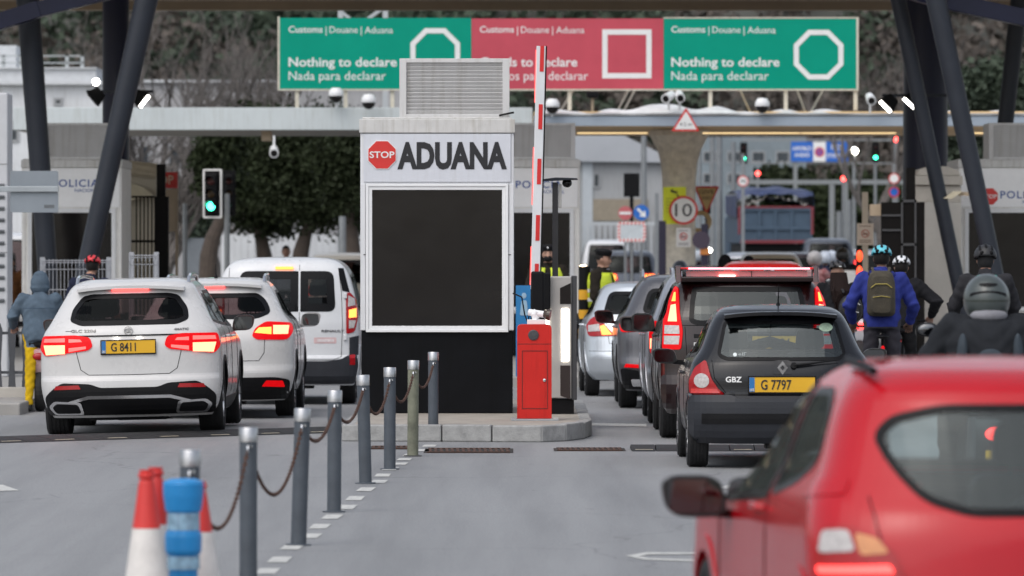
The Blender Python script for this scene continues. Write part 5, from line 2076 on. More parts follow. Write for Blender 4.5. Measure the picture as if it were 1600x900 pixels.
patch(bm, sl, rpoly([(2.56, .87), (2.80, .845), (2.40, 1.08)], .02), .008, .05, .01)
obj('mirror_base', bm, black_pl, redc)
bm = newbm()
patch(bm, red_s.S(-1), rpoly([(.35, .985), (.72, .96), (.70, 1.03), (.40, 1.05)], .02), .006, .05, .004)
obj('fuel_flap', bm, red_p, redc)

# --- vehicles farther along the queue
def far_car(label, cat, X, D, H, W, L, pm, lamp_core, belt=1.05, lampz=(.9, 1.08), lampx=(.52, .86), yaw=0, kind=None, rw=.33, extra=None, roofw=.55):
    w2 = W / 2
    d = dict(label=label, cat=cat, X=X, D=D, yaw=yaw, L=L, W=W, belt=belt, win_top=H - .14, detail=.6,
             yr=[(.24, .10), (.40, 0), (.60, .0), (belt - .05, .08), (H - .14, .36), (H - .05, .48), (H, .8)],
             w=[(.24, w2 - .1), (.40, w2 - .03), (.65, w2), (belt - .12, w2), (belt, w2 - .04), (H - .14, w2 * .74), (H - .04, w2 * .64), (H, w2 * roofw)],
             yf=front_rows(L, H, belt - .03, belt - .06, .8), shape=dict(ry=.34, rf=.6, n=3.0), paint=pm, wheel_r=rw, wheel_y=(.8, L - .9), tyre_w=.21,
             rear_win=[([(-w2 * .72, belt + .06), (w2 * .72, belt + .06), (w2 * .62, H - .15), (-w2 * .62, H - .15)], .08)], rear_glass=glass_d,
             side_win=[([(.62, belt + .06), (1.9, belt + .03), (1.9, H - .13), (.9, H - .15)], .06), ([(1.98, belt + .03), (2.9, belt + .02), (2.45, H - .14), (1.98, H - .13)], .05)], side_glass=glass_d,
             front_win=fwin(L, H, w2 * .78, belt - .01), seat_y=(1.2, 2.05), seat_top=H - .25,
             lamps=[dict(poly=rpoly([(lampx[0], lampz[0]), (lampx[1], lampz[0]), (lampx[1], lampz[1]), (lampx[0] + .04, lampz[1])], .02), mat=lens_lit,
                         cores=[('brake_light', [(lampx[0] + .05, lampz[0] + .03), (lampx[1] - .03, lampz[0] + .03), (lampx[1] - .03, lampz[1] - .03), (lampx[0] + .07, lampz[1] - .03)], lamp_core)])],
             mirror=(w2 + .12, L - 1.65, belt + .06, black_pl))
    if kind:
        d['kind'] = kind
    if extra:
        d.update(extra)
    return car(d)


far_car('bright red car ahead of the dark maroon SUV, seen by its roof', 'car', PX(1196, 90), 90, 1.74, 1.74, 4.1, red_p2, brk2, 1.1)
far_car('cream car with dark rear window beyond the red car', 'car', PX(1206, 128), 128, 1.86, 1.72, 4.2, cream_p, brk2, 1.15)
far_car('blue grey SUV with orange glowing lamps beyond the policeman', 'car', PX(985, 168), 168, 1.88, 1.86, 4.6, bluegrey_p, brk3, 1.15, (1.0, 1.2), (.36, .90))
far_car('white minibus behind the policeman, lit headlamp on its near corner', 'van', PX(948, 182), 182, 2.22, 1.76, 4.9, white_p2, lens_red, 1.2, (1.0, 1.4), (.70, .85), kind='van')
far_car('dark car low in the queue just behind the red mopeds', 'car', PX(1105, 112), 112, 1.6, 1.74, 4.2, bluegrey_p, brk2, 1.05)
far_car('white car parked beyond the dark trees on the left', 'car', PX(530, 128), 128, 1.84, 1.8, 4.4, cream_p, lens_red, 1.1)
far_car('pale car far behind the mopeds at the traffic lights', 'car', PX(1350, 178), 178, 1.9, 1.8, 4.4, silver_p, brk3, 1.15, (1.0, 1.35), (.72, .88))
far_car('silver estate car between the cream car and the blue truck', 'car', PX(1172, 146), 146, 1.84, 1.72, 4.3, silver_p, brk2, 1.1)
far_car('dark red car just in front of the blue truck', 'car', PX(1238, 160), 160, 1.84, 1.72, 4.3, maroon_p, brk, 1.1)
far_car('dark blue grey van right of the blue truck tail', 'van', PX(1296, 170), 170, 2.25, 1.8, 4.8, bluegrey_p, brk2, 1.3, (1.1, 1.6), (.70, .85), kind='van')
far_car('white van with lit headlamps at the far left edge behind the column', 'van', PX(22, 130), 130, 2.3, 1.8, 4.8, white_p2, lamp_w, 1.3, (1.55, 1.75), (.40, .80), kind='van')
# headlight of the white minibus, built apart on an added stem
bm = newbm()
ellipsoid(bm, (0, 0, 0), (.13, .10, .13))
o = obj('headlamp', bm, EM('warm_headlamp', (1.0, .72, .38), 16), smooth=True, loc=W(911, 424, 120))
bm = newbm()
tube(bm, [(0, .05, 0), (0, .12, -1.46)], .05, 8)
obj('stem', bm, black_pl, o)
tag(o, 'dazzling warm van headlight on an added dark post just left of the policeman', 'lamp')

# tipper truck
TD = 193.0
kt = F / TD
tr = thing('tipper_truck', 'blue tipper truck with a tarpaulin over its pale load', 'truck', (PX(1212, TD), TD, 0), R(1.5))
tb = M('truck_blue', (.05, .085, .13), .55, var=.12, scale=2)
tred = M('truck_red', (.20, .03, .04), .45, var=.1)
zt, zb = PZ(324, TD), PZ(380, TD)
bm = newbm()
box2(bm, (-1.25, 0.05, zb), (1.25, 6.2, zt))
obj('skip', bm, tb, tr, bevel=.03)
bm = newbm()
for x in (-1.2, -.55, .0, .55, 1.2):
    box2(bm, (x - .05, -.02, zb), (x + .05, .06, zt))
box2(bm, (-1.27, -.03, zt - .12), (1.27, .06, zt))
box2(bm, (-1.27, -.03, zb + .45), (1.27, .05, zb + .55))
obj('tailgate', bm, tb, tr, bevel=.01)
bm = newbm()
box2(bm, (-1.28, -.05, zb + .3), (-1.2, .0, zt + .02))
box2(bm, (1.2, -.05, zb + .3), (1.28, .0, zt + .02))
box2(bm, (-1.2, -.05, zt - .02), (1.2, .0, zt + .04))
box2(bm, (-1.2, -.05, zb), (1.2, .0, zb + .10))
obj('tailgate_edge', bm, tred, tr)
bm = newbm()
n = 24
g = []
for i in range(n + 1):
    row = []
    for j in range(12):
        x, y = -1.2 + 2.4 * i / n, .1 + 5.9 * j / 11
        row.append(bm.verts.new((x, y, zt + .02 + .30 * (1 - (x / 1.2) ** 2) + .06 * rng.normal())))
    g.append(row)
for i in range(n):
    for j in range(11):
        bm.faces.new((g[i][j], g[i + 1][j], g[i + 1][j + 1], g[i][j + 1]))
obj('load', bm, M('pale_rubble', (.42, .40, .37), .9, var=.4, scale=9, bump=.3), tr)
bm = newbm()
rows = []
for i in range(25):
    x = -1.3 + 2.6 * i / 24
    s = x / 1.3
    top = zt + .50 + .13 * (1 - s * s) + .03 * math.sin(9 * s)
    rows.append([bm.verts.new(v) for v in ((x, .3 + .1 * math.sin(5 * s), top - .18 - .05 * math.sin(11 * s)), (x, .5, top), (x, 3, top + .1), (x, 6.2, top))])
for a_, b_ in zip(rows, rows[1:]):
    for i in range(3):
        bm.faces.new((a_[i], b_[i], b_[i + 1], a_[i + 1]))
for s in (-1, 1):
    q = [bm.verts.new((s * 1.32, y, z)) for y, z in ((.1, zt - .35), (.2, zt + .42), (6.2, zt + .45), (6.2, zt - .2))]
    bm.faces.new(q)
obj('tarpaulin', bm, M('blue_tarpaulin', (.03, .045, .11), .5, var=.25, scale=3), tr, smooth=R(50))
bm = newbm()
box2(bm, (-1.1, .3, 1.0), (1.1, 8.4, zb - .02))
obj('chassis', bm, black_pl, tr)
bm = newbm()
box2(bm, (-1.2, 6.6, 1.1), (1.2, 8.6, 3.1))
obj('cab', bm, tb, tr, bevel=.1)
for q in (1.2, 2.5, 7.4):
    for s in (-1, 1):
        wheel(tr, s * 1.0, q, .52, .5)
bm = newbm()
for s in (-1, 1):
    box(bm, (s * .95, .2, 1.15), (.45, .06, .16))
obj('tail_lamp', bm, lens_red, tr)

# ------------------------------------------------------------------ barrier, kiosk and what stands on the island
red_box = M('barrier_red', (0.56, 0.018, 0.013), 0.42, var=0.07, scale=3, bump=0.03, streak=0.25, spec=.3)
DBR = 58.9
kb = F / DBR
bx0, bx1 = PX(808, DBR), PX(862, DBR)
bcx = (bx0 + bx1) / 2
t = thing('barrier', 'red barrier cabinet with its striped arm raised upright', 'barrier', (bcx, DBR, 0.167))
hw = (bx1 - bx0) / 2
ztop = PZ(507, DBR) - 0.167
bm = newbm()
prism(bm, rpoly([(-hw, 0.02), (hw, 0.02), (hw, ztop), (-hw, ztop)], [0.002, 0.002, 0.05, 0.05]), 0, 0.36)
obj('cabinet', bm, red_box, t, smooth=R(30), bevel=0.006)
bm = newbm()
box2(bm, (-hw - 0.06, -0.05, 0), (hw + 0.07, 0.42, 0.018))
obj('base_plate', bm, steel, t)
bm = newbm()
o_ = [(-hw + 0.05, 0.12), (hw - 0.04, 0.12), (hw - 0.04, ztop - 0.27), (-hw + 0.05, ztop - 0.27)]
ringprism(bm, o_, inset(o_, 0.008), -0.003, 0.001)
z = ztop - 0.205
box2(bm, (-hw + 0.003, -0.002, z), (hw - 0.003, 0.001, z + 0.006))
obj('door_seam', bm, M('seam_dark_red', (0.12, 0.008, 0.006), 0.6, var=0), t)
bm = newbm()
lathe(bm, [(0.055, 0.004), (0.055, -0.008), (0.045, -0.012), (0.0, -0.012)], (-0.01, 0, ztop - 0.11), 'y', 28)
obj('badge', bm, M('dark_disc', (0.05, 0.05, 0.055), 0.5, var=0.3, scale=40), t, smooth=R(30))
bm = newbm()
lathe(bm, [(0.016, 0.002), (0.016, -0.01), (0.0, -0.012)], (hw - 0.075, 0, ztop * 0.42), 'y', 14)
obj('lock', bm, chrome, t)
# arm
arm0 = W(836, 452, DBR + 0.5)
arm1 = W(845.5, 72, DBR + 0.5)
o_t = Vector((bcx, DBR, 0.167))
v = (arm1 - arm0)
u = v.normalized()
side = Vector((0, -1, 0)).cross(u).normalized()
bm = newbm()
beam(bm, arm0 - o_t, arm1 - o_t, 0.095, 0.05, (0, -1, 0))
arm = obj('arm', bm, M('arm_white', (0.66, 0.68, 0.70), 0.4, var=0.06, scale=4), t, bevel=0.004)
bm = newbm()
L_ = v.length
for py0, py1 in ((72, 112), (163, 202), (248, 288), (336, 376), (412, 440)):
    a_ = arm0.lerp(arm1, (452 - py1) / 380.0) - o_t
    b_ = arm0.lerp(arm1, (452 - py0) / 380.0) - o_t
    beam(bm, a_ + Vector((0.012, -0.027, 0)), b_ + Vector((0.012, -0.027, 0)), 0.042, 0.006, (0, -1, 0))
obj('red_stripe', bm, M('arm_red', (0.60, 0.02, 0.02), 0.35, var=0.06), arm)
bm = newbm()
beam(bm, arm0 - o_t + Vector((0.056, 0.005, 0)), arm1 - o_t + Vector((0.056, 0.005, 0)), 0.014, 0.055, (0, -1, 0))
obj('rubber_edge', bm, black_pl, arm)
bm = newbm()
for py0, py1 in ((78, 160), (230, 320), (385, 445)):
    a_ = arm0.lerp(arm1, (452 - py1) / 380.0) - o_t
    b_ = arm0.lerp(arm1, (452 - py0) / 380.0) - o_t
    beam(bm, a_ + Vector((-0.052, -0.005, 0)), b_ + Vector((-0.052, -0.005, 0)), 0.010, 0.03, (0, -1, 0))
obj('red_light', bm, EM('arm_red_light', (1.0, 0.10, 0.09), 1.6), arm)
bm = newbm()
p0 = W(837, 470, DBR + 0.5) - o_t
box2(bm, (p0.x - 0.05, 0.40, ztop - 0.15), (p0.x + 0.09, 0.60, PZ(424, DBR + 0.5) - 0.167))
obj('arm_hub', bm, black_pl, t, bevel=0.02)

# white camera standing on the cabinet
t = thing('security_camera', 'white camera head facing right on top of the red cabinet', 'security camera', (bcx, DBR + 0.18, 0.167 + ztop), 0, 'security cameras on the canopy')
bm = newbm()
box2(bm, (-0.075, -0.06, 0.0), (0.11, 0.08, 0.05))
tube(bm, [(0.02, 0, 0.05), (0.0, 0, 0.10), (0.03, 0, 0.135)], 0.04, 12)
tube(bm, [(-0.06, 0.02, 0.125), (0.115, -0.02, 0.10)], 0.035, 14)
obj('housing', bm, white_fr, t, smooth=R(50), bevel=0.004)
bm = newbm()
tube(bm, [(0.10, -0.02, 0.105), (0.135, -0.03, 0.10), (0.165, -0.035, 0.095)], [0.035, 0.058, 0.06], 18)
obj('lens', bm, M('bronze_lens', (0.05, 0.035, 0.025), 0.25, var=0.1), t, smooth=R(50))
bm = newbm()
tube(bm, [(-0.05, 0.06, 0.10), (-0.07, 0.10, 0.02), (-0.10, 0.12, 0.10), (-0.13, 0.12, 0.28), (-0.22, 0.2, 0.32)], 0.008, 6)
obj('cable', bm, black_pl, t)

# ticket kiosk with its light strip
DK = 61.2
kk = F / DK
t = thing('ticket_kiosk', 'grey ticket kiosk with a bright white light strip', 'kiosk', (PX(870, DK), DK, 0.167))
kx = lambda px: PX(px, DK) - PX(870, DK)
kz = lambda py: PZ(py, DK) - 0.167
kg = M('kiosk_grey', (0.42, 0.40, 0.38), 0.45, 0.2, var=0.08, scale=3)
bm = newbm()
box2(bm, (kx(850), 0, kz(622)), (kx(893), 0.5, kz(432)))
obj('cabinet', bm, kg, t, bevel=0.01)
bm = newbm()
box2(bm, (kx(893.5), 0.02, kz(625)), (kx(901.5), 0.52, kz(431)))
obj('side_panel', bm, M('kiosk_dark', (0.05, 0.05, 0.055), 0.4, var=0.1), t, bevel=0.006)
bm = newbm()
box2(bm, (kx(862), 0.04, 0), (kx(897), 0.46, kz(624)))
obj('plinth', bm, black_pl, t)
bm = newbm()
prism(bm, [(kx(875), kz(475)), (kx(892), kz(475)), (kx(892), kz(442)), (kx(875), kz(450))], -0.006, 0.002)
obj('screen', bm, dark_glass, t)
bm = newbm()
prism(bm, rpoly([(kx(877.5), kz(565)), (kx(889), kz(565)), (kx(889), kz(482)), (kx(877.5), kz(482))], 0.015), -0.012, 0.002)
obj('light_strip', bm, EM('kiosk_light', (1.0, 0.93, 0.80), 6), t)
bm = newbm()
prism(bm, [(kx(875.5), kz(618)), (kx(891), kz(624)), (kx(891), kz(571)), (kx(875.5), kz(571))], -0.008, 0.002)
obj('slot_panel', bm, M('slot_dark', (0.03, 0.02, 0.018), 0.3, var=0.1), t)
bm = newbm()
box2(bm, (kx(829), -0.12, kz(484)), (kx(860), -0.02, kz(426)))
obj('intercom', bm, black_pl, t, bevel=0.015)
bm = newbm()
box2(bm, (kx(853), -0.014, kz(560)), (kx(858), -0.002, kz(482)))
obj('side_light', bm, EM('kiosk_light', (1.0, 0.93, 0.80), 6), t)

# slim dark post with its flat hood and dome camera
DQ = 62.8
t = thing('camera_post', 'slim dark post with a flat hood behind the striped arm', 'post', (PX(869, DQ), DQ, 0.167))
qx = lambda px: PX(px, DQ) - PX(869, DQ)
qz = lambda py: PZ(py, DQ) - 0.167
bm = newbm()
box2(bm, (qx(863), -0.05, 0), (qx(872), 0.05, qz(285)))
obj('post', bm, M('post_dark', (0.035, 0.033, 0.035), 0.5, var=0.15), t, bevel=0.006)
bm = newbm()
prism(bm, [(qx(847), qz(283)), (qx(903), qz(281)), (qx(901), qz(278.5)), (qx(868), qz(277.5)), (qx(848), qz(280))], -0.14, 0.14)
obj('hood', bm, slate_st, t, bevel=0.004)
bm = newbm()
ellipsoid(bm, (qx(886), 0, qz(286)), (0.055, 0.055, 0.05))
obj('dome', bm, dark_glass, t, smooth=True)
bm = newbm()
box2(bm, (qx(872.5), -0.04, qz(325)), (qx(877.5), 0.06, qz(288)))
obj('white_box', bm, M('aged_white', (0.55, 0.53, 0.50), 0.5), t, bevel=0.006)
# blue board behind the barrier
DN = 66.5
bm = newbm()
b0, b1 = PX(806, DN), PX(829, DN)
box2(bm, (b0, DN, 0.45), (b1, DN + 0.04, PZ(446, DN)))
o = obj('blue_board', bm, M('board_blue', (0.03, 0.22, 0.50), 0.45, var=0.1))
tag(o, 'blue board with pale figure behind the red barrier cabinet', 'board')
bm = newbm()
mx_ = (b0 + b1) / 2 + 0.01
ellipsoid(bm, (mx_, DN - 0.003, PZ(462, DN)), (0.028, 0.003, 0.035))
prism(bm, rpoly([(mx_ - 0.05, PZ(493, DN)), (mx_ + 0.05, PZ(493, DN)), (mx_ + 0.03, PZ(469, DN)), (mx_ - 0.03, PZ(469, DN))], 0.02), DN - 0.005, DN - 0.001)
obj('pictogram', bm, M('pale_blue_print', (0.35, 0.52, 0.66), 0.5), o)
bm = newbm()
box2(bm, (b0 + 0.02, DN + 0.045, 0.0), (b0 + 0.06, DN + 0.08, 1.0))
box2(bm, (b1 - 0.06, DN + 0.045, 0.0), (b1 - 0.02, DN + 0.08, 1.0))
obj('leg', bm, steel, o)
# black and yellow post beside the kiosk
t = thing('striped_post', 'black and yellow striped post between kiosk and policeman', 'post', (PX(913, 84), 84, 0.0))
k84 = F / 84
bm = newbm()
lathe(bm, [(0.085, 0), (0.085, PZ(416, 84))], n=18)
obj('post', bm, black_pl, t, smooth=True)
bm = newbm()
for p0_, p1_ in ((468, 453), (498, 484), (530, 514)):
    lathe(bm, [(0.089, PZ(p0_, 84)), (0.089, PZ(p1_, 84))], n=18)
obj('yellow_band', bm, M('band_yellow', (0.70, 0.36, 0.02), 0.5), t, smooth=True)

# ------------------------------------------------------------------ cones and the flexible post in front
cone_r = M('cone_red', (0.60, 0.035, 0.03), 0.5, var=0.08, scale=4)
cone_w = M('cone_white', (0.66, 0.63, 0.60), 0.45, var=0.12, scale=9)


def cone(px, d, topy, label, rz=0.0, low_red=True):
    h = PZ(topy, d)
    t = thing('traffic_cone', label, 'traffic cone', (PX(px, d), d, 0), rz, 'red and white traffic cones')
    rb = 0.148
    rt = 0.030
    rad = lambda z: rb + (rt - rb) * z / h
    bm = newbm()
    prism(bm, rpoly([(-.2, -.2), (.2, -.2), (.2, .2), (-.2, .2)], .05), 0, .03, 'xy')
    obj('base', bm, M('cone_base', (0.02, 0.02, 0.02), 0.8), t, bevel=.006)
    z1, z2 = h * 0.30, h * 0.665
    bm = newbm()
    lathe(bm, [(rad(.03), .03), (rad(z1), z1)], n=32)
    obj('lower_band', bm, cone_r, t, smooth=R(30))
    bm = newbm()
    lathe(bm, [(rad(z1) + .002, z1 + .001), (rad(z2) + .002, z2)], n=32)
    obj('white_sleeve', bm, cone_w, t, smooth=R(30))
    bm = newbm()
    lathe(bm, [(rad(z2), z2 + .001), (rad(h * .93), h * .93), (rt * 1.0, h * .945), (rt * 1.35, h * .955), (rt * 1.4, h * .975), (rt * 1.1, h * .985), (rt * 1.25, h), (rt * .7, h), (0, h * .995)], n=32)
    obj('top', bm, cone_r, t, smooth=R(40))
    return t


cone(229, 28.0, 734, 'red and white cone in front, leftmost of the three')
cone(243, 28.5, 730, 'red and white cone close behind the leftmost cone', 0.4)
cone(311, 28.9, 752, 'red and white cone half hidden behind the blue flexible post', 0.8)
DF = 28.3
t = thing('flexible_post', 'blue flexible post with two clear bands between the cones', 'post', (PX(286.5, DF), DF, 0))
blue_f = M('flex_blue', (0.015, 0.235, 0.56), 0.4, var=0.07, scale=5)
r0 = 31.5 * DF / F
fz = lambda py: PZ(py, DF)
bm = newbm()
lathe(bm, [(r0 * 1.05, 0.0), (r0 * 1.0, 0.03), (r0 * 0.70, 0.06), (r0 * 0.72, fz(868) - .004), (r0 * .82, fz(866)), (r0 * .90, fz(860)), (r0 * .92, fz(838)), (r0 * .86, fz(830)), (r0 * 0.80, fz(829)),
           (r0 * .80, fz(800)), (r0 * .90, fz(798)), (r0 * 1.0, fz(775)), (r0 * 1.02, fz(756)), (r0 * .98, fz(752)), (r0 * .6, fz(748)), (0, fz(747))], n=36)
obj('post', bm, blue_f, t, smooth=R(40))
bm = newbm()
for a_, b_ in ((828, 801), (889, 868.5)):
    lathe(bm, [(r0 * .815, fz(a_)), (r0 * .815, fz(b_))], n=36)
obj('clear_band', bm, M('reflective_band', (0.30, 0.48, 0.62), 0.25, 0.3, var=0.3, scale=25), t, smooth=R(30))

# ------------------------------------------------------------------ road signs and traffic lights
col_pole = M('pole_grey', (0.24, 0.255, 0.265), 0.5, 0.4, var=0.12)


def pole(px, d, top_py, label, w=0.06, m=None, name='pole', cat='pole', group='grey poles beyond the border'):
    bm = newbm()
    h = PZ(top_py, d)
    lathe(bm, [(w * 1.5, 0), (w * 1.5, 0.05), (w, 0.3), (w * .85, h), (0, h)], n=14)
    o = obj(name, bm, m or col_pole, smooth=R(40), loc=(PX(px, d), d, 0))
    tag(o, label, cat, group)
    return o


def sign_thing(name, label, px, py, d, cat='road sign'):
    return thing(name, label, cat, W(px, py, d), 0, 'road signs')


DS1 = 123.0
k = F / DS1
# yellow camera notice
t = sign_thing('camera_notice', 'yellow camera notice on the column, partly behind the 10 sign', 1054, 321, DS1)
bm = newbm()
box2(bm, (-18 / k, 0, -29 / k), (18 / k, .02, 29 / k))
obj('board', bm, M('notice_yellow', (.74, .82, .03), .45, var=.06), t)
bm = newbm()
box(bm, (0.0, -.004, 21 / k), (.12, .006, .045), (0, R(14), 0))
box(bm, (.07, -.004, 15 / k), (.03, .006, .07), (0, R(-20), 0))
box(bm, (-.06, -.004, 23 / k), (.04, .006, .06), (0, R(14), 0))
obj('camera_symbol', bm, black_sign, t)
bm = newbm()
for i in range(5):
    box2(bm, (-13 / k, -.003, (10 - 5 * i) / k), (6 / k, -.001, (11 - 5 * i) / k))
obj('small_print', bm, M('print_olive', (.30, .36, .04), .5), t)
# the 10
t = sign_thing('speed_limit_sign', 'round speed limit sign reading 10 on the mushroom column', 1068, 328.5, DS1 - .1)
r_ = 22.5 / k
bm = newbm()
prism(bm, ngon(0, 0, r_, 40), 0, .02)
obj('red_ring', bm, red_sign, t)
bm = newbm()
prism(bm, ngon(0, 0, r_ * .84, 40), -.006, -.001)
obj('face', bm, white_sign, t)
text('lettering', '10', black_sign, -13.2 / k, 13.2 / k, -9.5 / k, 19.5 / k, -.0065, t, bold=0.0)
bm = newbm()
box2(bm, (-.03, .022, -.25), (.03, .05, .25))
obj('bracket', bm, steel, t)
# no entry for walkers notice below
t = sign_thing('prohibition_notice', 'white notice with a red prohibition ring below the 10 sign', 1068, 371, DS1)
bm = newbm()
box2(bm, (-11.5 / k, 0, -15 / k), (11.5 / k, .02, 15 / k))
obj('board', bm, white_sign, t)
bm = newbm()
o_ = ngon(0, 1.5 / k, 6 / k, 24)
ringprism(bm, o_, ngon(0, 1.5 / k, 4.6 / k, 24), -.006, -.001)
beam(bm, (-4.4 / k, -.004, 6 / k), (4.4 / k, -.004, -3 / k), .012, .012)
obj('ring', bm, red_sign, t)
bm = newbm()
for z_ in (10.5, -9, -11.5):
    box2(bm, (-8 / k, -.004, (z_ - .5) / k), (8 / k, -.001, (z_ + .6) / k))
box2(bm, (-3.5 / k, -.003, -.5 / k), (3.5 / k, -.0005, 2.5 / k))
obj('print', bm, M('print_grey', (.25, .22, .24), .5), t)
# give way
DG = 127.0
k = F / DG
t = sign_thing('give_way_sign', 'tan lit GIVE WAY triangle right of the column', 1104, 318, DG)
bm = newbm()
prism(bm, rpoly([(-20 / k, 27 / k), (0, -18 / k), (20 / k, 27 / k)], .03), 0, .02)
obj('red_ring', bm, red_sign, t)
bm = newbm()
prism(bm, rpoly([(-15.5 / k, 24 / k), (0, -12 / k), (15.5 / k, 24 / k)], .02), -.005, -.001)
obj('face', bm, M('sign_tan', (.62, .46, .22), .5), t)
text('lettering', 'GIVE', M('sign_brown', (.10, .06, .03), .5), -11.5 / k, 11.5 / k, 15 / k, 6.5 / k, -.0055, t, bold=0.01)
text('lettering', 'WAY', M('sign_brown', (.10, .06, .03), .5), -8 / k, 8 / k, 5.5 / k, 6.5 / k, -.0055, t, bold=0.01)
bm = newbm()
box2(bm, (-.03, .025, -3.0), (.03, .07, .3))
obj('post', bm, M('post_navy', (.02, .018, .04), .5), t)
# tan hook lamp beside the 10
bm = newbm()
P = [(14 * math.cos(R(a)) / k - .05, 0, 14 * math.sin(R(a)) / k - .12) for a in range(110, -120, -20)]
tube(bm, P, .055, 10)
o = obj('hook_arm', bm, M('hook_tan', (.46, .33, .16), .5, var=.1), smooth=R(60), loc=W(1098, 338, 125.5))
bm = newbm()
tube(bm, [P[0], (P[0][0] - .25, 0, P[0][2] - .10)], .05, 8)
tube(bm, [P[-1], (P[-1][0] - .2, .0, P[-1][2] + .03), (P[-1][0] - .35, .0, P[-1][2] + .03)], .05, 8)
obj('bracket', bm, M('hook_tan', (.46, .33, .16), .5), o)
tag(o, 'tan curled bracket just right of the 10 sign', 'bracket')
# warning triangle on the canopy edge
k = F / 119.3
t = sign_thing('warning_triangle', 'red bordered warning triangle on the canopy edge above the column', 1071, 192, 119.3)
bm = newbm()
prism(bm, rpoly([(-22 / k, -13 / k), (22 / k, -13 / k), (1 / k, 24 / k)], .02), 0, .02)
obj('red_ring', bm, red_sign, t)
bm = newbm()
prism(bm, rpoly([(-17 / k, -10 / k), (17.5 / k, -10 / k), (1 / k, 18 / k)], .01), -.006, -.001)
obj('face', bm, white_sign, t)
text('lettering', '4.2 m', black_sign, -9 / k, 10 / k, -4.5 / k, 5 / k, -.0065, t)
# navy posts by the column
for px, top, lab in ((1035, 345, 'navy square post left of the mushroom column'), (1101, 350, 'navy square post right of the mushroom column')):
    bm = newbm()
    box2(bm, (-.075, -.075, 0), (.075, .075, PZ(top, 121)))
    o = obj('square_post', bm, M('post_navy', (.02, .018, .04), .5), loc=(PX(px, 121), 121, 0), bevel=.01)
    tag(o, lab, 'post', 'navy posts by the column')
    if px == 1101:
        bm = newbm()
        lathe(bm, [(.19, 0), (.19, .03), (0, .03)], (-.08, -.12, PZ(375, 121)), 'y', 24)
        obj('round_plate', bm, M('plate_violet', (.06, .045, .07), .5), o)
        bm = newbm()
        box2(bm, (-.10, -.10, PZ(398, 121)), (.10, -.078, PZ(388, 121)))
        obj('amber_reflector', bm, lens_amber, o)
for px, py, d, lab in ((1108, 391, 150, 'small bright lamp right of the navy post'), (1083, 394, 150, 'small bright lamp between column and navy post')):
    bm = newbm()
    ellipsoid(bm, (0, 0, 0), (.075, .06, .06))
    o = obj('small_lamp', bm, lamp_w, smooth=True, loc=W(px, py, d))
    bm = newbm()
    tube(bm, [(0, .03, 0), (0, .05, -o.location.z)], .03, 8)
    obj('stem', bm, black_pl, o)
    tag(o, lab, 'lamp')

# cluster by the grey building: no entry, keep right, mirror, black board
DC = 150.0
k = F / DC
t = sign_thing('no_entry_sign', 'faded round no entry sign beside the blue arrow sign', 977, 333, DC)
bm = newbm()
prism(bm, ngon(0, 0, 11 / k, 30), 0, .02)
obj('face', bm, M('faded_red', (.50, .12, .13), .5), t)
bm = newbm()
box2(bm, (-9 / k, -.006, -2 / k), (9 / k, -.001, 2 / k))
obj('bar', bm, white_sign, t)
bm = newbm()
box2(bm, (-.03, .025, -t.location.z), (.03, .08, .1))
obj('post', bm, col_pole, t)
t = sign_thing('keep_right_sign', 'round blue sign with white arrow pointing down right', 1002, 332, DC - .5)
bm = newbm()
prism(bm, ngon(0, 0, 12.2 / k, 30), 0, .02)
obj('face', bm, M('sign_blue', (.015, .13, .48), .4), t)
bm = newbm()
beam(bm, (-6 / k, -.004, 6 / k), (2 / k, -.004, -2 / k), 3.6 / k, .006, (0, 1, 0))
prism(bm, [(7 / k, -7 / k), (6 / k, 3.5 / k), (-3.5 / k, -6 / k)], -.007, -.001)
obj('arrow', bm, white_sign, t)
bm = newbm()
box2(bm, (-.03, .025, -t.location.z), (.03, .08, .1))
obj('post', bm, col_pole, t)
t = thing('traffic_mirror', 'traffic mirror with red and white checked rim', 'traffic mirror', W(987, 362, DC - 1))
bm = newbm()
o_ = rpoly([(-22 / k, -15.5 / k), (22 / k, -15.5 / k), (22 / k, 15.5 / k), (-22 / k, 15.5 / k)], .08)
ringprism(bm, o_, inset(o_, 4.5 / k), -.01, .03)
obj('rim', bm, white_sign, t)
bm = newbm()
for i in range(7):
    x = (-18 + 6 * i) / k
    for z_ in (13.2, -13.2):
        box(bm, (x, -.0115, z_ / k), (2.8 / k, .002, 4.2 / k), (0, R(20), 0))
for i in range(4):
    z_ = (-8 + 5.3 * i) / k
    for x in (19.8, -19.8):
        box(bm, (x / k, -.0115, z_), (4.2 / k, .002, 2.6 / k))
obj('red_checks', bm, red_sign, t)
bm = newbm()
prism(bm, inset(o_, 4.2 / k), .0, .02)
obj('mirror_face', bm, M('pale_mirror', (.66, .72, .76), .25, .35, var=.04), t)
bm = newbm()
box2(bm, (-.03, .035, -t.location.z), (.03, .09, .1))
obj('post', bm, col_pole, t)
bm = newbm()
box(bm, (0, 0, 0), (25 / k, .08, 37 / k))
o = obj('black_board', bm, black_pl, bevel=.02, loc=W(987, 289, DC + .5))
bm = newbm()
box2(bm, (-.05, .05, -o.location.z), (.05, .12, 0))
obj('post', bm, black_pl, o)
tag(o, 'tall black backing board on a post before the grey building', 'board')


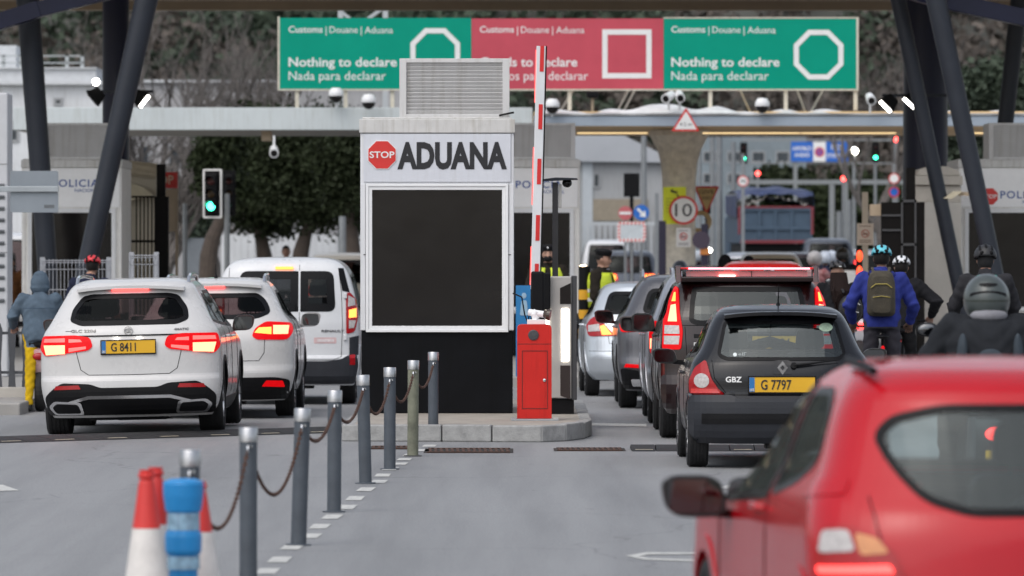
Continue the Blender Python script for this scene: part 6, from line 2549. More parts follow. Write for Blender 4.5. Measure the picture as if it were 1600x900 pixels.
def traffic_light(px, d, y0, y1, w_px, lit, label, border=True, rot=0.0, pole_to=True, pole_dx=0.0):
    k = F / d
    zt_, zb_ = PZ(y0, d), PZ(y1, d)
    t = thing('traffic_light', label, 'traffic light', (PX(px, d), d, 0), rot, 'traffic lights')
    w = w_px / k / 2
    zc = (zt_ + zb_) / 2
    h = (zt_ - zb_) / 2
    o_ = rpoly([(-w, zc - h), (w, zc - h), (w, zc + h), (-w, zc + h)], .04)
    bm = newbm()
    prism(bm, inset(o_, .012), 0, .05)
    obj('backing_board', bm, black_pl, t)
    if border:
        bm = newbm()
        ringprism(bm, o_, inset(o_, 3.0 / k), -.012, .02)
        obj('white_border', bm, white_sign, t)
    bm = newbm()
    hh = h * .80
    box2(bm, (-w * .55, -.10, zc - hh), (w * .55, 0, zc + hh))
    obj('lamp_head', bm, black_pl, t, bevel=.02)
    cols = {'red': (1, .06, .05), 'green': (.05, 1.0, .55), 'amber': (1, .5, .05)}
    r_ = min(w * .42, hh * .27)
    for i, nm in enumerate(('red', 'amber', 'green')):
        z_ = zc + hh * (.64 - .64 * i)
        bm = newbm()
        lathe(bm, [(r_, -.101), (r_ * .8, -.125), (0, -.135)], (0, 0, z_), 'y', 20)
        m_ = EM('lit_' + nm, cols[nm], 8) if nm == lit else M('unlit_' + nm, tuple(.06 * c + .004 for c in cols[nm]), .3)
        obj(nm + '_lens', bm, m_, t, smooth=R(50))
        bm = newbm()
        lathe(bm, [(r_ * 1.12, -.10), (r_ * 1.12, -.26)], (0, 0, z_), 'y', 16, 0, PI)
        sh = obj('hood', bm, black_pl, t, smooth=R(50))
        if nm == lit:
            bm = newbm()
            lathe(bm, [(r_ * 1.06, -.135), (r_ * 1.06, -.25)], (0, 0, z_), 'y', 16, PI * 1.05, PI * 1.95)
            bm.free()
    if pole_to:
        bm = newbm()
        lathe(bm, [(.08, 0), (.06, .3), (.055, zc)], (pole_dx, .12, 0), n=14)
        obj('pole', bm, col_pole, t, smooth=R(40))
    return t


traffic_light(332, 115, 264, 341, 31, 'green', 'traffic light with white border showing green before the dark trees', pole_dx=.27, rot=R(-14))
traffic_light(358, 117, 265, 338, 22, None, 'dark unlit traffic light close beside the white bordered one', border=False, pole_to=False).location.z = 0
traffic_light(1368, 235, 222, 254, 13, 'green', 'small green traffic light right of the blue overhead sign', border=False)
traffic_light(1104, 139, 300, 335, 15, 'green', 'green traffic light behind the GIVE WAY triangle', border=False)
traffic_light(1162, 240, 222, 256, 12, 'green', 'small green traffic light left of the blue overhead sign', border=False)
for px, py, d, lab, pw in ((1318, 279, 210, 'grey pole with a red lamp right above the blue truck', .07), (1400, 218, 215, 'tan pole with a red lamp before the right navy column', .10), (1184, 271, 232, 'thin pole with a red lamp left above the blue truck', .06)):
    o = pole(px, d, py, lab, pw)
    bm = newbm()
    ellipsoid(bm, (0, -.1, PZ(py, d)), (.09, .07, .09))
    obj('red_lamp', bm, EM('lit_red', (1, .06, .05), 8), o, smooth=True)

# blue gantry sign
DGS = 240.0
k = F / DGS
t = thing('overhead_sign', 'blue overhead sign AIRFIELD AHEAD, NO STOPPING with a ring between', 'sign', W(1281, 237, DGS))
blue_s = M('overhead_blue', (.012, .12, .50), .4, var=.05)
bm = newbm()
box2(bm, (-45 / k, 0, -15.5 / k), (-10.5 / k, .05, 15.5 / k))
box2(bm, (9.5 / k, 0, -15.5 / k), (44 / k, .05, 15.5 / k))
obj('blue_panel', bm, blue_s, t)
bm = newbm()
box2(bm, (-10.3 / k, 0, -15.5 / k), (9.3 / k, .05, 15.5 / k))
obj('white_panel', bm, white_sign, t)
bm = newbm()
prism(bm, ngon(-.5 / k, -.5 / k, 7.2 / k, 24), -.006, -.001)
obj('blue_disc', bm, blue_s, t)
bm = newbm()
ringprism(bm, ngon(-.5 / k, -.5 / k, 7.6 / k, 24), ngon(-.5 / k, -.5 / k, 5.4 / k, 24), -.012, -.007)
for s in (-1, 1):
    beam(bm, (-4.5 / k - .5 / k, -.010, -s * 4.5 / k), (4.5 / k - .5 / k, -.010, s * 4.5 / k), 1.5 / k, .006, (0, 1, 0))
obj('red_cross', bm, red_sign, t)
for s, x0, x1, z_, c in (('AIRFIELD', -43, -13, 2.2, 6), ('AHEAD', -40, -16, -8, 6), ('NO', 18, 33, 3, 7.5), ('STOPPING', 11, 43, -9, 6)):
    text('lettering', s, white_sign, x0 / k, x1 / k, z_ / k, c / k, -.0005, t, bold=.02)
bm = newbm()
for px in (1322, 1243):
    x = (px - 1281) / k
    box2(bm, (x - .08, .06, -t.location.z), (x + .08, .22, 17 / k))
box2(bm, (-120 / k, .08, 17 / k), (120 / k, .25, 20 / k))
box2(bm, (-120 / k, .08, -19 / k), (120 / k, .25, -17 / k))
obj('gantry_frame', bm, M('gantry_grey', (.22, .235, .24), .55, var=.1), t)
bm = newbm()
ellipsoid(bm, (0, 0, 0), (.14, .10, .14))
o = obj('street_light', bm, EM('cold_lamp', (1.0, .95, .82), 18), smooth=True, loc=W(1335, 236, 236))
bm = newbm()
lathe(bm, [(.09, -o.location.z), (.06, .2)], (0, .2, 0), n=12)
obj('pole', bm, col_pole, o)
tag(o, 'glaring white lamp right of the blue overhead sign', 'street light')

# second gantry beam lower down and assorted poles
bm = newbm()
k = F / 225
z0_, z1_ = PZ(291, 225), PZ(281, 225)
box2(bm, (PX(1160, 225), 225, z0_ + .08), (PX(1420, 225), 225.25, z1_))
for px in (1165, 1300, 1415):
    box2(bm, (PX(px, 225) - .1, 225.02, 0), (PX(px, 225) + .1, 225.2, z0_ + .08))
o = obj('beam_gantry', bm, M('gantry_grey', (.36, .38, .38), .55))
tag(o, 'long grey beam gantry crossing the road above the blue truck', 'gantry')
for i, (px, d, top, w, lab) in enumerate([
        (1006, 175, 212, .10, 'grey lamp pole in front of the grey building'),
        (1093, 190, 214, .08, 'thin grey pole just right of the mushroom column'),
        (1113, 190, 214, .10, 'grey pole second to the right of the column'),
        (1124, 196, 214, .12, 'thick pale pole left of the blue truck'),
        (1146, 200, 222, .10, 'grey pole close to the left side of the truck'),
        (1311, 210, 330, .13, 'short pale pole below the red lamp pole'),
        (1327, 212, 312, .09, 'short grey pole beside the red lamp pole'),
        (1026, 160, 302, .06, 'thin pole left of the navy post'),
        (535, 140, 338, .10, 'white lamp post before the white wall under the dark trees'),
        (289, 128, 318, .06, 'thin grey pole left of the traffic light')]):
    pole(px, d, top, lab, w)
# no smoking style notice on its post, right lane
DNP = 96.0
k = F / DNP
t = thing('prohibition_notice', 'tan notice with a red ring on a post behind the blue helmet', 'road sign', (PX(1352, DNP), DNP, 0), 0, 'road signs')
bm = newbm()
z_ = PZ(366, DNP)
box2(bm, (-13 / k, 0, z_ - 17 / k), (13 / k, .02, z_ + 17 / k))
obj('board', bm, M('board_tan', (.60, .50, .40), .5, var=.05), t)
bm = newbm()
ringprism(bm, ngon(0, z_ + 1 / k, 6.5 / k, 24), ngon(0, z_ + 1 / k, 5 / k, 24), -.006, -.001)
beam(bm, (-4.6 / k, -.004, z_ + 5.4 / k), (4.6 / k, -.004, z_ - 3.6 / k), .012, .010)
obj('ring', bm, M('ring_red_faded', (.42, .14, .10), .5), t)
bm = newbm()
for dz in (12.5, -9.5, -12.5):
    box2(bm, (-9 / k, -.004, z_ + (dz - .6) / k), (9 / k, -.001, z_ + (dz + .7) / k))
box2(bm, (-3.6 / k, -.003, z_ - 1 / k), (3.6 / k, -.0006, z_ + 2 / k))
obj('print', bm, M('print_brown', (.22, .14, .10), .5), t)
bm = newbm()
box2(bm, (-.05, .022, 0), (.05, .10, PZ(300, DNP)))
obj('post', bm, M('post_cream', (.52, .44, .34), .6), t)
# round signs at the right navy column
k = F / 180
t = sign_thing('no_stopping_sign', 'blue and red no stopping roundel below a white roundel', 1397, 300, 180)
bm = newbm()
prism(bm, ngon(0, 0, 8.5 / k, 24), 0, .02)
obj('red_ring', bm, red_sign, t)
bm = newbm()
prism(bm, ngon(0, 0, 6.3 / k, 24), -.006, -.001)
obj('blue_disc', bm, blue_s, t)
bm = newbm()
box2(bm, (-.05, .03, -t.location.z), (.05, .1, .9))
obj('post', bm, col_pole, t)
t = sign_thing('limit_roundel', 'white roundel with a red rim above the no stopping roundel', 1397, 279, 179.8)
bm = newbm()
prism(bm, ngon(0, 0, 8.5 / k, 24), 0, .02)
obj('red_ring', bm, red_sign, t)
bm = newbm()
prism(bm, ngon(0, 0, 6.8 / k, 24), -.006, -.001)
obj('face', bm, white_sign, t)
t = sign_thing('limit_roundel', 'white roundel with a red rim left above the blue truck', 1161, 283, 188)
k = F / 188
bm = newbm()
prism(bm, ngon(0, 0, 8.5 / k, 24), 0, .02)
obj('red_ring', bm, red_sign, t)
bm = newbm()
prism(bm, ngon(0, 0, 6.8 / k, 24), -.006, -.001)
obj('face', bm, white_sign, t)
text('lettering', '40', black_sign, -4.5 / k, 4.5 / k, -3 / k, 6 / k, -.0065, t)
bm = newbm()
box2(bm, (-.05, .03, -t.location.z), (.05, .1, .9))
obj('post', bm, col_pole, t)

# ------------------------------------------------------------------ left edge: cabinet, plate, railing, hut, gate
DCb = 80.0
t = thing('louvred_cabinet', 'tall pale cabinet with side louvres cut by the left edge', 'cabinet', (PX(-30, DCb), DCb, .14))
k = F / DCb
cz = lambda py: PZ(py, DCb) - .14
bm = newbm()
box2(bm, (-35 / k, 0, 0), (42 / k, .8, cz(145)))
obj('cabinet', bm, M('cabinet_pale', (.52, .53, .55), .5, var=.05), t, bevel=.02)
bm = newbm()
for i in range(11):
    z_ = cz(470 - 18 * i)
    box(bm, (30 / k, -.012, z_), (14 / k, .03, .05), (R(35), 0, 0))
obj('louvre', bm, M('louvre_dark', (.14, .15, .16), .5), t)
bm = newbm()
for py in (257, 395):
    box2(bm, (-35 / k, -.004, cz(py)), (42 / k, -.0005, cz(py - 1.2)))
obj('panel_seam', bm, M('seam_grey', (.2, .2, .2), .6), t)
k = F / 78
t = thing('sign_back', 'grey back of a rectangular sign on a bar at the left', 'sign', W(54, 299, 78))
bm = newbm()
prism(bm, rpoly([(-38 / k, .5 / k), (37 / k, .5 / k), (37 / k, 32 / k), (-38 / k, 32 / k)], .03), 0, .03)
prism(bm, rpoly([(-38 / k, -33 / k), (37 / k, -33 / k), (37 / k, -1 / k), (-38 / k, -1 / k)], .03), 0, .03)
obj('plate', bm, M('plate_bluegrey', (.24, .27, .30), .45, .3, var=.08, scale=2), t)
bm = newbm()
box2(bm, (-70 / k, -.05, -1 / k), (38 / k, -.002, 8 / k))
box2(bm, (-74 / k, -.06, -t.location.z + .14), (-64 / k, .04, 20 / k))
obj('bar', bm, M('bar_grey', (.34, .37, .39), .45, .4, var=.08), t, bevel=.008)
bm = newbm()
box2(bm, (15 / k, -.004, -26 / k), (31 / k, -.0005, -21 / k))
obj('type_plate', bm, M('type_grey', (.12, .13, .14), .5), t)

# railing with flat twisted bars on a low wall
t = thing('railing', 'grey flat bar railing on a low pale wall at the left', 'railing', (-6.4, 69.2, 0))
kr = F / 69.2
bm = newbm()
box2(bm, (-2.2, 0, .0), (.75, .22, .26))
obj('low_wall', bm, pale_stone, t, bevel=.01)
bm = newbm()
x = -2.0
zt_ = PZ(505, 69.2)
while x < .55:
    zs_ = [.262, .55, .62, .95, zt_]
    ws = [.045, .03, .035, .05, .022]
    for a_, b_, wa, wb in zip(zs_, zs_[1:], ws, ws[1:]):
        for s in (0,):
            A = [bm.verts.new(p) for p in ((x - wa, .08, a_), (x + wa, .08, a_), (x + wb, .08, b_), (x - wb, .08, b_))]
            B = [bm.verts.new(p) for p in ((x - wa, .10, a_), (x + wa, .10, a_), (x + wb, .10, b_), (x - wb, .10, b_))]
            bm.faces.new(A)
            bm.faces.new(B[::-1])
            for i in range(4):
                bm.faces.new((A[i], B[i], B[(i + 1) % 4], A[(i + 1) % 4]))
    x += .165
obj('bars', bm, M('railing_grey', (.07, .075, .085), .45, .3, var=.12), t)
bm = newbm()
for z_ in (.42, .90):
    box2(bm, (-2.2, .105, z_), (.62, .135, z_ + .035))
obj('rail', bm, M('railing_grey', (.07, .075, .085), .45, .3), t)

# wire mesh barrier panels
wire = M('wire_grey', (.42, .43, .46), .4, .5, var=.08)


def mesh_panel(px0, px1, d, top, label, posts):
    t = thing('mesh_panel', label, 'fence', (PX(px0, d), d, .14), 0, 'wire mesh panels')
    k = F / d
    w = (px1 - px0) / k
    h = PZ(top, d) - .14
    bm = newbm()
    n = int(w / .055)
    for i in range(n + 1):
        x = w * i / n
        tube(bm, [(x, 0, .05), (x, 0, h - .15), (x, -.05, h - .10), (x, 0, h - .05), (x, 0, h)], .005, 4)
    for z_ in (.3, .8, 1.2, h - .15, h - .05, h - .02):
        tube(bm, [(0, .004, z_), (w, .004, z_)], .006, 4)
    obj('mesh', bm, wire, t)
    bm = newbm()
    for p in posts:
        x = (p - px0) / k
        box2(bm, (x - .035, .012, 0), (x + .035, .07, h + .03))
    obj('post', bm, wire, t)


mesh_panel(65, 172, 84, 405, 'wire mesh fence panel before the left police booth', (66, 170))
mesh_panel(203, 246, 82, 397, 'short bright wire mesh panel before the dark gate', (205, 244))

# cream hut and dark gate behind
DH = 104.0
k = F / DH
t = thing('guard_hut', 'cream guard hut with a sloping roof edge and wall lamp', 'hut', (PX(212, DH), DH, 0))
hx = lambda px: PX(px, DH) - PX(212, DH)
hz = lambda py: PZ(py, DH)
bm = newbm()
box2(bm, (hx(150), 0, 0), (hx(244), 2.5, hz(268)))
obj('wall', bm, cream, t)
bm = newbm()
prism(bm, [(hx(180), hz(272)), (hx(244), hz(279)), (hx(246), hz(262)), (hx(184), hz(251))], -.12, -.01)
prism(bm, [(hx(196), hz(270)), (hx(246), hz(276)), (hx(246), hz(272)), (hx(196), hz(262))], -.2, -.125)
prism(bm, [(hx(140), hz(252)), (hx(246), hz(264)), (hx(246), hz(256)), (hx(140), hz(244))], .01, 2.7)
obj('roof', bm, M('roof_cream', (.46, .40, .30), .8, var=.12), t)
bm = newbm()
prism(bm, [(hx(182), hz(320)), (hx(240), hz(305)), (hx(225), hz(292)), (hx(186), hz(282))], -.35, -.1)
obj('awning', bm, M('awning_cream', (.55, .49, .36), .7), t)
bm = newbm()
for px in (172, 184, 197):
    box2(bm, (hx(px) - .05, -.1, 0), (hx(px) + .05, -.03, hz(312)))
obj('post', bm, white_fr, t)
DGt = 99.0
k = F / DGt
t = thing('iron_gate', 'tall dark iron gate with bars beside the cream hut', 'gate', (PX(232, DGt), DGt, 0))
gx = lambda px: PX(px, DGt) - PX(232, DGt)
gz = lambda py: PZ(py, DGt)
gm = M('gate_dark', (.006, .005, .0045), .55, var=.2, spec=.12)
bm = newbm()
box2(bm, (gx(241), 0, 0), (gx(263), .25, gz(307)))
box2(bm, (gx(243), .26, 0), (gx(257), .4, gz(256)))
obj('gate_post', bm, gm, t, bevel=.01)
bm = newbm()
box2(bm, (gx(199), 0, 0), (gx(204), .08, gz(306)))
box2(bm, (gx(204), 0, gz(309)), (gx(241), .08, gz(306)))
box2(bm, (gx(204), 0, gz(379)), (gx(241), .08, gz(375)))
obj('frame', bm, gm, t)
bm = newbm()
for px in (213, 219, 225, 231, 237):
    box2(bm, (gx(px) - .012, .02, 0), (gx(px) + .012, .05, gz(309)))
obj('bars', bm, gm, t)
k = F / 107
t = thing('stop_board', 'red STOP board on a tan panel, mostly hidden by the gate post', 'sign', (PX(265, 107), 107, 0))
bm = newbm()
box2(bm, (-10 / k, 0, PZ(362, 107)), (10 / k, .06, PZ(295, 107)))
box2(bm, (9 / k, .02, 0), (13 / k, .08, PZ(295, 107)))
obj('tan_panel', bm, M('panel_tan', (.50, .40, .30), .7), t)
bm = newbm()
box2(bm, (-40 / k, -.01, PZ(294, 107)), (12.5 / k, .05, PZ(269, 107)))
obj('board', bm, red_sign, t)
text('lettering', 'STOP', M('sign_peach', (.72, .55, .42), .5), -34 / k, 6 / k, PZ(288, 107), 14 / k, -.0105, t, bold=.02)

# right side: stone pillar, dark gate leaves, small column
DR = 93.0
k = F / DR
t = thing('stone_pillar', 'cream stone gate pillar with a rounded cap at the right', 'pillar', (PX(1470, DR), DR, .14))
rx = lambda px: PX(px, DR) - PX(1470, DR)
rz_ = lambda py: PZ(py, DR) - .14
bm = newbm()
box2(bm, (rx(1431), .0, 0), (rx(1502), 1.2, rz_(316)))
obj('shaft', bm, pale_stone, t, bevel=.01)
bm = newbm()
box2(bm, (rx(1431), .02, rz_(315.8)), (rx(1502), 1.18, rz_(290)))
box2(bm, (rx(1429), -.05, rz_(289)), (rx(1504), 1.25, rz_(275)))
prism(bm, [(rx(1432), rz_(274.5)), (rx(1501), rz_(274.5)), (rx(1497), rz_(266)), (rx(1480), rz_(260)), (rx(1452), rz_(260)), (rx(1436), rz_(265))], -.02, 1.2)
obj('cap', bm, M('stone_cap', (.44, .41, .36), .8, var=.12, bump=.15), t, bevel=.008)
t = thing('iron_gate', 'dark panelled gate leaf beside the cream stone pillar', 'gate', (PX(1410, 91.5), 91.5, .14))
k = F / 91.5
ix_ = lambda px: PX(px, 91.5) - PX(1410, 91.5)
iz_ = lambda py: PZ(py, 91.5) - .14
bm = newbm()
box2(bm, (ix_(1377), .03, 0), (ix_(1445), .10, iz_(316)))
obj('panel', bm, gm, t)
bm = newbm()
for a_, b_, c_, d_ in ((1408, 312, 1411, 560), (1429, 312, 1432, 560), (1408, 312, 1432, 316), (1408, 380, 1432, 384), (1378, 335, 1408, 338), (1378, 358, 1408, 361)):
    box2(bm, (ix_(a_), 0, max(0, iz_(d_))), (ix_(c_), .028, iz_(b_)))
obj('frame', bm, M('gate_frame', (.05, .05, .052), .45), t)
bm = newbm()
box2(bm, (ix_(1417), .11, iz_(316)), (ix_(1431), .4, iz_(262)))
obj('gate_post', bm, gm, t)
bm = newbm()
box2(bm, (ix_(1361), .2, iz_(337)), (ix_(1381), .5, iz_(319)))
box2(bm, (ix_(1381), .15, iz_(332)), (ix_(1408), .5, iz_(316)))
obj('crossbeam', bm, beige, t)
t = thing('wall_lamp', 'cream hooded lamp sticking out left of the right police booth', 'lamp', W(1490, 305, 92))
k = F / 92
bm = newbm()
prism(bm, [(-17 / k, -5 / k), (-4 / k, -6 / k), (14 / k, 6 / k), (0, 6 / k)], -.12, .12)
obj('hood', bm, M('awning_cream', (.55, .49, .36), .7), t)
bm = newbm()
box2(bm, (8 / k, -.05, -1 / k), (24 / k, .05, 5 / k))
obj('bracket', bm, beige, t)

# ------------------------------------------------------------------ buildings beyond
pane_d = M('far_pane', (.05, .06, .07), .15, var=.2)


def wall_window(parent, x0, x1, z0, z1, y=-.02):
    bm = newbm()
    o_ = [(x0, z0), (x1, z0), (x1, z1), (x0, z1)]
    ringprism(bm, o_, inset(o_, .07), y - .03, y + .015)
    f = obj('window', bm, M('far_frame', (.30, .31, .32), .6), parent)
    bm = newbm()
    prism(bm, inset(o_, .068), y, y + .012)
    obj('pane', bm, pane_d, f)


DW = 165.0
k = F / DW
t = thing('white_building', 'white flat roofed building with a roof railing at the left', 'building', (PX(40, DW), DW, 0))
bx_ = lambda px: PX(px, DW) - PX(40, DW)
bz_ = lambda py: PZ(py, DW)
wb = M('white_render', (.62, .64, .66), .75, var=.10, scale=.7, bump=.05, streak=.25)
bm = newbm()
box2(bm, (bx_(-110), 0, 0), (bx_(160), 9, bz_(133)))
obj('wall', bm, wb, t)
bm = newbm()
box2(bm, (bx_(-115), -.25, bz_(132.5)), (bx_(161), 9.1, bz_(127)))
box2(bm, (bx_(-110), -.02, bz_(126.8)), (bx_(150), 9, bz_(108)))
box2(bm, (bx_(-110), -.12, bz_(107.8)), (bx_(151), 9.05, bz_(105.5)))
obj('cornice', bm, M('white_cornice', (.56, .58, .60), .7, var=.08), t)
bm = newbm()
for px in (-20, 5, 32, 60, 104, 128):
    box2(bm, (bx_(px) - .05, .1, bz_(105.4)), (bx_(px) + .05, .2, bz_(86)))
for py in (86, 97):
    box2(bm, (bx_(-110), .1, bz_(py + 2)), (bx_(131), .18, bz_(py)))
obj('roof_railing', bm, M('rail_grey', (.40, .43, .44), .5), t)
bm = newbm()
box2(bm, (bx_(-110), 1.5, bz_(105)), (bx_(18), 7, bz_(68)))
obj('roof_room', bm, M('white_cornice', (.56, .58, .60), .7), t)
wall_window(t, bx_(84), bx_(98), bz_(165), bz_(153))
wall_window(t, bx_(10), bx_(30), bz_(222), bz_(186))
wall_window(t, bx_(96), bx_(124), bz_(225), bz_(190))
DW2 = 188.0
t = thing('long_hall', 'long pale hall behind the bare trees on the left', 'building', (PX(330, DW2), DW2, 0))
bx_ = lambda px: PX(px, DW2) - PX(330, DW2)
bz_ = lambda py: PZ(py, DW2)
bm = newbm()
box2(bm, (bx_(165), 0, 0), (bx_(640), 8, bz_(128)))
obj('wall', bm, M('hall_pale', (.40, .40, .41), .8, var=.10, scale=.5, streak=.3), t)
bm = newbm()
box2(bm, (bx_(163), -.2, bz_(129)), (bx_(642), 8.2, bz_(125)))
obj('cornice', bm, M('white_cornice', (.56, .58, .60), .7), t)
for px in (215, 262, 300, 352, 402, 450, 500):
    wall_window(t, bx_(px), bx_(px + 20), bz_(262), bz_(226))
bm = newbm()
box2(bm, (bx_(258), -.08, bz_(300)), (bx_(300), -.01, bz_(288)))
obj('blue_band', bm, M('band_blue', (.25, .38, .50), .6), t)
# white hoarding under the trees
bm = newbm()
n = 24
x0, x1 = PX(345, 158), PX(600, 158)
for i in range(n):
    a_ = x0 + (x1 - x0) * i / n
    box2(bm, (a_ + .005, 158, 0), (a_ + (x1 - x0) / n - .005, 158.05, PZ(366, 158)))
o = obj('white_hoarding', bm, M('hoarding_white', (.60, .62, .64), .6, var=.10, scale=1))
tag(o, 'white hoarding wall seen below the dark tree crowns', 'wall')
bm = newbm()
box2(bm, (PX(290, 150), 150, 0), (PX(335, 150), 150.4, PZ(372, 150)))
o = obj('garden_wall', bm, M('garden_grey', (.16, .18, .20), .8, var=.1))
tag(o, 'low grey wall left of the traffic light tree trunk', 'wall')
# grey building in the middle
DM = 205.0
t = thing('grey_building', 'light grey building with a shallow roof behind the signs', 'building', (PX(980, DM), DM, 0))
bx_ = lambda px: PX(px, DM) - PX(980, DM)
bz_ = lambda py: PZ(py, DM)
bm = newbm()
box2(bm, (bx_(880), 0, 0), (bx_(1038), 12, bz_(250)))
obj('wall', bm, M('grey_wall', (.36, .37, .38), .8, var=.10, scale=.6, streak=.25), t)
bm = newbm()
prism(bm, [(bx_(870), bz_(252)), (bx_(1045), bz_(254)), (bx_(1045), bz_(246)), (bx_(960), bz_(205)), (bx_(870), bz_(200))], -.35, 12)
obj('roof', bm, M('grey_roof', (.40, .42, .45), .7, var=.08, scale=.5), t)
bm = newbm()
box2(bm, (bx_(925), -.06, bz_(345)), (bx_(1012), -.005, bz_(311)))
obj('tan_band', bm, M('band_tan', (.30, .26, .20), .8, var=.1), t)
bm = newbm()
box2(bm, (bx_(910), -.08, bz_(420)), (bx_(926), -.005, bz_(240)))
obj('pale_pilaster', bm, M('pilaster_pale', (.48, .52, .55), .7), t)
wall_window(t, bx_(926), bx_(938), bz_(294), bz_(270))
bm = newbm()
for i in range(13):
    px = 918 + 9 * i
    box2(bm, (bx_(px) - .03, -.62, 0), (bx_(px) + .03, -.56, bz_(348)))
box2(bm, (bx_(915), -.63, bz_(352)), (bx_(1035), -.54, bz_(347)))
obj('front_railing', bm, M('rail_pale', (.50, .53, .55), .5), t)
# blue grey buildings along the far road
DV = 285.0
t = thing('far_office', 'pale blue office building far beyond the blue truck', 'building', (PX(1230, DV), DV, 0))
bx_ = lambda px: PX(px, DV) - PX(1230, DV)
bz_ = lambda py: PZ(py, DV)
bm = newbm()
box2(bm, (bx_(1085), 0, 0), (bx_(1260), 14, bz_(214)))
obj('wall', bm, M('office_blue', (.20, .24, .265), .7, var=.2, scale=.4, streak=.3), t)
for i in range(4):
    for j in range(3):
        px, py = 1098 + 38 * i, 236 + 34 * j
        wall_window(t, bx_(px), bx_(px + 22), bz_(py + 18), bz_(py))
t = thing('far_depot', 'long low pale blue depot far behind the beam gantry', 'building', (PX(1330, 300), 300, 0))
k = F / 300
bm = newbm()
box2(bm, (-170 / k, 0, 0), (120 / k, 8, PZ(296, 300)))
obj('wall', bm, M('depot_blue', (.20, .255, .285), .7, var=.2, scale=.4, streak=.3), t)
for i in range(7):
    x = (-150 + 38 * i) / k
    wall_window(t, x, x + 22 / k, PZ(318, 300), PZ(304, 300))

# ------------------------------------------------------------------ hill, wood and trees
def hill_h(x, y):
    s = max(0.0, (y - 300) / 260)
    return 62 * (s ** 1.1) * (1 + .10 * math.sin(x * .045 + 1) + .06 * math.sin(x * .11 + y * .03)) - .6


bm = newbm()
NX, NY = 70, 40
g = [[bm.verts.new((-190 + 380 * i / NX, 296 + 330 * j / NY, hill_h(-190 + 380 * i / NX, 296 + 330 * j / NY))) for j in range(NY + 1)] for i in range(NX + 1)]
for i in range(NX):
    for j in range(NY):
        bm.faces.new((g[i][j], g[i + 1][j], g[i + 1][j + 1], g[i][j + 1]))
struct(obj('hill', bm, M('hill_earth', (.060, .060, .050), .95, var=.4, scale=.06), smooth=R(80)))
leaf_d = M('leaf_dark', (.020, .028, .011), .7, var=.35, scale=.8, spec=.2)
leaf_g = M('leaf_green', (.040, .058, .036), .8, var=.4, scale=.25)
leaf_b = M('leaf_brown', (.088, .074, .063), .9, var=.4, scale=.25)  # winter brown greyed and paled in place of distance haze
bark = M('bark', (.065, .05, .04), .9, var=.3, scale=5, bump=.4, bscale=12)
bark_g = M('bark_grey', (.12, .108, .10), .9, var=.3, scale=5)


def wood(name, label, n, mat, size, xr, pick):
    cs = []
    while len(cs) < n:
        x, y = rng.uniform(*xr), rng.uniform(300, 440)
        if not pick(x, y):
            continue
        z = hill_h(x, y)
        r_ = rng.uniform(1.2, 3.2)
        m = int(rng.integers(120, 260))
        p = rng.normal(size=(m, 3))
        p /= np.linalg.norm(p, axis=1)[:, None]
        p *= (rng.uniform(.35, 1.0, m) ** .5)[:, None] * r_ * np.array([1, 1, .85])
        cs += list(p + np.array([x, y, z + r_ * .8]))
    o = leaves(name, np.array(cs), size, mat)
    tag(o, label, 'wood', kind='stuff')


wood('evergreen_wood', 'dark green wooded slope behind the border post', 85000, leaf_g, .75, (-62, 62), lambda x, y: math.sin(x * .14 + 2) + math.sin(y * .09 + x * .05) > (-.5 if x < 5 else .6) or rng.random() < .1)
wood('bare_wood', 'brown winter wood on the slope behind the border post', 85000, leaf_b, .62, (-62, 62), lambda x, y: math.sin(x * .14 + 2) + math.sin(y * .09 + x * .05) < (-.1 if x < 5 else .9))
for i, (px, py, d, w, h, c, lab) in enumerate([(88, 50, 420, 6, 4.5, (.42, .30, .28), 'faded pink house on the slope above the white building'), (130, 30, 445, 5, 4, (.45, .46, .48), 'small white house high on the slope at left'),
                                       (1545, 110, 400, 4.5, 4, (.40, .38, .36), 'pale house among brown trees at the right edge'), (1400 + 120, 60, 470, 5, 4, (.42, .40, .40), 'small grey house high on the right slope')]):
    p = W(px, py, d)
    t = thing('hillside_house', lab, 'house', (p.x, d, p.z - h * .5), 0, 'houses on the hillside')
    bm = newbm()
    box2(bm, (-w / 2, 0, -3), (w / 2, 5, h))
    obj('wall', bm, M('house_wall_%s' % 'abcd'[i], c, .8, var=.1), t)
    bm = newbm()
    prism(bm, [(-w / 2 - .3, h + .01), (w / 2 + .3, h + .01), (0, h + 1.6)], -.3, 5.3)
    obj('roof', bm, M('house_roof', (.16, .09, .07), .8, var=.15), t)
    for x in (-w * .3, w * .12):
        wall_window(t, x, x + w * .16, h * .35, h * .65)


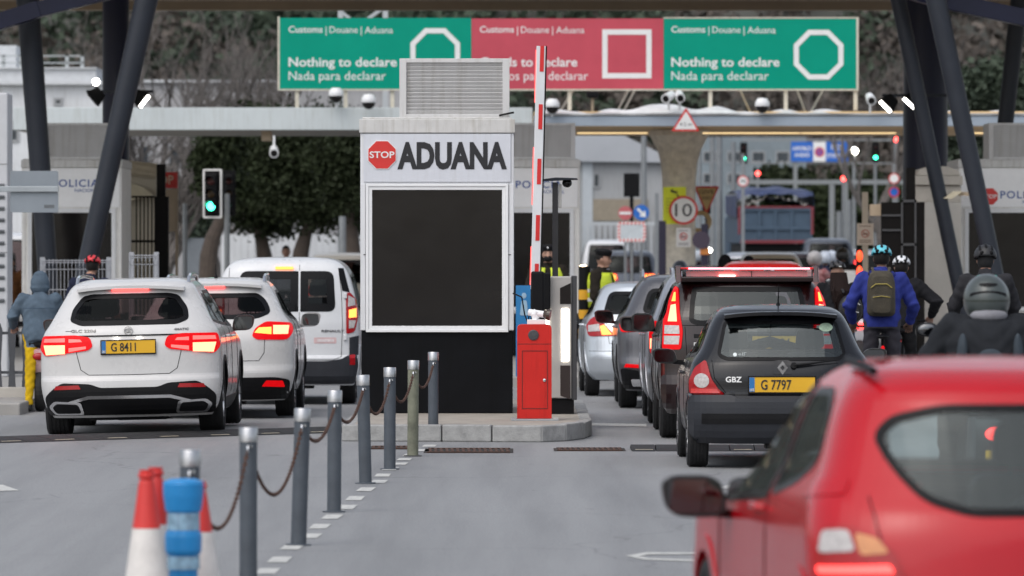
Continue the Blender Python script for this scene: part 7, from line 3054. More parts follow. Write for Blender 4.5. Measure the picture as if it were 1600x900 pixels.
def tree_dark(px, d, label, trunk_pts, crown, n=9000, lean=0, size=.14, mat=None):
    """leafy tree: crown = list of (px, py, r) lobes"""
    t = thing('leafy_tree', label, 'tree', (PX(trunk_pts[0][0], d), d, 0), 0, 'dark evergreen trees on the left')
    o0 = Vector((PX(trunk_pts[0][0], d), d, 0))
    base = Vector((0, 0, 0))
    bm = newbm()
    P = [base] + [W(a, b, d) - o0 for a, b in trunk_pts[1:]]
    r0_ = .26
    tube(bm, P, [r0_ * (1 - .55 * i / (len(P) - 1)) for i in range(len(P))], 12)
    top = P[-1]
    fork = P[-2]
    for cx_, cy_, r_ in crown:
        c = W(cx_, cy_, d) - o0
        st = fork.lerp(top, rng.uniform(.2, .9))
        mid = st.lerp(c, .5) + Vector((rng.normal() * .2, rng.normal() * .4, .15))
        tube(bm, [st, mid, c + Vector((0, 0, r_ * .3))], [.12, .08, .03], 8)
    obj('trunk', bm, bark, t, smooth=R(60))
    cs = []
    tot = sum(r_ ** 2 for _, _, r_ in crown)
    for cx_, cy_, r_ in crown:
        c = np.array(W(cx_, cy_, d) - o0)
        nl = int(n * 2.2 * r_ ** 2 / tot)
        ncl = max(8, nl // 28)
        q = rng.normal(size=(ncl, 3))
        q /= np.linalg.norm(q, axis=1)[:, None]
        q *= (rng.uniform(.30, 1.0, ncl) ** .5)[:, None] * r_ * np.array([1.0, 1.0, .85])
        for cc in q:
            m = rng.normal(size=(28, 3)) * r_ * .14
            cs += list(c + cc + m)
    leaves('crown', np.array(cs), size, mat or leaf_d, t)
    return t


tree_dark(470, 150, 'large dark tree with a forked trunk left of the ADUANA booth', [(462, 420), (470, 395), (478, 365), (486, 345)],
          [(455, 260, 1.15), (510, 255, 1.2), (545, 275, 1.1), (480, 300, 1.1), (520, 310, 1.1), (440, 300, .9), (500, 215, 1.1), (555, 225, 1.0), (560, 320, .9), (450, 215, .9)], 13000)
tree_dark(400, 152, 'dark rounded tree behind the green traffic light', [(416, 420), (413, 400), (408, 372), (402, 350)],
          [(375, 260, 1.05), (415, 245, 1.15), (350, 290, .75), (385, 310, 1.05), (425, 300, 1.0), (400, 215, 1.0), (350, 240, .7), (430, 340, .7)], 11000)
tree_dark(335, 142, 'slim tree with a pale curved trunk just behind the traffic light', [(322, 430), (326, 400), (332, 372), (345, 345), (352, 330)],
          [(330, 255, .55), (345, 225, .6), (360, 290, .6), (335, 290, .5)], 3500, size=.15)
tree_dark(545, 146, 'dark tree close to the ADUANA booth behind the pale lamp post', [(552, 430), (551, 395), (550, 365), (548, 345)],
          [(540, 285, .8), (565, 300, .9), (570, 250, .9), (530, 240, .8)], 5000)
tree_dark(305, 160, 'small green bush tree beside the pale hall', [(300, 420), (300, 400), (298, 380)], [(298, 345, .55), (290, 360, .45), (308, 355, .45)], 2200, size=.18, mat=leaf_g)
tree_dark(430, 200, 'olive tree crowns above the pale canopy on the left', [(400, 420), (402, 300), (410, 190)], [(395, 150, 1.3), (440, 152, 1.2), (480, 156, 1.2), (350, 158, .9), (540, 160, 1.1), (590, 158, 1.0)], 8000, size=.24, mat=leaf_g)
tree_dark(1340, 262, 'dark hedge trees beside the far road at the right', [(1340, 440), (1340, 400), (1342, 380)], [(1290, 345, 1.9), (1340, 330, 2.0), (1380, 340, 1.9), (1310, 380, 1.7), (1370, 375, 1.8), (1250, 330, 1.6), (1220, 300, 1.4)], 9000, size=.4, mat=leaf_d)
tree_dark(1540, 170, 'green bushy tree right of the navy column', [(1530, 430), (1530, 300), (1528, 200)], [(1520, 165, 1.1), (1555, 150, 1.2), (1585, 165, 1.1), (1500, 230, .9), (1545, 225, 1.0)], 6000, size=.3, mat=leaf_g)


def tree_bare(px, d, h, label, spread=.5, seed=1, r0_=.17, lean=0.0):
    rr = random.Random(seed)
    t = thing('bare_tree', label, 'tree', (PX(px, d), d, 0), 0, 'bare winter trees')
    bm = newbm()

    def grow(p, dr, L, r_, lev):
        pts_, n = [p], 4
        q, dd = p.copy(), dr.copy()
        for i in range(n):
            dd = (dd + Vector((rr.uniform(-.16, .16), rr.uniform(-.16, .16), .05))).normalized()
            q = q + dd * L / n
            pts_.append(q.copy())
        tube(bm, pts_, [r_ * (1 - .35 * i / n) for i in range(n + 1)], 7 if lev < 2 else 4, cap=False)
        if lev >= 6 or r_ < .010:
            return
        for i in range(3 if lev < 4 else 2):
            ax = Vector((rr.uniform(-1, 1), rr.uniform(-1, 1), rr.uniform(-.2, .8))).normalized()
            nd = (dd * (1 - spread) + ax * spread).normalized()
            if lev > 0:
                nd.z += .1
            st = pts_[rr.randint(2, n)]
            grow(st, nd, L * rr.uniform(.62, .84), r_ * rr.uniform(.48, .66), lev + 1)
    grow(Vector((0, 0, 0)), Vector((lean, 0, 1)).normalized(), h * .34, r0_, 0)
    obj('branches', bm, bark_g, t, smooth=R(60))
    return t


tree_bare(262, 172, 8.4, 'bare tree with spreading branches right of the left slanted column', .55, 3, .24)
tree_bare(345, 178, 8.8, 'bare tree rising before the pale hall, middle of the left group', .55, 8, .22)
tree_bare(228, 150, 6.0, 'thick bare forked tree low behind the cream hut', .5, 5, .30, .25)
tree_bare(420, 185, 9.0, 'tall bare tree left of the customs sign', .5, 12, .2)
tree_bare(1560, 190, 9.5, 'bare tree between the right slanted columns', .55, 21, .22)
tree_bare(1500, 196, 9.0, 'bare brown tree right behind the navy column', .55, 33, .22)
tree_bare(1385, 200, 9.6, 'bare tree right of the customs sign end', .5, 41, .2)
tree_bare(300, 176, 9.2, 'bare tree with fanned twigs just left of the traffic light', .5, 17, .2)
tree_bare(385, 180, 9.4, 'bare tree with fanned twigs right of the traffic light', .5, 29, .2)
tree_bare(245, 182, 9.6, 'tall thin bare tree behind the left slanted column', .48, 51, .18)

# ------------------------------------------------------------------ people
skin_m = M('skin', (.36, .20, .14), .55, var=.06, scale=8)
skin_d = M('skin_dark', (.16, .085, .055), .55, var=.06, scale=8)
shoe_m = M('shoe_black', (.015, .015, .016), .6, var=.2)
hair_m = M('hair_dark', (.010, .008, .007), .6, var=.3, scale=30, spec=.2)
eye_m = M('eye_dark', (.02, .015, .012), .2, var=0)


def cloth(name, rgb):
    return M(name, rgb, .9, var=.22, scale=7, bump=.35, bscale=9, spec=.15)


STAND = dict(hip=(0, 0, .94), waist=(0, 0, 1.08), chest=(0, .0, 1.29), neck=(0, -.01, 1.46), head=(0, .025, 1.625),
             sh=(.19, -.01, 1.415), el=(.255, -.03, 1.13), wr=(.26, .07, .90), hj=(.09, 0, .92), kn=(.10, .03, .50), an=(.105, -.02, .085), toe=(.125, .14, .035))


def P_(base, **kw):
    d = dict(base)
    d.update(kw)
    return d


ASTRIDE = P_(STAND, hip=(0, -.05, .94), waist=(0, -.02, 1.08), chest=(0, .06, 1.29), neck=(0, .10, 1.455), head=(0, .15, 1.61), sh=(.195, .08, 1.405), el=(.30, .20, 1.16), wr=(.28, .44, 1.02),
             hj=(.10, -.05, .92), kn=(.16, .03, .50), an=(.19, -.02, .085), toe=(.21, .14, .035))
SIT = P_(STAND, hip=(0, -.02, .84), waist=(0, -.03, .98), chest=(0, .03, 1.18), neck=(0, .08, 1.35), head=(0, .13, 1.51), sh=(.195, .06, 1.30), el=(.30, .17, 1.06), wr=(.29, .44, 1.02),
         hj=(.10, -.02, .83), kn=(.22, .36, .72), an=(.22, .28, .31), toe=(.23, .45, .28))


def vec(p, s=1):
    return Vector((p[0] * s, p[1], p[2]))


def jp(pose, k, s):
    v = pose.get(k + ('R' if s > 0 else 'L'))
    return Vector(v) if v is not None else vec(pose[k], s)


def hand(bm, wr, el, s, grip=True, size=1.0):
    """palm, four unequal bent fingers and a thumb from the side of the palm"""
    d = (wr - el).normalized()
    up = Vector((0, 0, 1))
    sd = d.cross(up)
    if sd.length < .2:
        sd = Vector((0, 1, 0)) * s
    sd.normalize()
    nrm = sd.cross(d).normalized()
    c = wr + d * .045 * size
    m = Matrix((sd, d, nrm)).transposed().to_4x4()
    m = Matrix.Translation(c) @ m @ Matrix.Diagonal((.042 * size, .052 * size, .018 * size, 1))
    bmesh.ops.create_uvsphere(bm, u_segments=12, v_segments=8, radius=1, matrix=m)
    curl = (25, 60, 50) if grip else (10, 25, 20)
    for i, (o, L_) in enumerate(((-.030, .068), (-.010, .078), (.011, .073), (.030, .058))):
        p = c + sd * o * size + d * .040 * size
        pts_, a = [p - d * .02 * size], 0
        for c_, f in zip(curl, (.45, .32, .23)):
            pts_.append(p.copy())
            a += R(c_)
            p = p + (d * math.cos(a) - nrm * math.sin(a)) * L_ * f * size
        pts_.append(p)
        tube(bm, pts_, [.0095 * size, .0095 * size, .0088 * size, .008 * size, .006 * size], 7)
    p = c - sd * s * .030 * size - d * .015 * size
    q = p - sd * s * .025 * size + d * .028 * size - nrm * .008 * size
    tube(bm, [p + sd * s * .015 * size, p, q, q + d * .026 * size - nrm * .012 * size], [.012 * size, .012 * size, .010 * size, .007 * size], 7)


def head_shape(c, yaw, pitch):
    bm = newbm()
    vs_ = ellipsoid(bm, (0, 0, 0), (.076, .096, .118), u=24, v=18)
    for v in vs_:
        x, y, z = v.co
        if z < -.02:
            f = 1 - .35 * ((-z - .02) / .1) ** 1.2
            v.co.x *= f
            if y < 0:
                v.co.y *= f
        if y > .05 and abs(x) < .045 and -.09 < z < .05:
            v.co.y += .004
        if y > 0 and .005 < z < .03:
            v.co.y -= .006 if abs(x) > .015 else 0
    tube(bm, [(0, .088, .022), (0, .100, -.004), (0, .112, -.022), (0, .094, -.032)], [.009, .012, .016, .012], 8)
    for s in (-1, 1):
        ellipsoid(bm, (s * .078, -.005, -.005), (.012, .022, .034), u=10, v=8)
    ellipsoid(bm, (0, .082, -.062), (.026, .014, .010), u=10, v=6)
    ellipsoid(bm, (0, .072, -.098), (.030, .024, .020), u=10, v=8)
    m = Matrix.Translation(c) @ Euler((R(pitch), 0, R(yaw))).to_matrix().to_4x4()
    bmesh.ops.transform(bm, matrix=m, verts=bm.verts)
    return bm, m


def person(label, loc, rotz, pose, jacket, trousers, scale=1.0, bulk=.022, skin=skin_m, shoes=shoe_m, glove=None, yaw=0, pitch=0, hem=.90, face=True, wide=1.0, group='people at the crossing', fold=1.0):
    root = bpy.data.objects.new('person', bpy.data.meshes.new('person'))
    prims = []     # (material index, p0, p1, r0, r1)
    J, T, SK, SH, GL = 0, 1, 2, 3, 4
    bm = newbm()
    hip, waist, chest, neck, head = [Vector(pose[k]) for k in ('hip', 'waist', 'chest', 'neck', 'head')]
    across = (jp(pose, 'sh', 1) - jp(pose, 'sh', -1)).normalized()
    path = [(hip - (waist - hip).normalized() * .08, .150, .105), (hip, .168, .118), (waist, .160, .112), (waist.lerp(chest, .5), .170, .118), (chest, .188, .125), (chest.lerp(neck, .55), .178, .110), (neck.lerp(chest, .12), .115, .085), (neck, .068, .066), (neck.lerp(head, .45), .056, .058)]
    rings = []
    for i, (c, a, b) in enumerate(path):
        t = (path[min(i + 1, len(path) - 1)][0] - path[max(i - 1, 0)][0]).normalized()
        x = (across - t * across.dot(t)).normalized()
        y = t.cross(x)
        e = bulk if i < 7 else (bulk * .5 if i == 7 else 0)
        if i == 1:
            e *= 1.2
        rings.append([bm.verts.new(c + x * math.cos(2 * PI * k / 24) * (a * wide + e) + y * math.sin(2 * PI * k / 24) * (b + e)) for k in range(24)])
    for a, b in zip(rings, rings[1:]):
        for k in range(24):
            bm.faces.new((a[k], a[(k + 1) % 24], b[(k + 1) % 24], b[k]))
    bm.faces.new(rings[0][::-1])
    bm.faces.new(rings[-1])
    hz_ = hem - hip.z
    hem_c = hip + (waist - hip).normalized() * hz_
    prims.append((J, hem_c + Vector((0, 0, .03)), chest, .14 + bulk, .16 + bulk))
    prims.append((J, chest, neck - Vector((0, 0, .02)), .16 + bulk, .08 + bulk))
    prims.append((T, hip - Vector((0, 0, .12)), hem_c - Vector((0, 0, .03)), .14 + bulk, .14 + bulk))
    prims.append((SK, neck + Vector((0, 0, .03)), head, .055, .09))

    def limb(mi, a, b, ra, rb):
        capsule(bm, a, b, ra, rb, 14)
        prims.append((mi, a, b, ra, rb))
    for s in (-1, 1):
        sh, el, wr = jp(pose, 'sh', s), jp(pose, 'el', s), jp(pose, 'wr', s)
        capsule(bm, chest.lerp(neck, .45) + across * s * .09, sh, .075 + bulk * .6, .062 + bulk * .6)
        prims.append((J, chest.lerp(neck, .45) + across * s * .09, sh, .08 + bulk, .065 + bulk))
        limb(J, sh, el, .060 + bulk * .7, .048 + bulk * .7)
        cuff = el.lerp(wr, .90)
        limb(J, el, cuff, .048 + bulk * .7, .036 + bulk * .5)
        limb(GL if glove else SK, cuff, wr, .028, .026)
        hj, kn, an, toe = jp(pose, 'hj', s), jp(pose, 'kn', s), jp(pose, 'an', s), jp(pose, 'toe', s)
        limb(T, hj, kn, .092, .068)
        limb(T, kn, an + Vector((0, 0, .03)), .066, .050)
        limb(SH, an, an + Vector((0, 0, .02)), .045, .045)
        limb(SH, an + Vector((0, -.05, -.04)), toe, .042, .036)
    # creases of the clothes: small bulges at bends
    for s in (-1, 1):
        el = jp(pose, 'el', s)
        for q in range(3):
            ellipsoid(bm, el + Vector(rng.normal(0, .012, 3)), (.05 + bulk * .7, .05 + bulk * .7, .022), (rng.uniform(-.5, .5), rng.uniform(-.5, .5), 0), 10, 6)
    hb, hm = head_shape(head, yaw, pitch)
    tmp = bpy.data.meshes.new('tmp')
    hb.to_mesh(tmp)
    hb.free()
    bm.from_mesh(tmp)
    bpy.data.meshes.remove(tmp)
    bmesh.ops.recalc_face_normals(bm, faces=bm.faces)
    me = bpy.data.meshes.new('person')
    bm.to_mesh(me)
    bm.free()
    o = bpy.data.objects.new('person', me)
    COL.objects.link(o)
    rm = o.modifiers.new('remesh', 'REMESH')
    rm.mode = 'VOXEL'
    rm.voxel_size = .0125
    sm = o.modifiers.new('smooth', 'SMOOTH')
    sm.factor = .5
    sm.iterations = 4
    dg = bpy.context.evaluated_depsgraph_get()
    me2 = bpy.data.meshes.new_from_object(o.evaluated_get(dg))
    bpy.data.objects.remove(o)
    bpy.data.meshes.remove(me)
    # cloth folds: gentle displacement of jacket and trousers
    n = len(me2.vertices)
    co = np.empty(n * 3)
    me2.vertices.foreach_get('co', co)
    co = co.reshape(-1, 3)
    no = np.array([v.normal for v in me2.vertices])

    def classify(C):
        best = np.full(len(C), 1e9)
        lab = np.zeros(len(C), int)
        for mi, a, b, ra, rb in prims:
            a, b = np.array(a), np.array(b)
            ab = b - a
            t = np.clip(((C - a) @ ab) / max(1e-9, ab @ ab), 0, 1)
            d = np.linalg.norm(C - a - t[:, None] * ab, axis=1) - (ra + (rb - ra) * t)
            u = d < best
            best[u] = d[u]
            lab[u] = mi
        return lab
    lv = classify(co)
    ph = rng.uniform(0, 6, 6)
    f = (np.sin(co[:, 2] * 62 + 5 * np.sin(co[:, 0] * 14 + ph[0]) + ph[1]) * .5 + np.sin(co[:, 2] * 31 + co[:, 0] * 22 + 4 * np.sin(co[:, 1] * 17) + ph[2]) * .6 + np.sin(co[:, 0] * 48 + co[:, 2] * 13 + ph[3]) * .35)
    co = co + no * (f * .0058 * fold * (lv <= 1))[:, None]
    me2.vertices.foreach_set('co', co.ravel())
    nf = len(me2.polygons)
    ce = np.empty(nf * 3)
    me2.polygons.foreach_get('center', ce)
    lf = classify(ce.reshape(-1, 3))
    me2.materials.clear()
    for m_ in (jacket, trousers, skin, shoes, glove or skin, eye_m, M('lip', (.25, .10, .08), .5)):
        me2.materials.append(m_)
    me2.polygons.foreach_set('material_index', lf.astype(np.int32))
    # hands and face details in the same mesh
    bm = newbm()
    bm.from_mesh(me2)
    f0 = len(bm.faces)
    for s in (-1, 1):
        hand(bm, jp(pose, 'wr', s), jp(pose, 'el', s), s, pose.get('grip', True), 1.0)
    bm.faces.ensure_lookup_table()
    for fc in bm.faces[f0:]:
        fc.material_index = GL if glove else SK
    if face:
        f1 = len(bm.faces)
        for s in (-1, 1):
            v0 = ellipsoid(bm, (s * .031, .083, .014), (.012, .008, .006), u=10, v=6)
            v1 = ellipsoid(bm, (s * .031, .086, .034), (.018, .008, .004), u=10, v=6)
            bmesh.ops.transform(bm, matrix=hm, verts=v0 + v1)
        bm.faces.ensure_lookup_table()
        for fc in bm.faces[f1:]:
            fc.material_index = 5
        f1 = len(bm.faces)
        v0 = ellipsoid(bm, (0, .094, -.062), (.024, .006, .005), u=10, v=6)
        bmesh.ops.transform(bm, matrix=hm, verts=v0)
        bm.faces.ensure_lookup_table()
        for fc in bm.faces[f1:]:
            fc.material_index = 6
    bm.to_mesh(me2)
    bm.free()
    me2.polygons.foreach_set('use_smooth', [True] * len(me2.polygons))
    root.data = me2
    COL.objects.link(root)
    root.location = loc
    root.rotation_euler = (0, 0, rotz)
    root.scale = (scale, scale, scale)
    tag(root, label, 'person', group)
    root['_h'] = 0
    del root['_h']
    return root, hm


def bike_helmet(root, hm, m, vents=True, vm=None, r=(.108, .132, .098), low=-.005):
    bm = newbm()
    vs_ = ellipsoid(bm, (0, 0, 0), r, u=32, v=20)
    dele = [v for v in bm.verts if v.co.z < low - .03 * (v.co.y / r[1] + .3)]
    bmesh.ops.delete(bm, geom=dele, context='VERTS')
    bmesh.ops.transform(bm, matrix=hm @ Matrix.Translation((0, -.012, .048)), verts=bm.verts)
    h = obj('helmet', bm, m, root, smooth=R(70))
    sol = h.modifiers.new('thick', 'SOLIDIFY')
    sol.thickness = .018
    if vents:
        bm = newbm()
        for x in (-.062, 0, .062):
            for k, (y, ln) in enumerate(((-.075, .030), (-.02, .034), (.05, .034))):
                zz = r[2] * math.sqrt(max(.02, 1 - (x / r[0]) ** 2 - (y / r[1]) ** 2))
                nv = Vector((x / r[0] ** 2, y / r[1] ** 2, zz / r[2] ** 2)).normalized()
                q = Vector((0, 0, 1)).rotation_difference(nv).to_euler()
                ellipsoid(bm, (x, y, zz + .001), (.015, ln, .006), q, 12, 6)
        for x in (-.045, .045):
            y = -.112
            zz = .030
            ellipsoid(bm, (x, y, zz), (.022, .012, .022), (0, 0, 0), 12, 8)
        bmesh.ops.transform(bm, matrix=hm @ Matrix.Translation((0, -.012, .048)), verts=bm.verts)
        obj('vents', bm, vm or black_pl, h, smooth=True)
    return h


def hair_cap(root, hm, m=hair_m, low=-.06):
    bm = newbm()
    ellipsoid(bm, (0, -.012, .012), (.084, .102, .120), u=24, v=16)
    dele = [v for v in bm.verts if v.co.y > .035 and v.co.z < .055 or v.co.z < low]
    bmesh.ops.delete(bm, geom=dele, context='VERTS')
    bmesh.ops.transform(bm, matrix=hm, verts=bm.verts)
    return obj('hair', bm, m, root, smooth=R(70))


def hood_up(root, hm, m):
    bm = newbm()
    vs_ = ellipsoid(bm, (0, -.01, -.005), (.118, .135, .145), u=24, v=18)
    for v in vs_:
        if v.co.z < -.05:
            v.co.x *= 1.12
            v.co.y *= 1.05
            v.co.z *= 1.15
        if v.co.z > .1:
            v.co.z += .012
    dele = [v for v in bm.verts if v.co.y > .095]
    bmesh.ops.delete(bm, geom=dele, context='VERTS')
    bmesh.ops.transform(bm, matrix=hm, verts=bm.verts)
    return obj('hood', bm, m, root, smooth=R(70))


def backpack(label, loc, rotz, m, scale=1.0, rnd=False, strap=None, trim=None):
    """rucksack: own top-level thing; local +y faces the wearer's back"""
    t = thing('backpack', label, 'backpack', loc, rotz, 'bags on the riders')
    t.scale = (scale,) * 3
    bm = newbm()
    o_ = rpoly([(-.15, -.24), (.15, -.24), (.145, .12), (.11, .24), (-.11, .24), (-.145, .12)], .07) if not rnd else ngon(0, 0, .16, 24, ry=.20)
    for f, y in ((.90, 0.0), (1.0, -.03), (1.0, -.12), (.88, -.165)):
        pass
    lv = [[bm.verts.new((a * f, y, b * f)) for a, b in o_] for f, y in ((.92, 0.0), (1.0, -.03), (1.0, -.11), (.93, -.15), (.75, -.175), (.4, -.183))]
    for a, b in zip(lv, lv[1:]):
        for k in range(len(o_)):
            bm.faces.new((a[k], a[(k + 1) % len(o_)], b[(k + 1) % len(o_)], b[k]))
    bm.faces.new(lv[0])
    bm.faces.new(lv[-1][::-1])
    obj('bag', bm, m, t, smooth=R(60))
    bm = newbm()
    o_ = rpoly([(-.11, -.215), (.11, -.215), (.11, -.01), (-.11, -.01)], .05) if not rnd else ngon(0, -.04, .10, 20, ry=.10)
    lv = [[bm.verts.new((a * f, y, b * f + (1 - f) * -.11)) for a, b in o_] for f, y in ((1.0, -.13), (1.0, -.185), (.85, -.21), (.4, -.216))]
    for a, b in zip(lv, lv[1:]):
        for k in range(len(o_)):
            bm.faces.new((a[k], a[(k + 1) % len(o_)], b[(k + 1) % len(o_)], b[k]))
    bm.faces.new(lv[-1][::-1])
    obj('pocket', bm, m, t, smooth=R(60))
    bm = newbm()
    for s in (-1, 1):
        tube(bm, [(s * .08, -.01, .22), (s * .09, .05, .27), (s * .105, .14, .25), (s * .13, .22, .12)], .016, 8, sq=.6)
    obj('strap', bm, strap or m, t, smooth=True)
    bm = newbm()
    tube(bm, [(-.11, -.184, .06), (-.06, -.19, .10), (.06, -.19, .10), (.11, -.184, .06)], .006, 6)
    tube(bm, [(-.09, -.216, -.04), (0, -.221, -.025), (.09, -.216, -.04)], .005, 6)
    obj('zip', bm, trim or black_pl, t)
    return t


tyre_b = M('bike_tyre', (.014, .014, .015), .8, var=.1)


def thin_wheel(parent, y, r, th, x=0):
    bm = newbm()
    P = [(x, y + r * math.cos(2 * PI * k / 36), r + r * math.sin(2 * PI * k / 36)) for k in range(37)]
    tube(bm, [(p[0], p[1], p[2] + th) for p in P], th, 8, cap=False)
    w = obj('wheel', bm, tyre_b, parent, smooth=R(70))
    bm = newbm()
    for k in range(14):
        a = 2 * PI * k / 14
        tube(bm, [(x + .02 * (-1) ** k, y, r + th), (x, y + r * math.cos(a), r + th + r * math.sin(a))], .0022, 4)
    tube(bm, [(x - .035, y, r + th), (x + .035, y, r + th)], .022, 10)
    obj('spokes', bm, steel, w)
    return w


def bicycle(label, x, y, rotz, m):
    t = thing('bicycle', label, 'bicycle', (x, y, 0), rotz, 'bicycles in the queue')
    thin_wheel(t, -.52, .315, .018)
    thin_wheel(t, .52, .315, .018)
    bm = newbm()
    bb, st, ht, rd, fd = (0, -.08, .28), (0, -.22, .80), (0, .36, .78), (0, -.52, .335), (0, .52, .335)
    for a, b, r_ in ((bb, st, .016), (st, ht, .017), (bb, ht, .020), ((0, .35, .74), (0, .52, .335), .014)):
        tube(bm, [a, b], r_, 10)
    for s in (-.05, .05):
        tube(bm, [bb, (s, -.52, .335)], .010, 8)
        tube(bm, [(0, -.20, .74), (s, -.52, .335)], .009, 8)
        tube(bm, [(s, .40, .62), (s, .52, .335)], .010, 8)
    obj('frame', bm, m, t, smooth=R(60))
    bm = newbm()
    tube(bm, [st, (0, -.245, .90)], .014, 8)
    ellipsoid(bm, (0, -.26, .915), (.075, .13, .03))
    obj('saddle', bm, black_pl, t, smooth=R(60))
    bm = newbm()
    tube(bm, [ht, (0, .40, 1.0)], .015, 8)
    tube(bm, [(-.30, .38, 1.03), (-.12, .42, 1.02), (.12, .42, 1.02), (.30, .38, 1.03)], .013, 8)
    obj('handlebar', bm, black_pl, t, smooth=R(60))
    bm = newbm()
    tube(bm, [(-.09, -.08, .28), (.09, -.08, .28)], .018, 10)
    box(bm, (.13, .06, .20), (.09, .07, .02))
    box(bm, (-.13, -.22, .36), (.09, .07, .02))
    beam(bm, (.08, -.08, .28), (.08, .06, .20), .02, .012)
    beam(bm, (-.08, -.08, .28), (-.08, -.22, .36), .02, .012)
    obj('pedals', bm, black_pl, t)
    bm = newbm()
    ellipsoid(bm, (0, -.30, .78), (.022, .014, .03))
    obj('tail_lamp', bm, lens_lit, t, smooth=True)
    return t


def moped(label, x, y, rotz, m, lit=True, big=1.0, box_m=None, plate=True):
    t = thing('moped', label, 'moped', (x, y, 0), rotz, 'mopeds and motorcycles')
    t.scale = (big,) * 3
    for yy in (-.62, .62):
        bm = newbm()
        lathe(bm, [(.15, -.05), (.21, -.06), (.245, -.045), (.255, 0), (.245, .045), (.21, .06), (.15, .05), (.14, 0)], axis='x', n=28)
        w = obj('wheel', bm, tyre_b, t, smooth=R(40), loc=(0, yy, .255))
        bm = newbm()
        lathe(bm, [(.145, -.04), (.05, -.05), (.05, .05), (.145, .04)], axis='x', n=20)
        obj('hub', bm, steel, w, smooth=R(40))
    bm = newbm()
    prism(bm, rpoly([(-.80, .62), (-.74, .44), (-.35, .34), (.0, .30), (.25, .28), (.25, .36), (.02, .40), (-.12, .62), (-.20, .74), (-.78, .76)], .06), -.14, .14, 'yz')
    prism(bm, rpoly([(.25, .28), (.34, .28), (.52, .95), (.45, 1.0), (.34, .60)], .04), -.18, .18, 'yz')
    prism(bm, rpoly([(.40, .48), (.62, .58), (.84, .48), (.78, .56), (.60, .66), (.46, .60)], .03), -.07, .07, 'yz')
    obj('body', bm, m, t, smooth=R(35), bevel=.03)
    bm = newbm()
    prism(bm, rpoly([(-.78, .77), (-.20, .75), (-.10, .80), (-.30, .86), (-.76, .88)], .04), -.13, .13, 'yz')
    obj('seat', bm, black_pl, t, smooth=R(35), bevel=.03)
    bm = newbm()
    tube(bm, [(0, .62, .255), (0, .46, .80), (0, .42, 1.0)], .03, 8)
    tube(bm, [(-.34, .32, 1.05), (-.12, .42, 1.04), (.12, .42, 1.04), (.34, .32, 1.05)], .018, 8)
    for s in (-1, 1):
        tube(bm, [(s * .24, .38, 1.05), (s * .30, .42, 1.22)], .008, 6)
    obj('handlebar', bm, black_pl, t, smooth=R(60))
    for s in (-1, 1):
        bm = newbm()
        ellipsoid(bm, (s * .33, .42, 1.25), (.07, .025, .045))
        mm = obj('mirror', bm, black_pl, t, smooth=True)
        bm = newbm()
        ellipsoid(bm, (s * .33, .400, 1.25), (.060, .012, .036))
        obj('mirror_glass', bm, mir_m, mm, smooth=True)
    bm = newbm()
    ellipsoid(bm, (0, -.80, .66), (.085, .03, .045))
    obj('tail_lamp', bm, brk2 if lit else lens_red, t, smooth=True)
    if plate:
        bm = newbm()
        box(bm, (0, -.84, .50), (.17, .012, .13))
        obj('number_plate', bm, plate_y, t)
    bm = newbm()
    tube(bm, [(.17, -.2, .30), (.18, -.8, .36)], [.035, .045], 10)
    obj('exhaust', bm, steel, t, smooth=R(40))
    if box_m:
        bm = newbm()
        box(bm, (0, -.78, 1.06), (.42, .34, .34))
        obj('top_box', bm, box_m, t, bevel=.05)
    return t


def at(px, d):
    return (PX(px, d), d, 0)


navy_j = cloth('navy_jacket', (.018, .022, .045))
black_j = cloth('black_jacket', (.012, .012, .014))
blackgrey_j = cloth('charcoal_jacket', (.030, .030, .034))
blue_j = cloth('royal_blue_jacket', (.030, .042, .22))
slate_j = cloth('slate_blue_jacket', (.085, .118, .155))
grey_t = cloth('grey_trousers', (.045, .043, .052))
black_t = cloth('black_trousers', (.012, .012, .013))
jeans_t = cloth('blue_jeans', (.06, .11, .18))
yellow_t = cloth('yellow_trousers', (.52, .33, .01))
brown_j = cloth('brown_jacket', (.15, .065, .025))
vest_m = M('vest_yellow', (.52, .62, .03), .6, var=.12, scale=8, emit=None)
vest_s = M('vest_strip', (.62, .63, .60), .35, var=.1)

# hooded rider with yellow trousers on a moped, far left
D = 68.0
p, hm = person('person in hooded slate blue jacket and yellow trousers on a moped at left', at(62, D), R(3), P_(ASTRIDE, elL=(-.34, .10, 1.20), wrL=(-.34, .40, 1.06), shL=(-.205, .06, 1.405), knL=(-.11, -.18, .50), anL=(-.125, -.28, .085), toeL=(-.15, -.10, .035)),
               slate_j, yellow_t, .955, bulk=.035, hem=.80, wide=1.06)
hood_up(p, hm, slate_j)
bm = newbm()
tb_ = [Vector((x, -.175 + .02 * abs(x) * 4, 1.31)) for x in np.linspace(-.20, .20, 9)]
tube(bm, [Vector((v.x, -.10 - .062 * math.cos(v.x * 6.5), 1.295)) for v in tb_], .006, 6)
obj('yoke_seam', bm, cloth('slate_seam', (.06, .09, .13)), p)
moped('red and white moped under the hooded rider beside the railing', PX(60, D), D + .62, R(2), M('moped_redwhite', (.60, .58, .58), .35, var=.1, scale=3, tint=(.40, .03, .04)), lit=False, plate=False)
# red helmet cyclist behind the SUV
D = 77.0
p, hm = person('person in red vented helmet and navy jacket behind the white SUV', at(138, D), R(-8), P_(ASTRIDE, head=(.02, .17, 1.62)), navy_j, black_t, 1.055, hem=.86)
bike_helmet(p, hm, M('helmet_red', (.60, .03, .04), .35, var=.05))
hair_cap(p, hm)
bicycle('dark bicycle under the red helmeted rider behind the white SUV', *at(137, D)[:2], R(-5), black_pl)
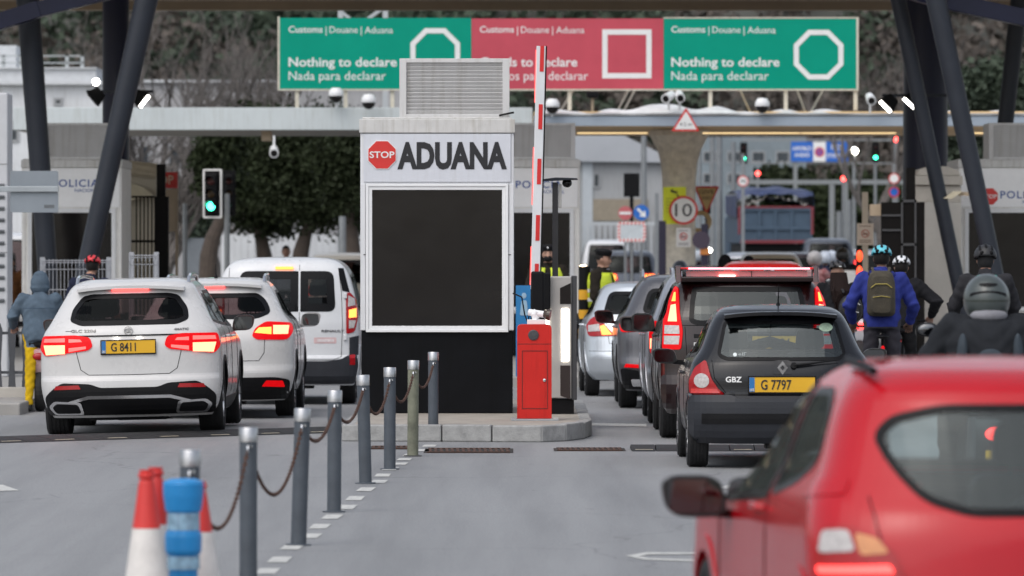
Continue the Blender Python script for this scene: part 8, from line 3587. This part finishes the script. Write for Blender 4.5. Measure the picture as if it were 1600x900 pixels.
# officers
D = 84.0
p, hm = person('police officer in yellow vest and cap facing right between booth and cars', (PX(940, D), D, 0.0), R(-112), P_(STAND, el=(.25, .02, 1.13), wr=(.18, .22, 1.0), elR=(.25, .0, 1.12), wrR=(.22, .2, .98)), cloth('police_dark', (.022, .018, .014)), black_t, 1.10, bulk=.03, hem=.86, yaw=6, pitch=-6)


def vest(p, pose, bulk):
    hip, waist, chest, neck = [Vector(pose[k]) for k in ('hip', 'waist', 'chest', 'neck')]
    bm = newbm()
    N = 32
    lv = []
    for z, a, b in ((.98, .172, .124), (1.10, .168, .122), (1.22, .178, .130), (1.32, .186, .132), (1.40, .160, .118), (1.445, .125, .098)):
        t_ = (z - .94) / (1.46 - .94)
        c = hip.lerp(neck, t_)
        lv.append([bm.verts.new((c.x + math.cos(2 * PI * k / N) * (a + bulk + .022), c.y + math.sin(2 * PI * k / N) * (b + bulk + .022), z)) for k in range(N)])
    for i, (u, w_) in enumerate(zip(lv, lv[1:])):
        for k in range(N):
            a = (k + .5) / N * 360
            if i >= 2 and (min(a, 360 - a) < 22 or abs(a - 180) < 22):
                continue          # arm holes
            if abs(a - 90) < 9:
                continue          # open front
            bm.faces.new((u[k], u[(k + 1) % N], w_[(k + 1) % N], w_[k]))
    bmesh.ops.delete(bm, geom=[v for v in bm.verts if not v.link_faces], context='VERTS')
    v_ = obj('vest', bm, vest_m, p, smooth=R(60))
    so = v_.modifiers.new('thick', 'SOLIDIFY')
    so.thickness = .008
    bm = newbm()
    for z in (1.06, 1.18):
        t_ = (z - .94) / (1.46 - .94)
        c = hip.lerp(neck, t_)
        q = []
        for zz in (z, z + .05):
            q.append([bm.verts.new((c.x + math.cos(2 * PI * k / N) * (.176 + bulk + .026), c.y + math.sin(2 * PI * k / N) * (.128 + bulk + .026), zz)) for k in range(N)])
        for k in range(N):
            if abs((k + .5) / N * 360 - 90) < 9:
                continue
            bm.faces.new((q[0][k], q[0][(k + 1) % N], q[1][(k + 1) % N], q[1][k]))
    obj('reflective_strip', bm, vest_s, v_, smooth=R(60))
    return v_


def cap(p, hm, m, peak=True):
    bm = newbm()
    lathe(bm, [(.088, .055), (.098, .075), (.106, .115), (.09, .135), (.05, .148), (0, .152)], n=24)
    if peak:
        prism(bm, [(-.07, .07), (.07, .07), (.055, .15), (0, .17), (-.055, .15)], .054, .064, 'xy')
    bmesh.ops.transform(bm, matrix=hm @ Matrix.Translation((0, -.005, -.005)) @ Matrix.Diagonal((.95, 1.12, 1, 1)), verts=bm.verts)
    return obj('cap', bm, m, p, smooth=R(50))


vest(p, STAND, .03)
cap(p, hm, black_pl)
hair_cap(p, hm, low=-.03)
D = 83.0
p, hm = person('police officer in dark beret, black mask and yellow vest behind the barrier post', (PX(857, D), D, .15), R(176), P_(STAND, wr=(.12, .25, 1.02), el=(.28, .05, 1.14)), cloth('police_dark', (.022, .018, .014)), black_t, 1.05, bulk=.03, hem=.86)
vest(p, STAND, .03)
cap(p, hm, black_pl, False)
bm = newbm()
ellipsoid(bm, (0, .075, -.055), (.062, .045, .048), u=16, v=10)
bmesh.ops.transform(bm, matrix=hm, verts=bm.verts)
obj('mask', bm, black_pl, p, smooth=True)
bm = newbm()
ellipsoid(bm, (0, .112, .095), (.012, .006, .016), u=10, v=6)
bmesh.ops.transform(bm, matrix=hm, verts=bm.verts)
obj('cap_badge', bm, chrome, p, smooth=True)

# woman with long dark hair
D = 73.0
p, hm = person('person with long dark hair, black helmet and jacket beside the queue', at(1311, D), R(4), P_(ASTRIDE), black_j, jeans_t, 1.02, bulk=.035, hem=.82)
bike_helmet(p, hm, M('helmet_black', (.03, .028, .03), .45, var=.1))
bm = newbm()
for k in range(26):
    x = -.095 + .19 * k / 25
    c_ = .05 * (x / .095) ** 2
    P = [Vector((x * .9, .05 - .03 * (1 - abs(x) / .1), 1.60)), Vector((x * 1.0, -.06 + c_, 1.48)), Vector((x * 1.0 + rng.normal() * .012, -.14 + c_, 1.37)), Vector((x * .85 + rng.normal() * .02, -.16 + c_, 1.27 + rng.normal() * .03)), Vector((x * .5 + rng.normal() * .03, -.165 + c_ * .5, 1.17 + rng.normal() * .06))]
    tube(bm, P, [.020, .022, .022, .016, .004], 6)
obj('hair', bm, M('hair_brown_dark', (.012, .006, .005), .7, var=.3, scale=30, spec=.15), p, smooth=R(70))
bm = newbm()
box(bm, (0, -.125, 1.685), (.035, .006, .014))
obj('helmet_reflector', bm, vest_s, p)
backpack('round black bag with white piping on the long haired rider', (PX(1326, D), D - .21, 1.17), R(6), M('bag_black', (.013, .012, .013), .5, var=.15), .95, True, trim=white_sign)
bicycle('bicycle under the long haired rider', *at(1311, D)[:2], R(3), black_pl)
# blue jacket
D = 67.0
p, hm = person('person in royal blue jacket and cyan helmet astride a bicycle', at(1378, D), R(-2), P_(ASTRIDE, elL=(-.33, .10, 1.12), wrL=(-.30, .28, .95), elR=(.33, .12, 1.12), wrR=(.30, .30, .95), kn=(.13, .02, .50), an=(.15, -.02, .085)), blue_j, grey_t, 1.135, bulk=.028, hem=.91, skin=skin_d, wide=1.0)
bike_helmet(p, hm, M('helmet_cyan', (.12, .52, .62), .3, var=.05))
hair_cap(p, hm)
bm = newbm()
tube(bm, [Vector((.105 * math.cos(a), -.055 + .105 * math.sin(a) + .10, 1.455 + .02 * math.sin(a * 2))) for a in np.linspace(PI * 1.0, PI * 2.0, 12)], [.03, .04, .045, .048, .05, .05, .05, .05, .048, .045, .04, .03], 10)
obj('hood', bm, blue_j, p, smooth=True)
bk = backpack('olive brown rucksack on the royal blue jacket', (PX(1375, D), D - .175, 1.42), R(-2), M('bag_olive', (.050, .042, .028), .8, var=.3, scale=8, bump=.3), 1.12, trim=M('trim_yellow', (.35, .28, .06), .6))
bicycle('grey bicycle with red tail lamp under the royal blue jacket', *at(1379, D)[:2], R(-3), M('bike_grey', (.10, .11, .12), .4, .4))
# white helmet
D = 72.0
p, hm = person('person in white helmet and black jacket with elbow out by the pillar', at(1405, D), R(-14), P_(ASTRIDE, elR=(.44, .06, 1.20), wrR=(.33, .34, 1.03)), black_j, black_t, 1.06, bulk=.035, hem=.84, yaw=10, wide=1.08)
bike_helmet(p, hm, M('helmet_white', (.68, .70, .72), .3, var=.04))
hair_cap(p, hm)
bicycle('dark bicycle under the white helmeted rider', *at(1408, D)[:2], R(-8), black_pl)
# black helmet with teal straps
D = 64.0
p, hm = person('person in round black helmet and charcoal jacket near the right booth', at(1542, D), R(2), P_(ASTRIDE), blackgrey_j, black_t, 1.125, bulk=.035, hem=.84, wide=1.06)
bike_helmet(p, hm, M('helmet_matt_black', (.018, .018, .020), .5, var=.1), r=(.115, .130, .115), low=-.03)
hair_cap(p, hm, M('scarf_black', (.012, .012, .013), .9), low=-.11)
backpack('grey rucksack with teal straps on the charcoal jacket', (PX(1542, D), D - .14, 1.36), R(2), M('bag_grey', (.10, .095, .085), .7, var=.15), 1.05, strap=M('strap_teal', (.02, .13, .11), .6))
bicycle('black bicycle under the rider with teal straps', *at(1542, D)[:2], R(1), black_pl)
# motorcyclist in front of him
D = 38.0
p, hm = person('motorcyclist in grey green full face helmet behind the red car', at(1544, D), R(0), P_(SIT, sh=(.215, .06, 1.29), el=(.36, .16, 1.06), neck=(0, .07, 1.33), head=(0, .12, 1.455)), cloth('moto_jacket', (.020, .022, .026)), black_t, 1.10, bulk=.05, hem=.80, glove=black_pl, wide=1.12, face=False)
bm = newbm()
vs_ = ellipsoid(bm, (0, 0, 0), (.142, .172, .158), u=36, v=24)
for v in vs_:
    if v.co.z < -.09:
        v.co.z = -.09 - (abs(v.co.z) - .09) * .35
        v.co.x *= 1.03
bmesh.ops.transform(bm, matrix=hm @ Matrix.Translation((0, -.005, .005)), verts=bm.verts)
hmt = obj('helmet', bm, M('helmet_greygreen', (.050, .062, .060), .35, var=.08, coat=.3), p, smooth=True)
bm = newbm()


def hs(a, el, r=1.012):
    ca, sa_ = math.cos(R(el)), math.sin(R(el))
    return hm @ (Vector((.142 * r * ca * math.sin(R(a)), -.172 * r * ca * math.cos(R(a)), .158 * r * sa_)) + Vector((0, -.005, .005)))


for e0, e1, aw in ((6, 14, 52), (34, 38, 28)):
    N = 18
    A = [bm.verts.new(hs(-aw + 2 * aw * k / N, e0 + (10 if e0 < 20 else -4) * (1 - abs(2 * k / N - 1) ** 2))) for k in range(N + 1)]
    B = [bm.verts.new(hs(-aw + 2 * aw * k / N, e1 + (6 if e0 < 20 else 2) * (1 - abs(2 * k / N - 1) ** 2))) for k in range(N + 1)]
    for k in range(N):
        bm.faces.new((A[k], A[k + 1], B[k + 1], B[k]))
obj('helmet_vent', bm, black_pl, hmt)
bm = newbm()
N = 18
A = [bm.verts.new(hs(-70 + 140 * k / N, -1, 1.008)) for k in range(N + 1)]
B = [bm.verts.new(hs(-74 + 148 * k / N, -26, 1.008)) for k in range(N + 1)]
for k in range(N):
    bm.faces.new((A[k], A[k + 1], B[k + 1], B[k]))
obj('helmet_band', bm, M('helmet_band', (.035, .042, .034), .4, var=.08), hmt, smooth=True)
bm = newbm()
tube(bm, [Vector((.115 * math.cos(a), .075 + .125 * math.sin(a), 1.365)) for a in np.linspace(PI * 1.15, PI * 1.9, 14)], [.01, .02, .028, .03, .032, .034, .034, .034, .034, .032, .03, .028, .02, .01], 10)
obj('collar', bm, cloth('collar_grey', (.22, .22, .24)), p, smooth=True)
bm = newbm()
for s in (-1, 1):
    ellipsoid(bm, (s * .17, -.150, 1.13), (.030, .045, .13), (R(6), 0, R(-18 * s)), 14, 10)
ellipsoid(bm, (0, -.172, 1.12), (.075, .016, .045), None, 14, 8)
obj('jacket_panel', bm, cloth('panel_slate', (.05, .062, .075)), p, smooth=True)
moped('dark motorcycle under the rider in the grey green helmet', *at(1544, D)[:2], R(0), M('moto_dark', (.02, .022, .025), .35), big=1.12)
# small figures farther down the queue
D = 104.0
p, hm = person('person in a blue grey full face helmet beyond the silver people carrier', at(1064, D), R(6), SIT, blackgrey_j, black_t, 1.02, bulk=.035, hem=.78)
bike_helmet(p, hm, M('helmet_bluegrey', (.16, .19, .24), .3, var=.2, scale=20), r=(.135, .16, .14), low=-.12, vents=False)
moped('dark moped under the blue grey helmeted rider', *at(1064, D)[:2], R(4), M('moped_dark', (.03, .03, .035), .35))
D = 97.0
p, hm = person('person in a dark hood just beyond the bright red car', at(1133, D), R(0), STAND, black_j, black_t, 1.04, bulk=.04)
hood_up(p, hm, black_j)
p, hm = person('person in a dark knit cap right of the hooded one beyond the red car', at(1170, D + 1), R(0), STAND, black_j, black_t, 1.03, bulk=.04)
bike_helmet(p, hm, black_j, False, r=(.095, .112, .10), low=-.03)
D = 112.0
p, hm = person('person in red and white jacket on a moped in the far queue', at(1270, D), R(-20), SIT, M('jacket_redwhite', (.52, .40, .40), .7, var=.2, scale=3, tint=(.42, .02, .03)), black_t, 1.12, bulk=.04, hem=.78)
bike_helmet(p, hm, M('helmet_redwhite', (.55, .53, .53), .3, var=.06), r=(.135, .16, .14), low=-.12, vents=False)
moped('moped with glowing tail lamp under the red and white jacket', *at(1268, D)[:2], R(-10), M('moped_dark', (.03, .03, .035), .35), big=1.1)
D = 118.0
p, hm = person('person in white blue helmet and dark jacket on a far moped', at(1291, D), R(8), SIT, navy_j, black_t, 1.12, bulk=.04, hem=.78)
bike_helmet(p, hm, M('helmet_whiteblue', (.45, .50, .58), .3, var=.3, scale=12), r=(.135, .16, .14), low=-.12, vents=False)
moped('moped under the white blue helmeted rider', *at(1291, D)[:2], R(5), M('moped_dark', (.03, .03, .035), .35), big=1.1)
D = 124.0
p, hm = person('person in black on a motorcycle with a white top box far down the lane', at(1317, D), R(0), SIT, black_j, black_t, 1.16, bulk=.05, hem=.78)
bike_helmet(p, hm, M('helmet_black2', (.02, .02, .02), .3), r=(.135, .16, .14), low=-.12, vents=False)
moped('motorcycle with white top box far down the lane', *at(1317, D)[:2], R(0), M('moto_white', (.5, .5, .52), .35), big=1.2, box_m=white_sign)
moped('red lit moped between the long haired rider and the tan notice', PX(1338, 88), 88, R(0), M('moto_white', (.5, .5, .52), .35), big=1.15, plate=False)
bm = newbm()
for z_, h_ in ((PZ(400, 90), .22), (PZ(426, 90), .26)):
    ellipsoid(bm, (0, 0, z_), (.05, .04, h_ * .42))
o = obj('vehicle_rear_lamps', bm, EM('red_orange_lamp', (1.0, .06, .015), 2.2), smooth=True, loc=(PX(1343, 90), 90, 0))  # rear lamps of a hidden vehicle, carried by an added post
bm = newbm()
box2(bm, (-.05, .04, 0), (.05, .12, PZ(388, 90)))
obj('post', bm, black_pl, o)
tag(o, 'tall red and orange vehicle lamps on an added post left of the cyan helmet', 'lamp')
D = 104.0
p, hm = person('person in brown jacket half hidden by the cabinet at the left edge', at(17, D), R(160), STAND, brown_j, black_t, 1.03, bulk=.04)
hair_cap(p, hm)
D = 126.0
p, hm = person('person standing under the dark trees beyond the white van', at(447, D), R(180), STAND, cloth('pale_blue_jacket', (.22, .28, .34)), black_t, 1.15, bulk=.03)
hair_cap(p, hm)

# more of the queue, copied from the far mopeds and riders
rid = next(a for a in SC.objects if a.get('label', '').startswith('person in white blue helmet'))
mop = next(a for a in SC.objects if a.get('label', '').startswith('moped under the white blue'))
for px, d, la, lb in (
                      (1092, 134, 'rider in pale helmet below the GIVE WAY triangle', 'lit moped below the GIVE WAY triangle'), (1300, 138, 'rider in pale helmet farthest down the moped queue', 'lit moped farthest down the moped queue')):
    dup(rid, at(px, d), R(2), la)
    dup(mop, at(px, d), R(0), lb)


# ------------------------------------------------------------------ pieces that repeat on one thing become parts of their own
def split_loose(o):
    bm = newbm()
    bm.from_mesh(o.data)
    bm.verts.ensure_lookup_table()
    isl = [-1] * len(bm.verts)
    n = 0
    for v in bm.verts:
        if isl[v.index] >= 0:
            continue
        st = [v]
        isl[v.index] = n
        while st:
            q = st.pop()
            for e in q.link_edges:
                w_ = e.other_vert(q)
                if isl[w_.index] < 0:
                    isl[w_.index] = n
                    st.append(w_)
        n += 1
    if n < 2 or n > 40:
        bm.free()
        return
    nm = o.name.split('.')[0]
    for i in range(n):
        b = bm.copy()
        b.verts.ensure_lookup_table()
        bmesh.ops.delete(b, geom=[v for v in b.verts if isl[v.index] != i], context='VERTS')
        me = bpy.data.meshes.new(nm)
        b.to_mesh(me)
        b.free()
        for m_ in o.data.materials:
            me.materials.append(m_)
        if i == 0:
            first = me
            continue
        c = o.copy()
        c.data = me
        COL.objects.link(c)
    bm.free()
    o.data = first


SPL = {'girder', 'corner_post', 'red_stripe', 'red_light', 'clear_band', 'yellow_band', 'junction_box', 'light_strip', 'lamp_bar', 'roof_strip', 'plate_light', 'door_hinge', 'brace', 'post', 'red_checks', 'gate_post', 'reflective_strip', 'helmet_vent', 'jacket_panel', 'leg'}
for o in list(SC.objects):
    if o.type == 'MESH' and o.parent is not None and o.name.split('.')[0] in SPL:
        split_loose(o)
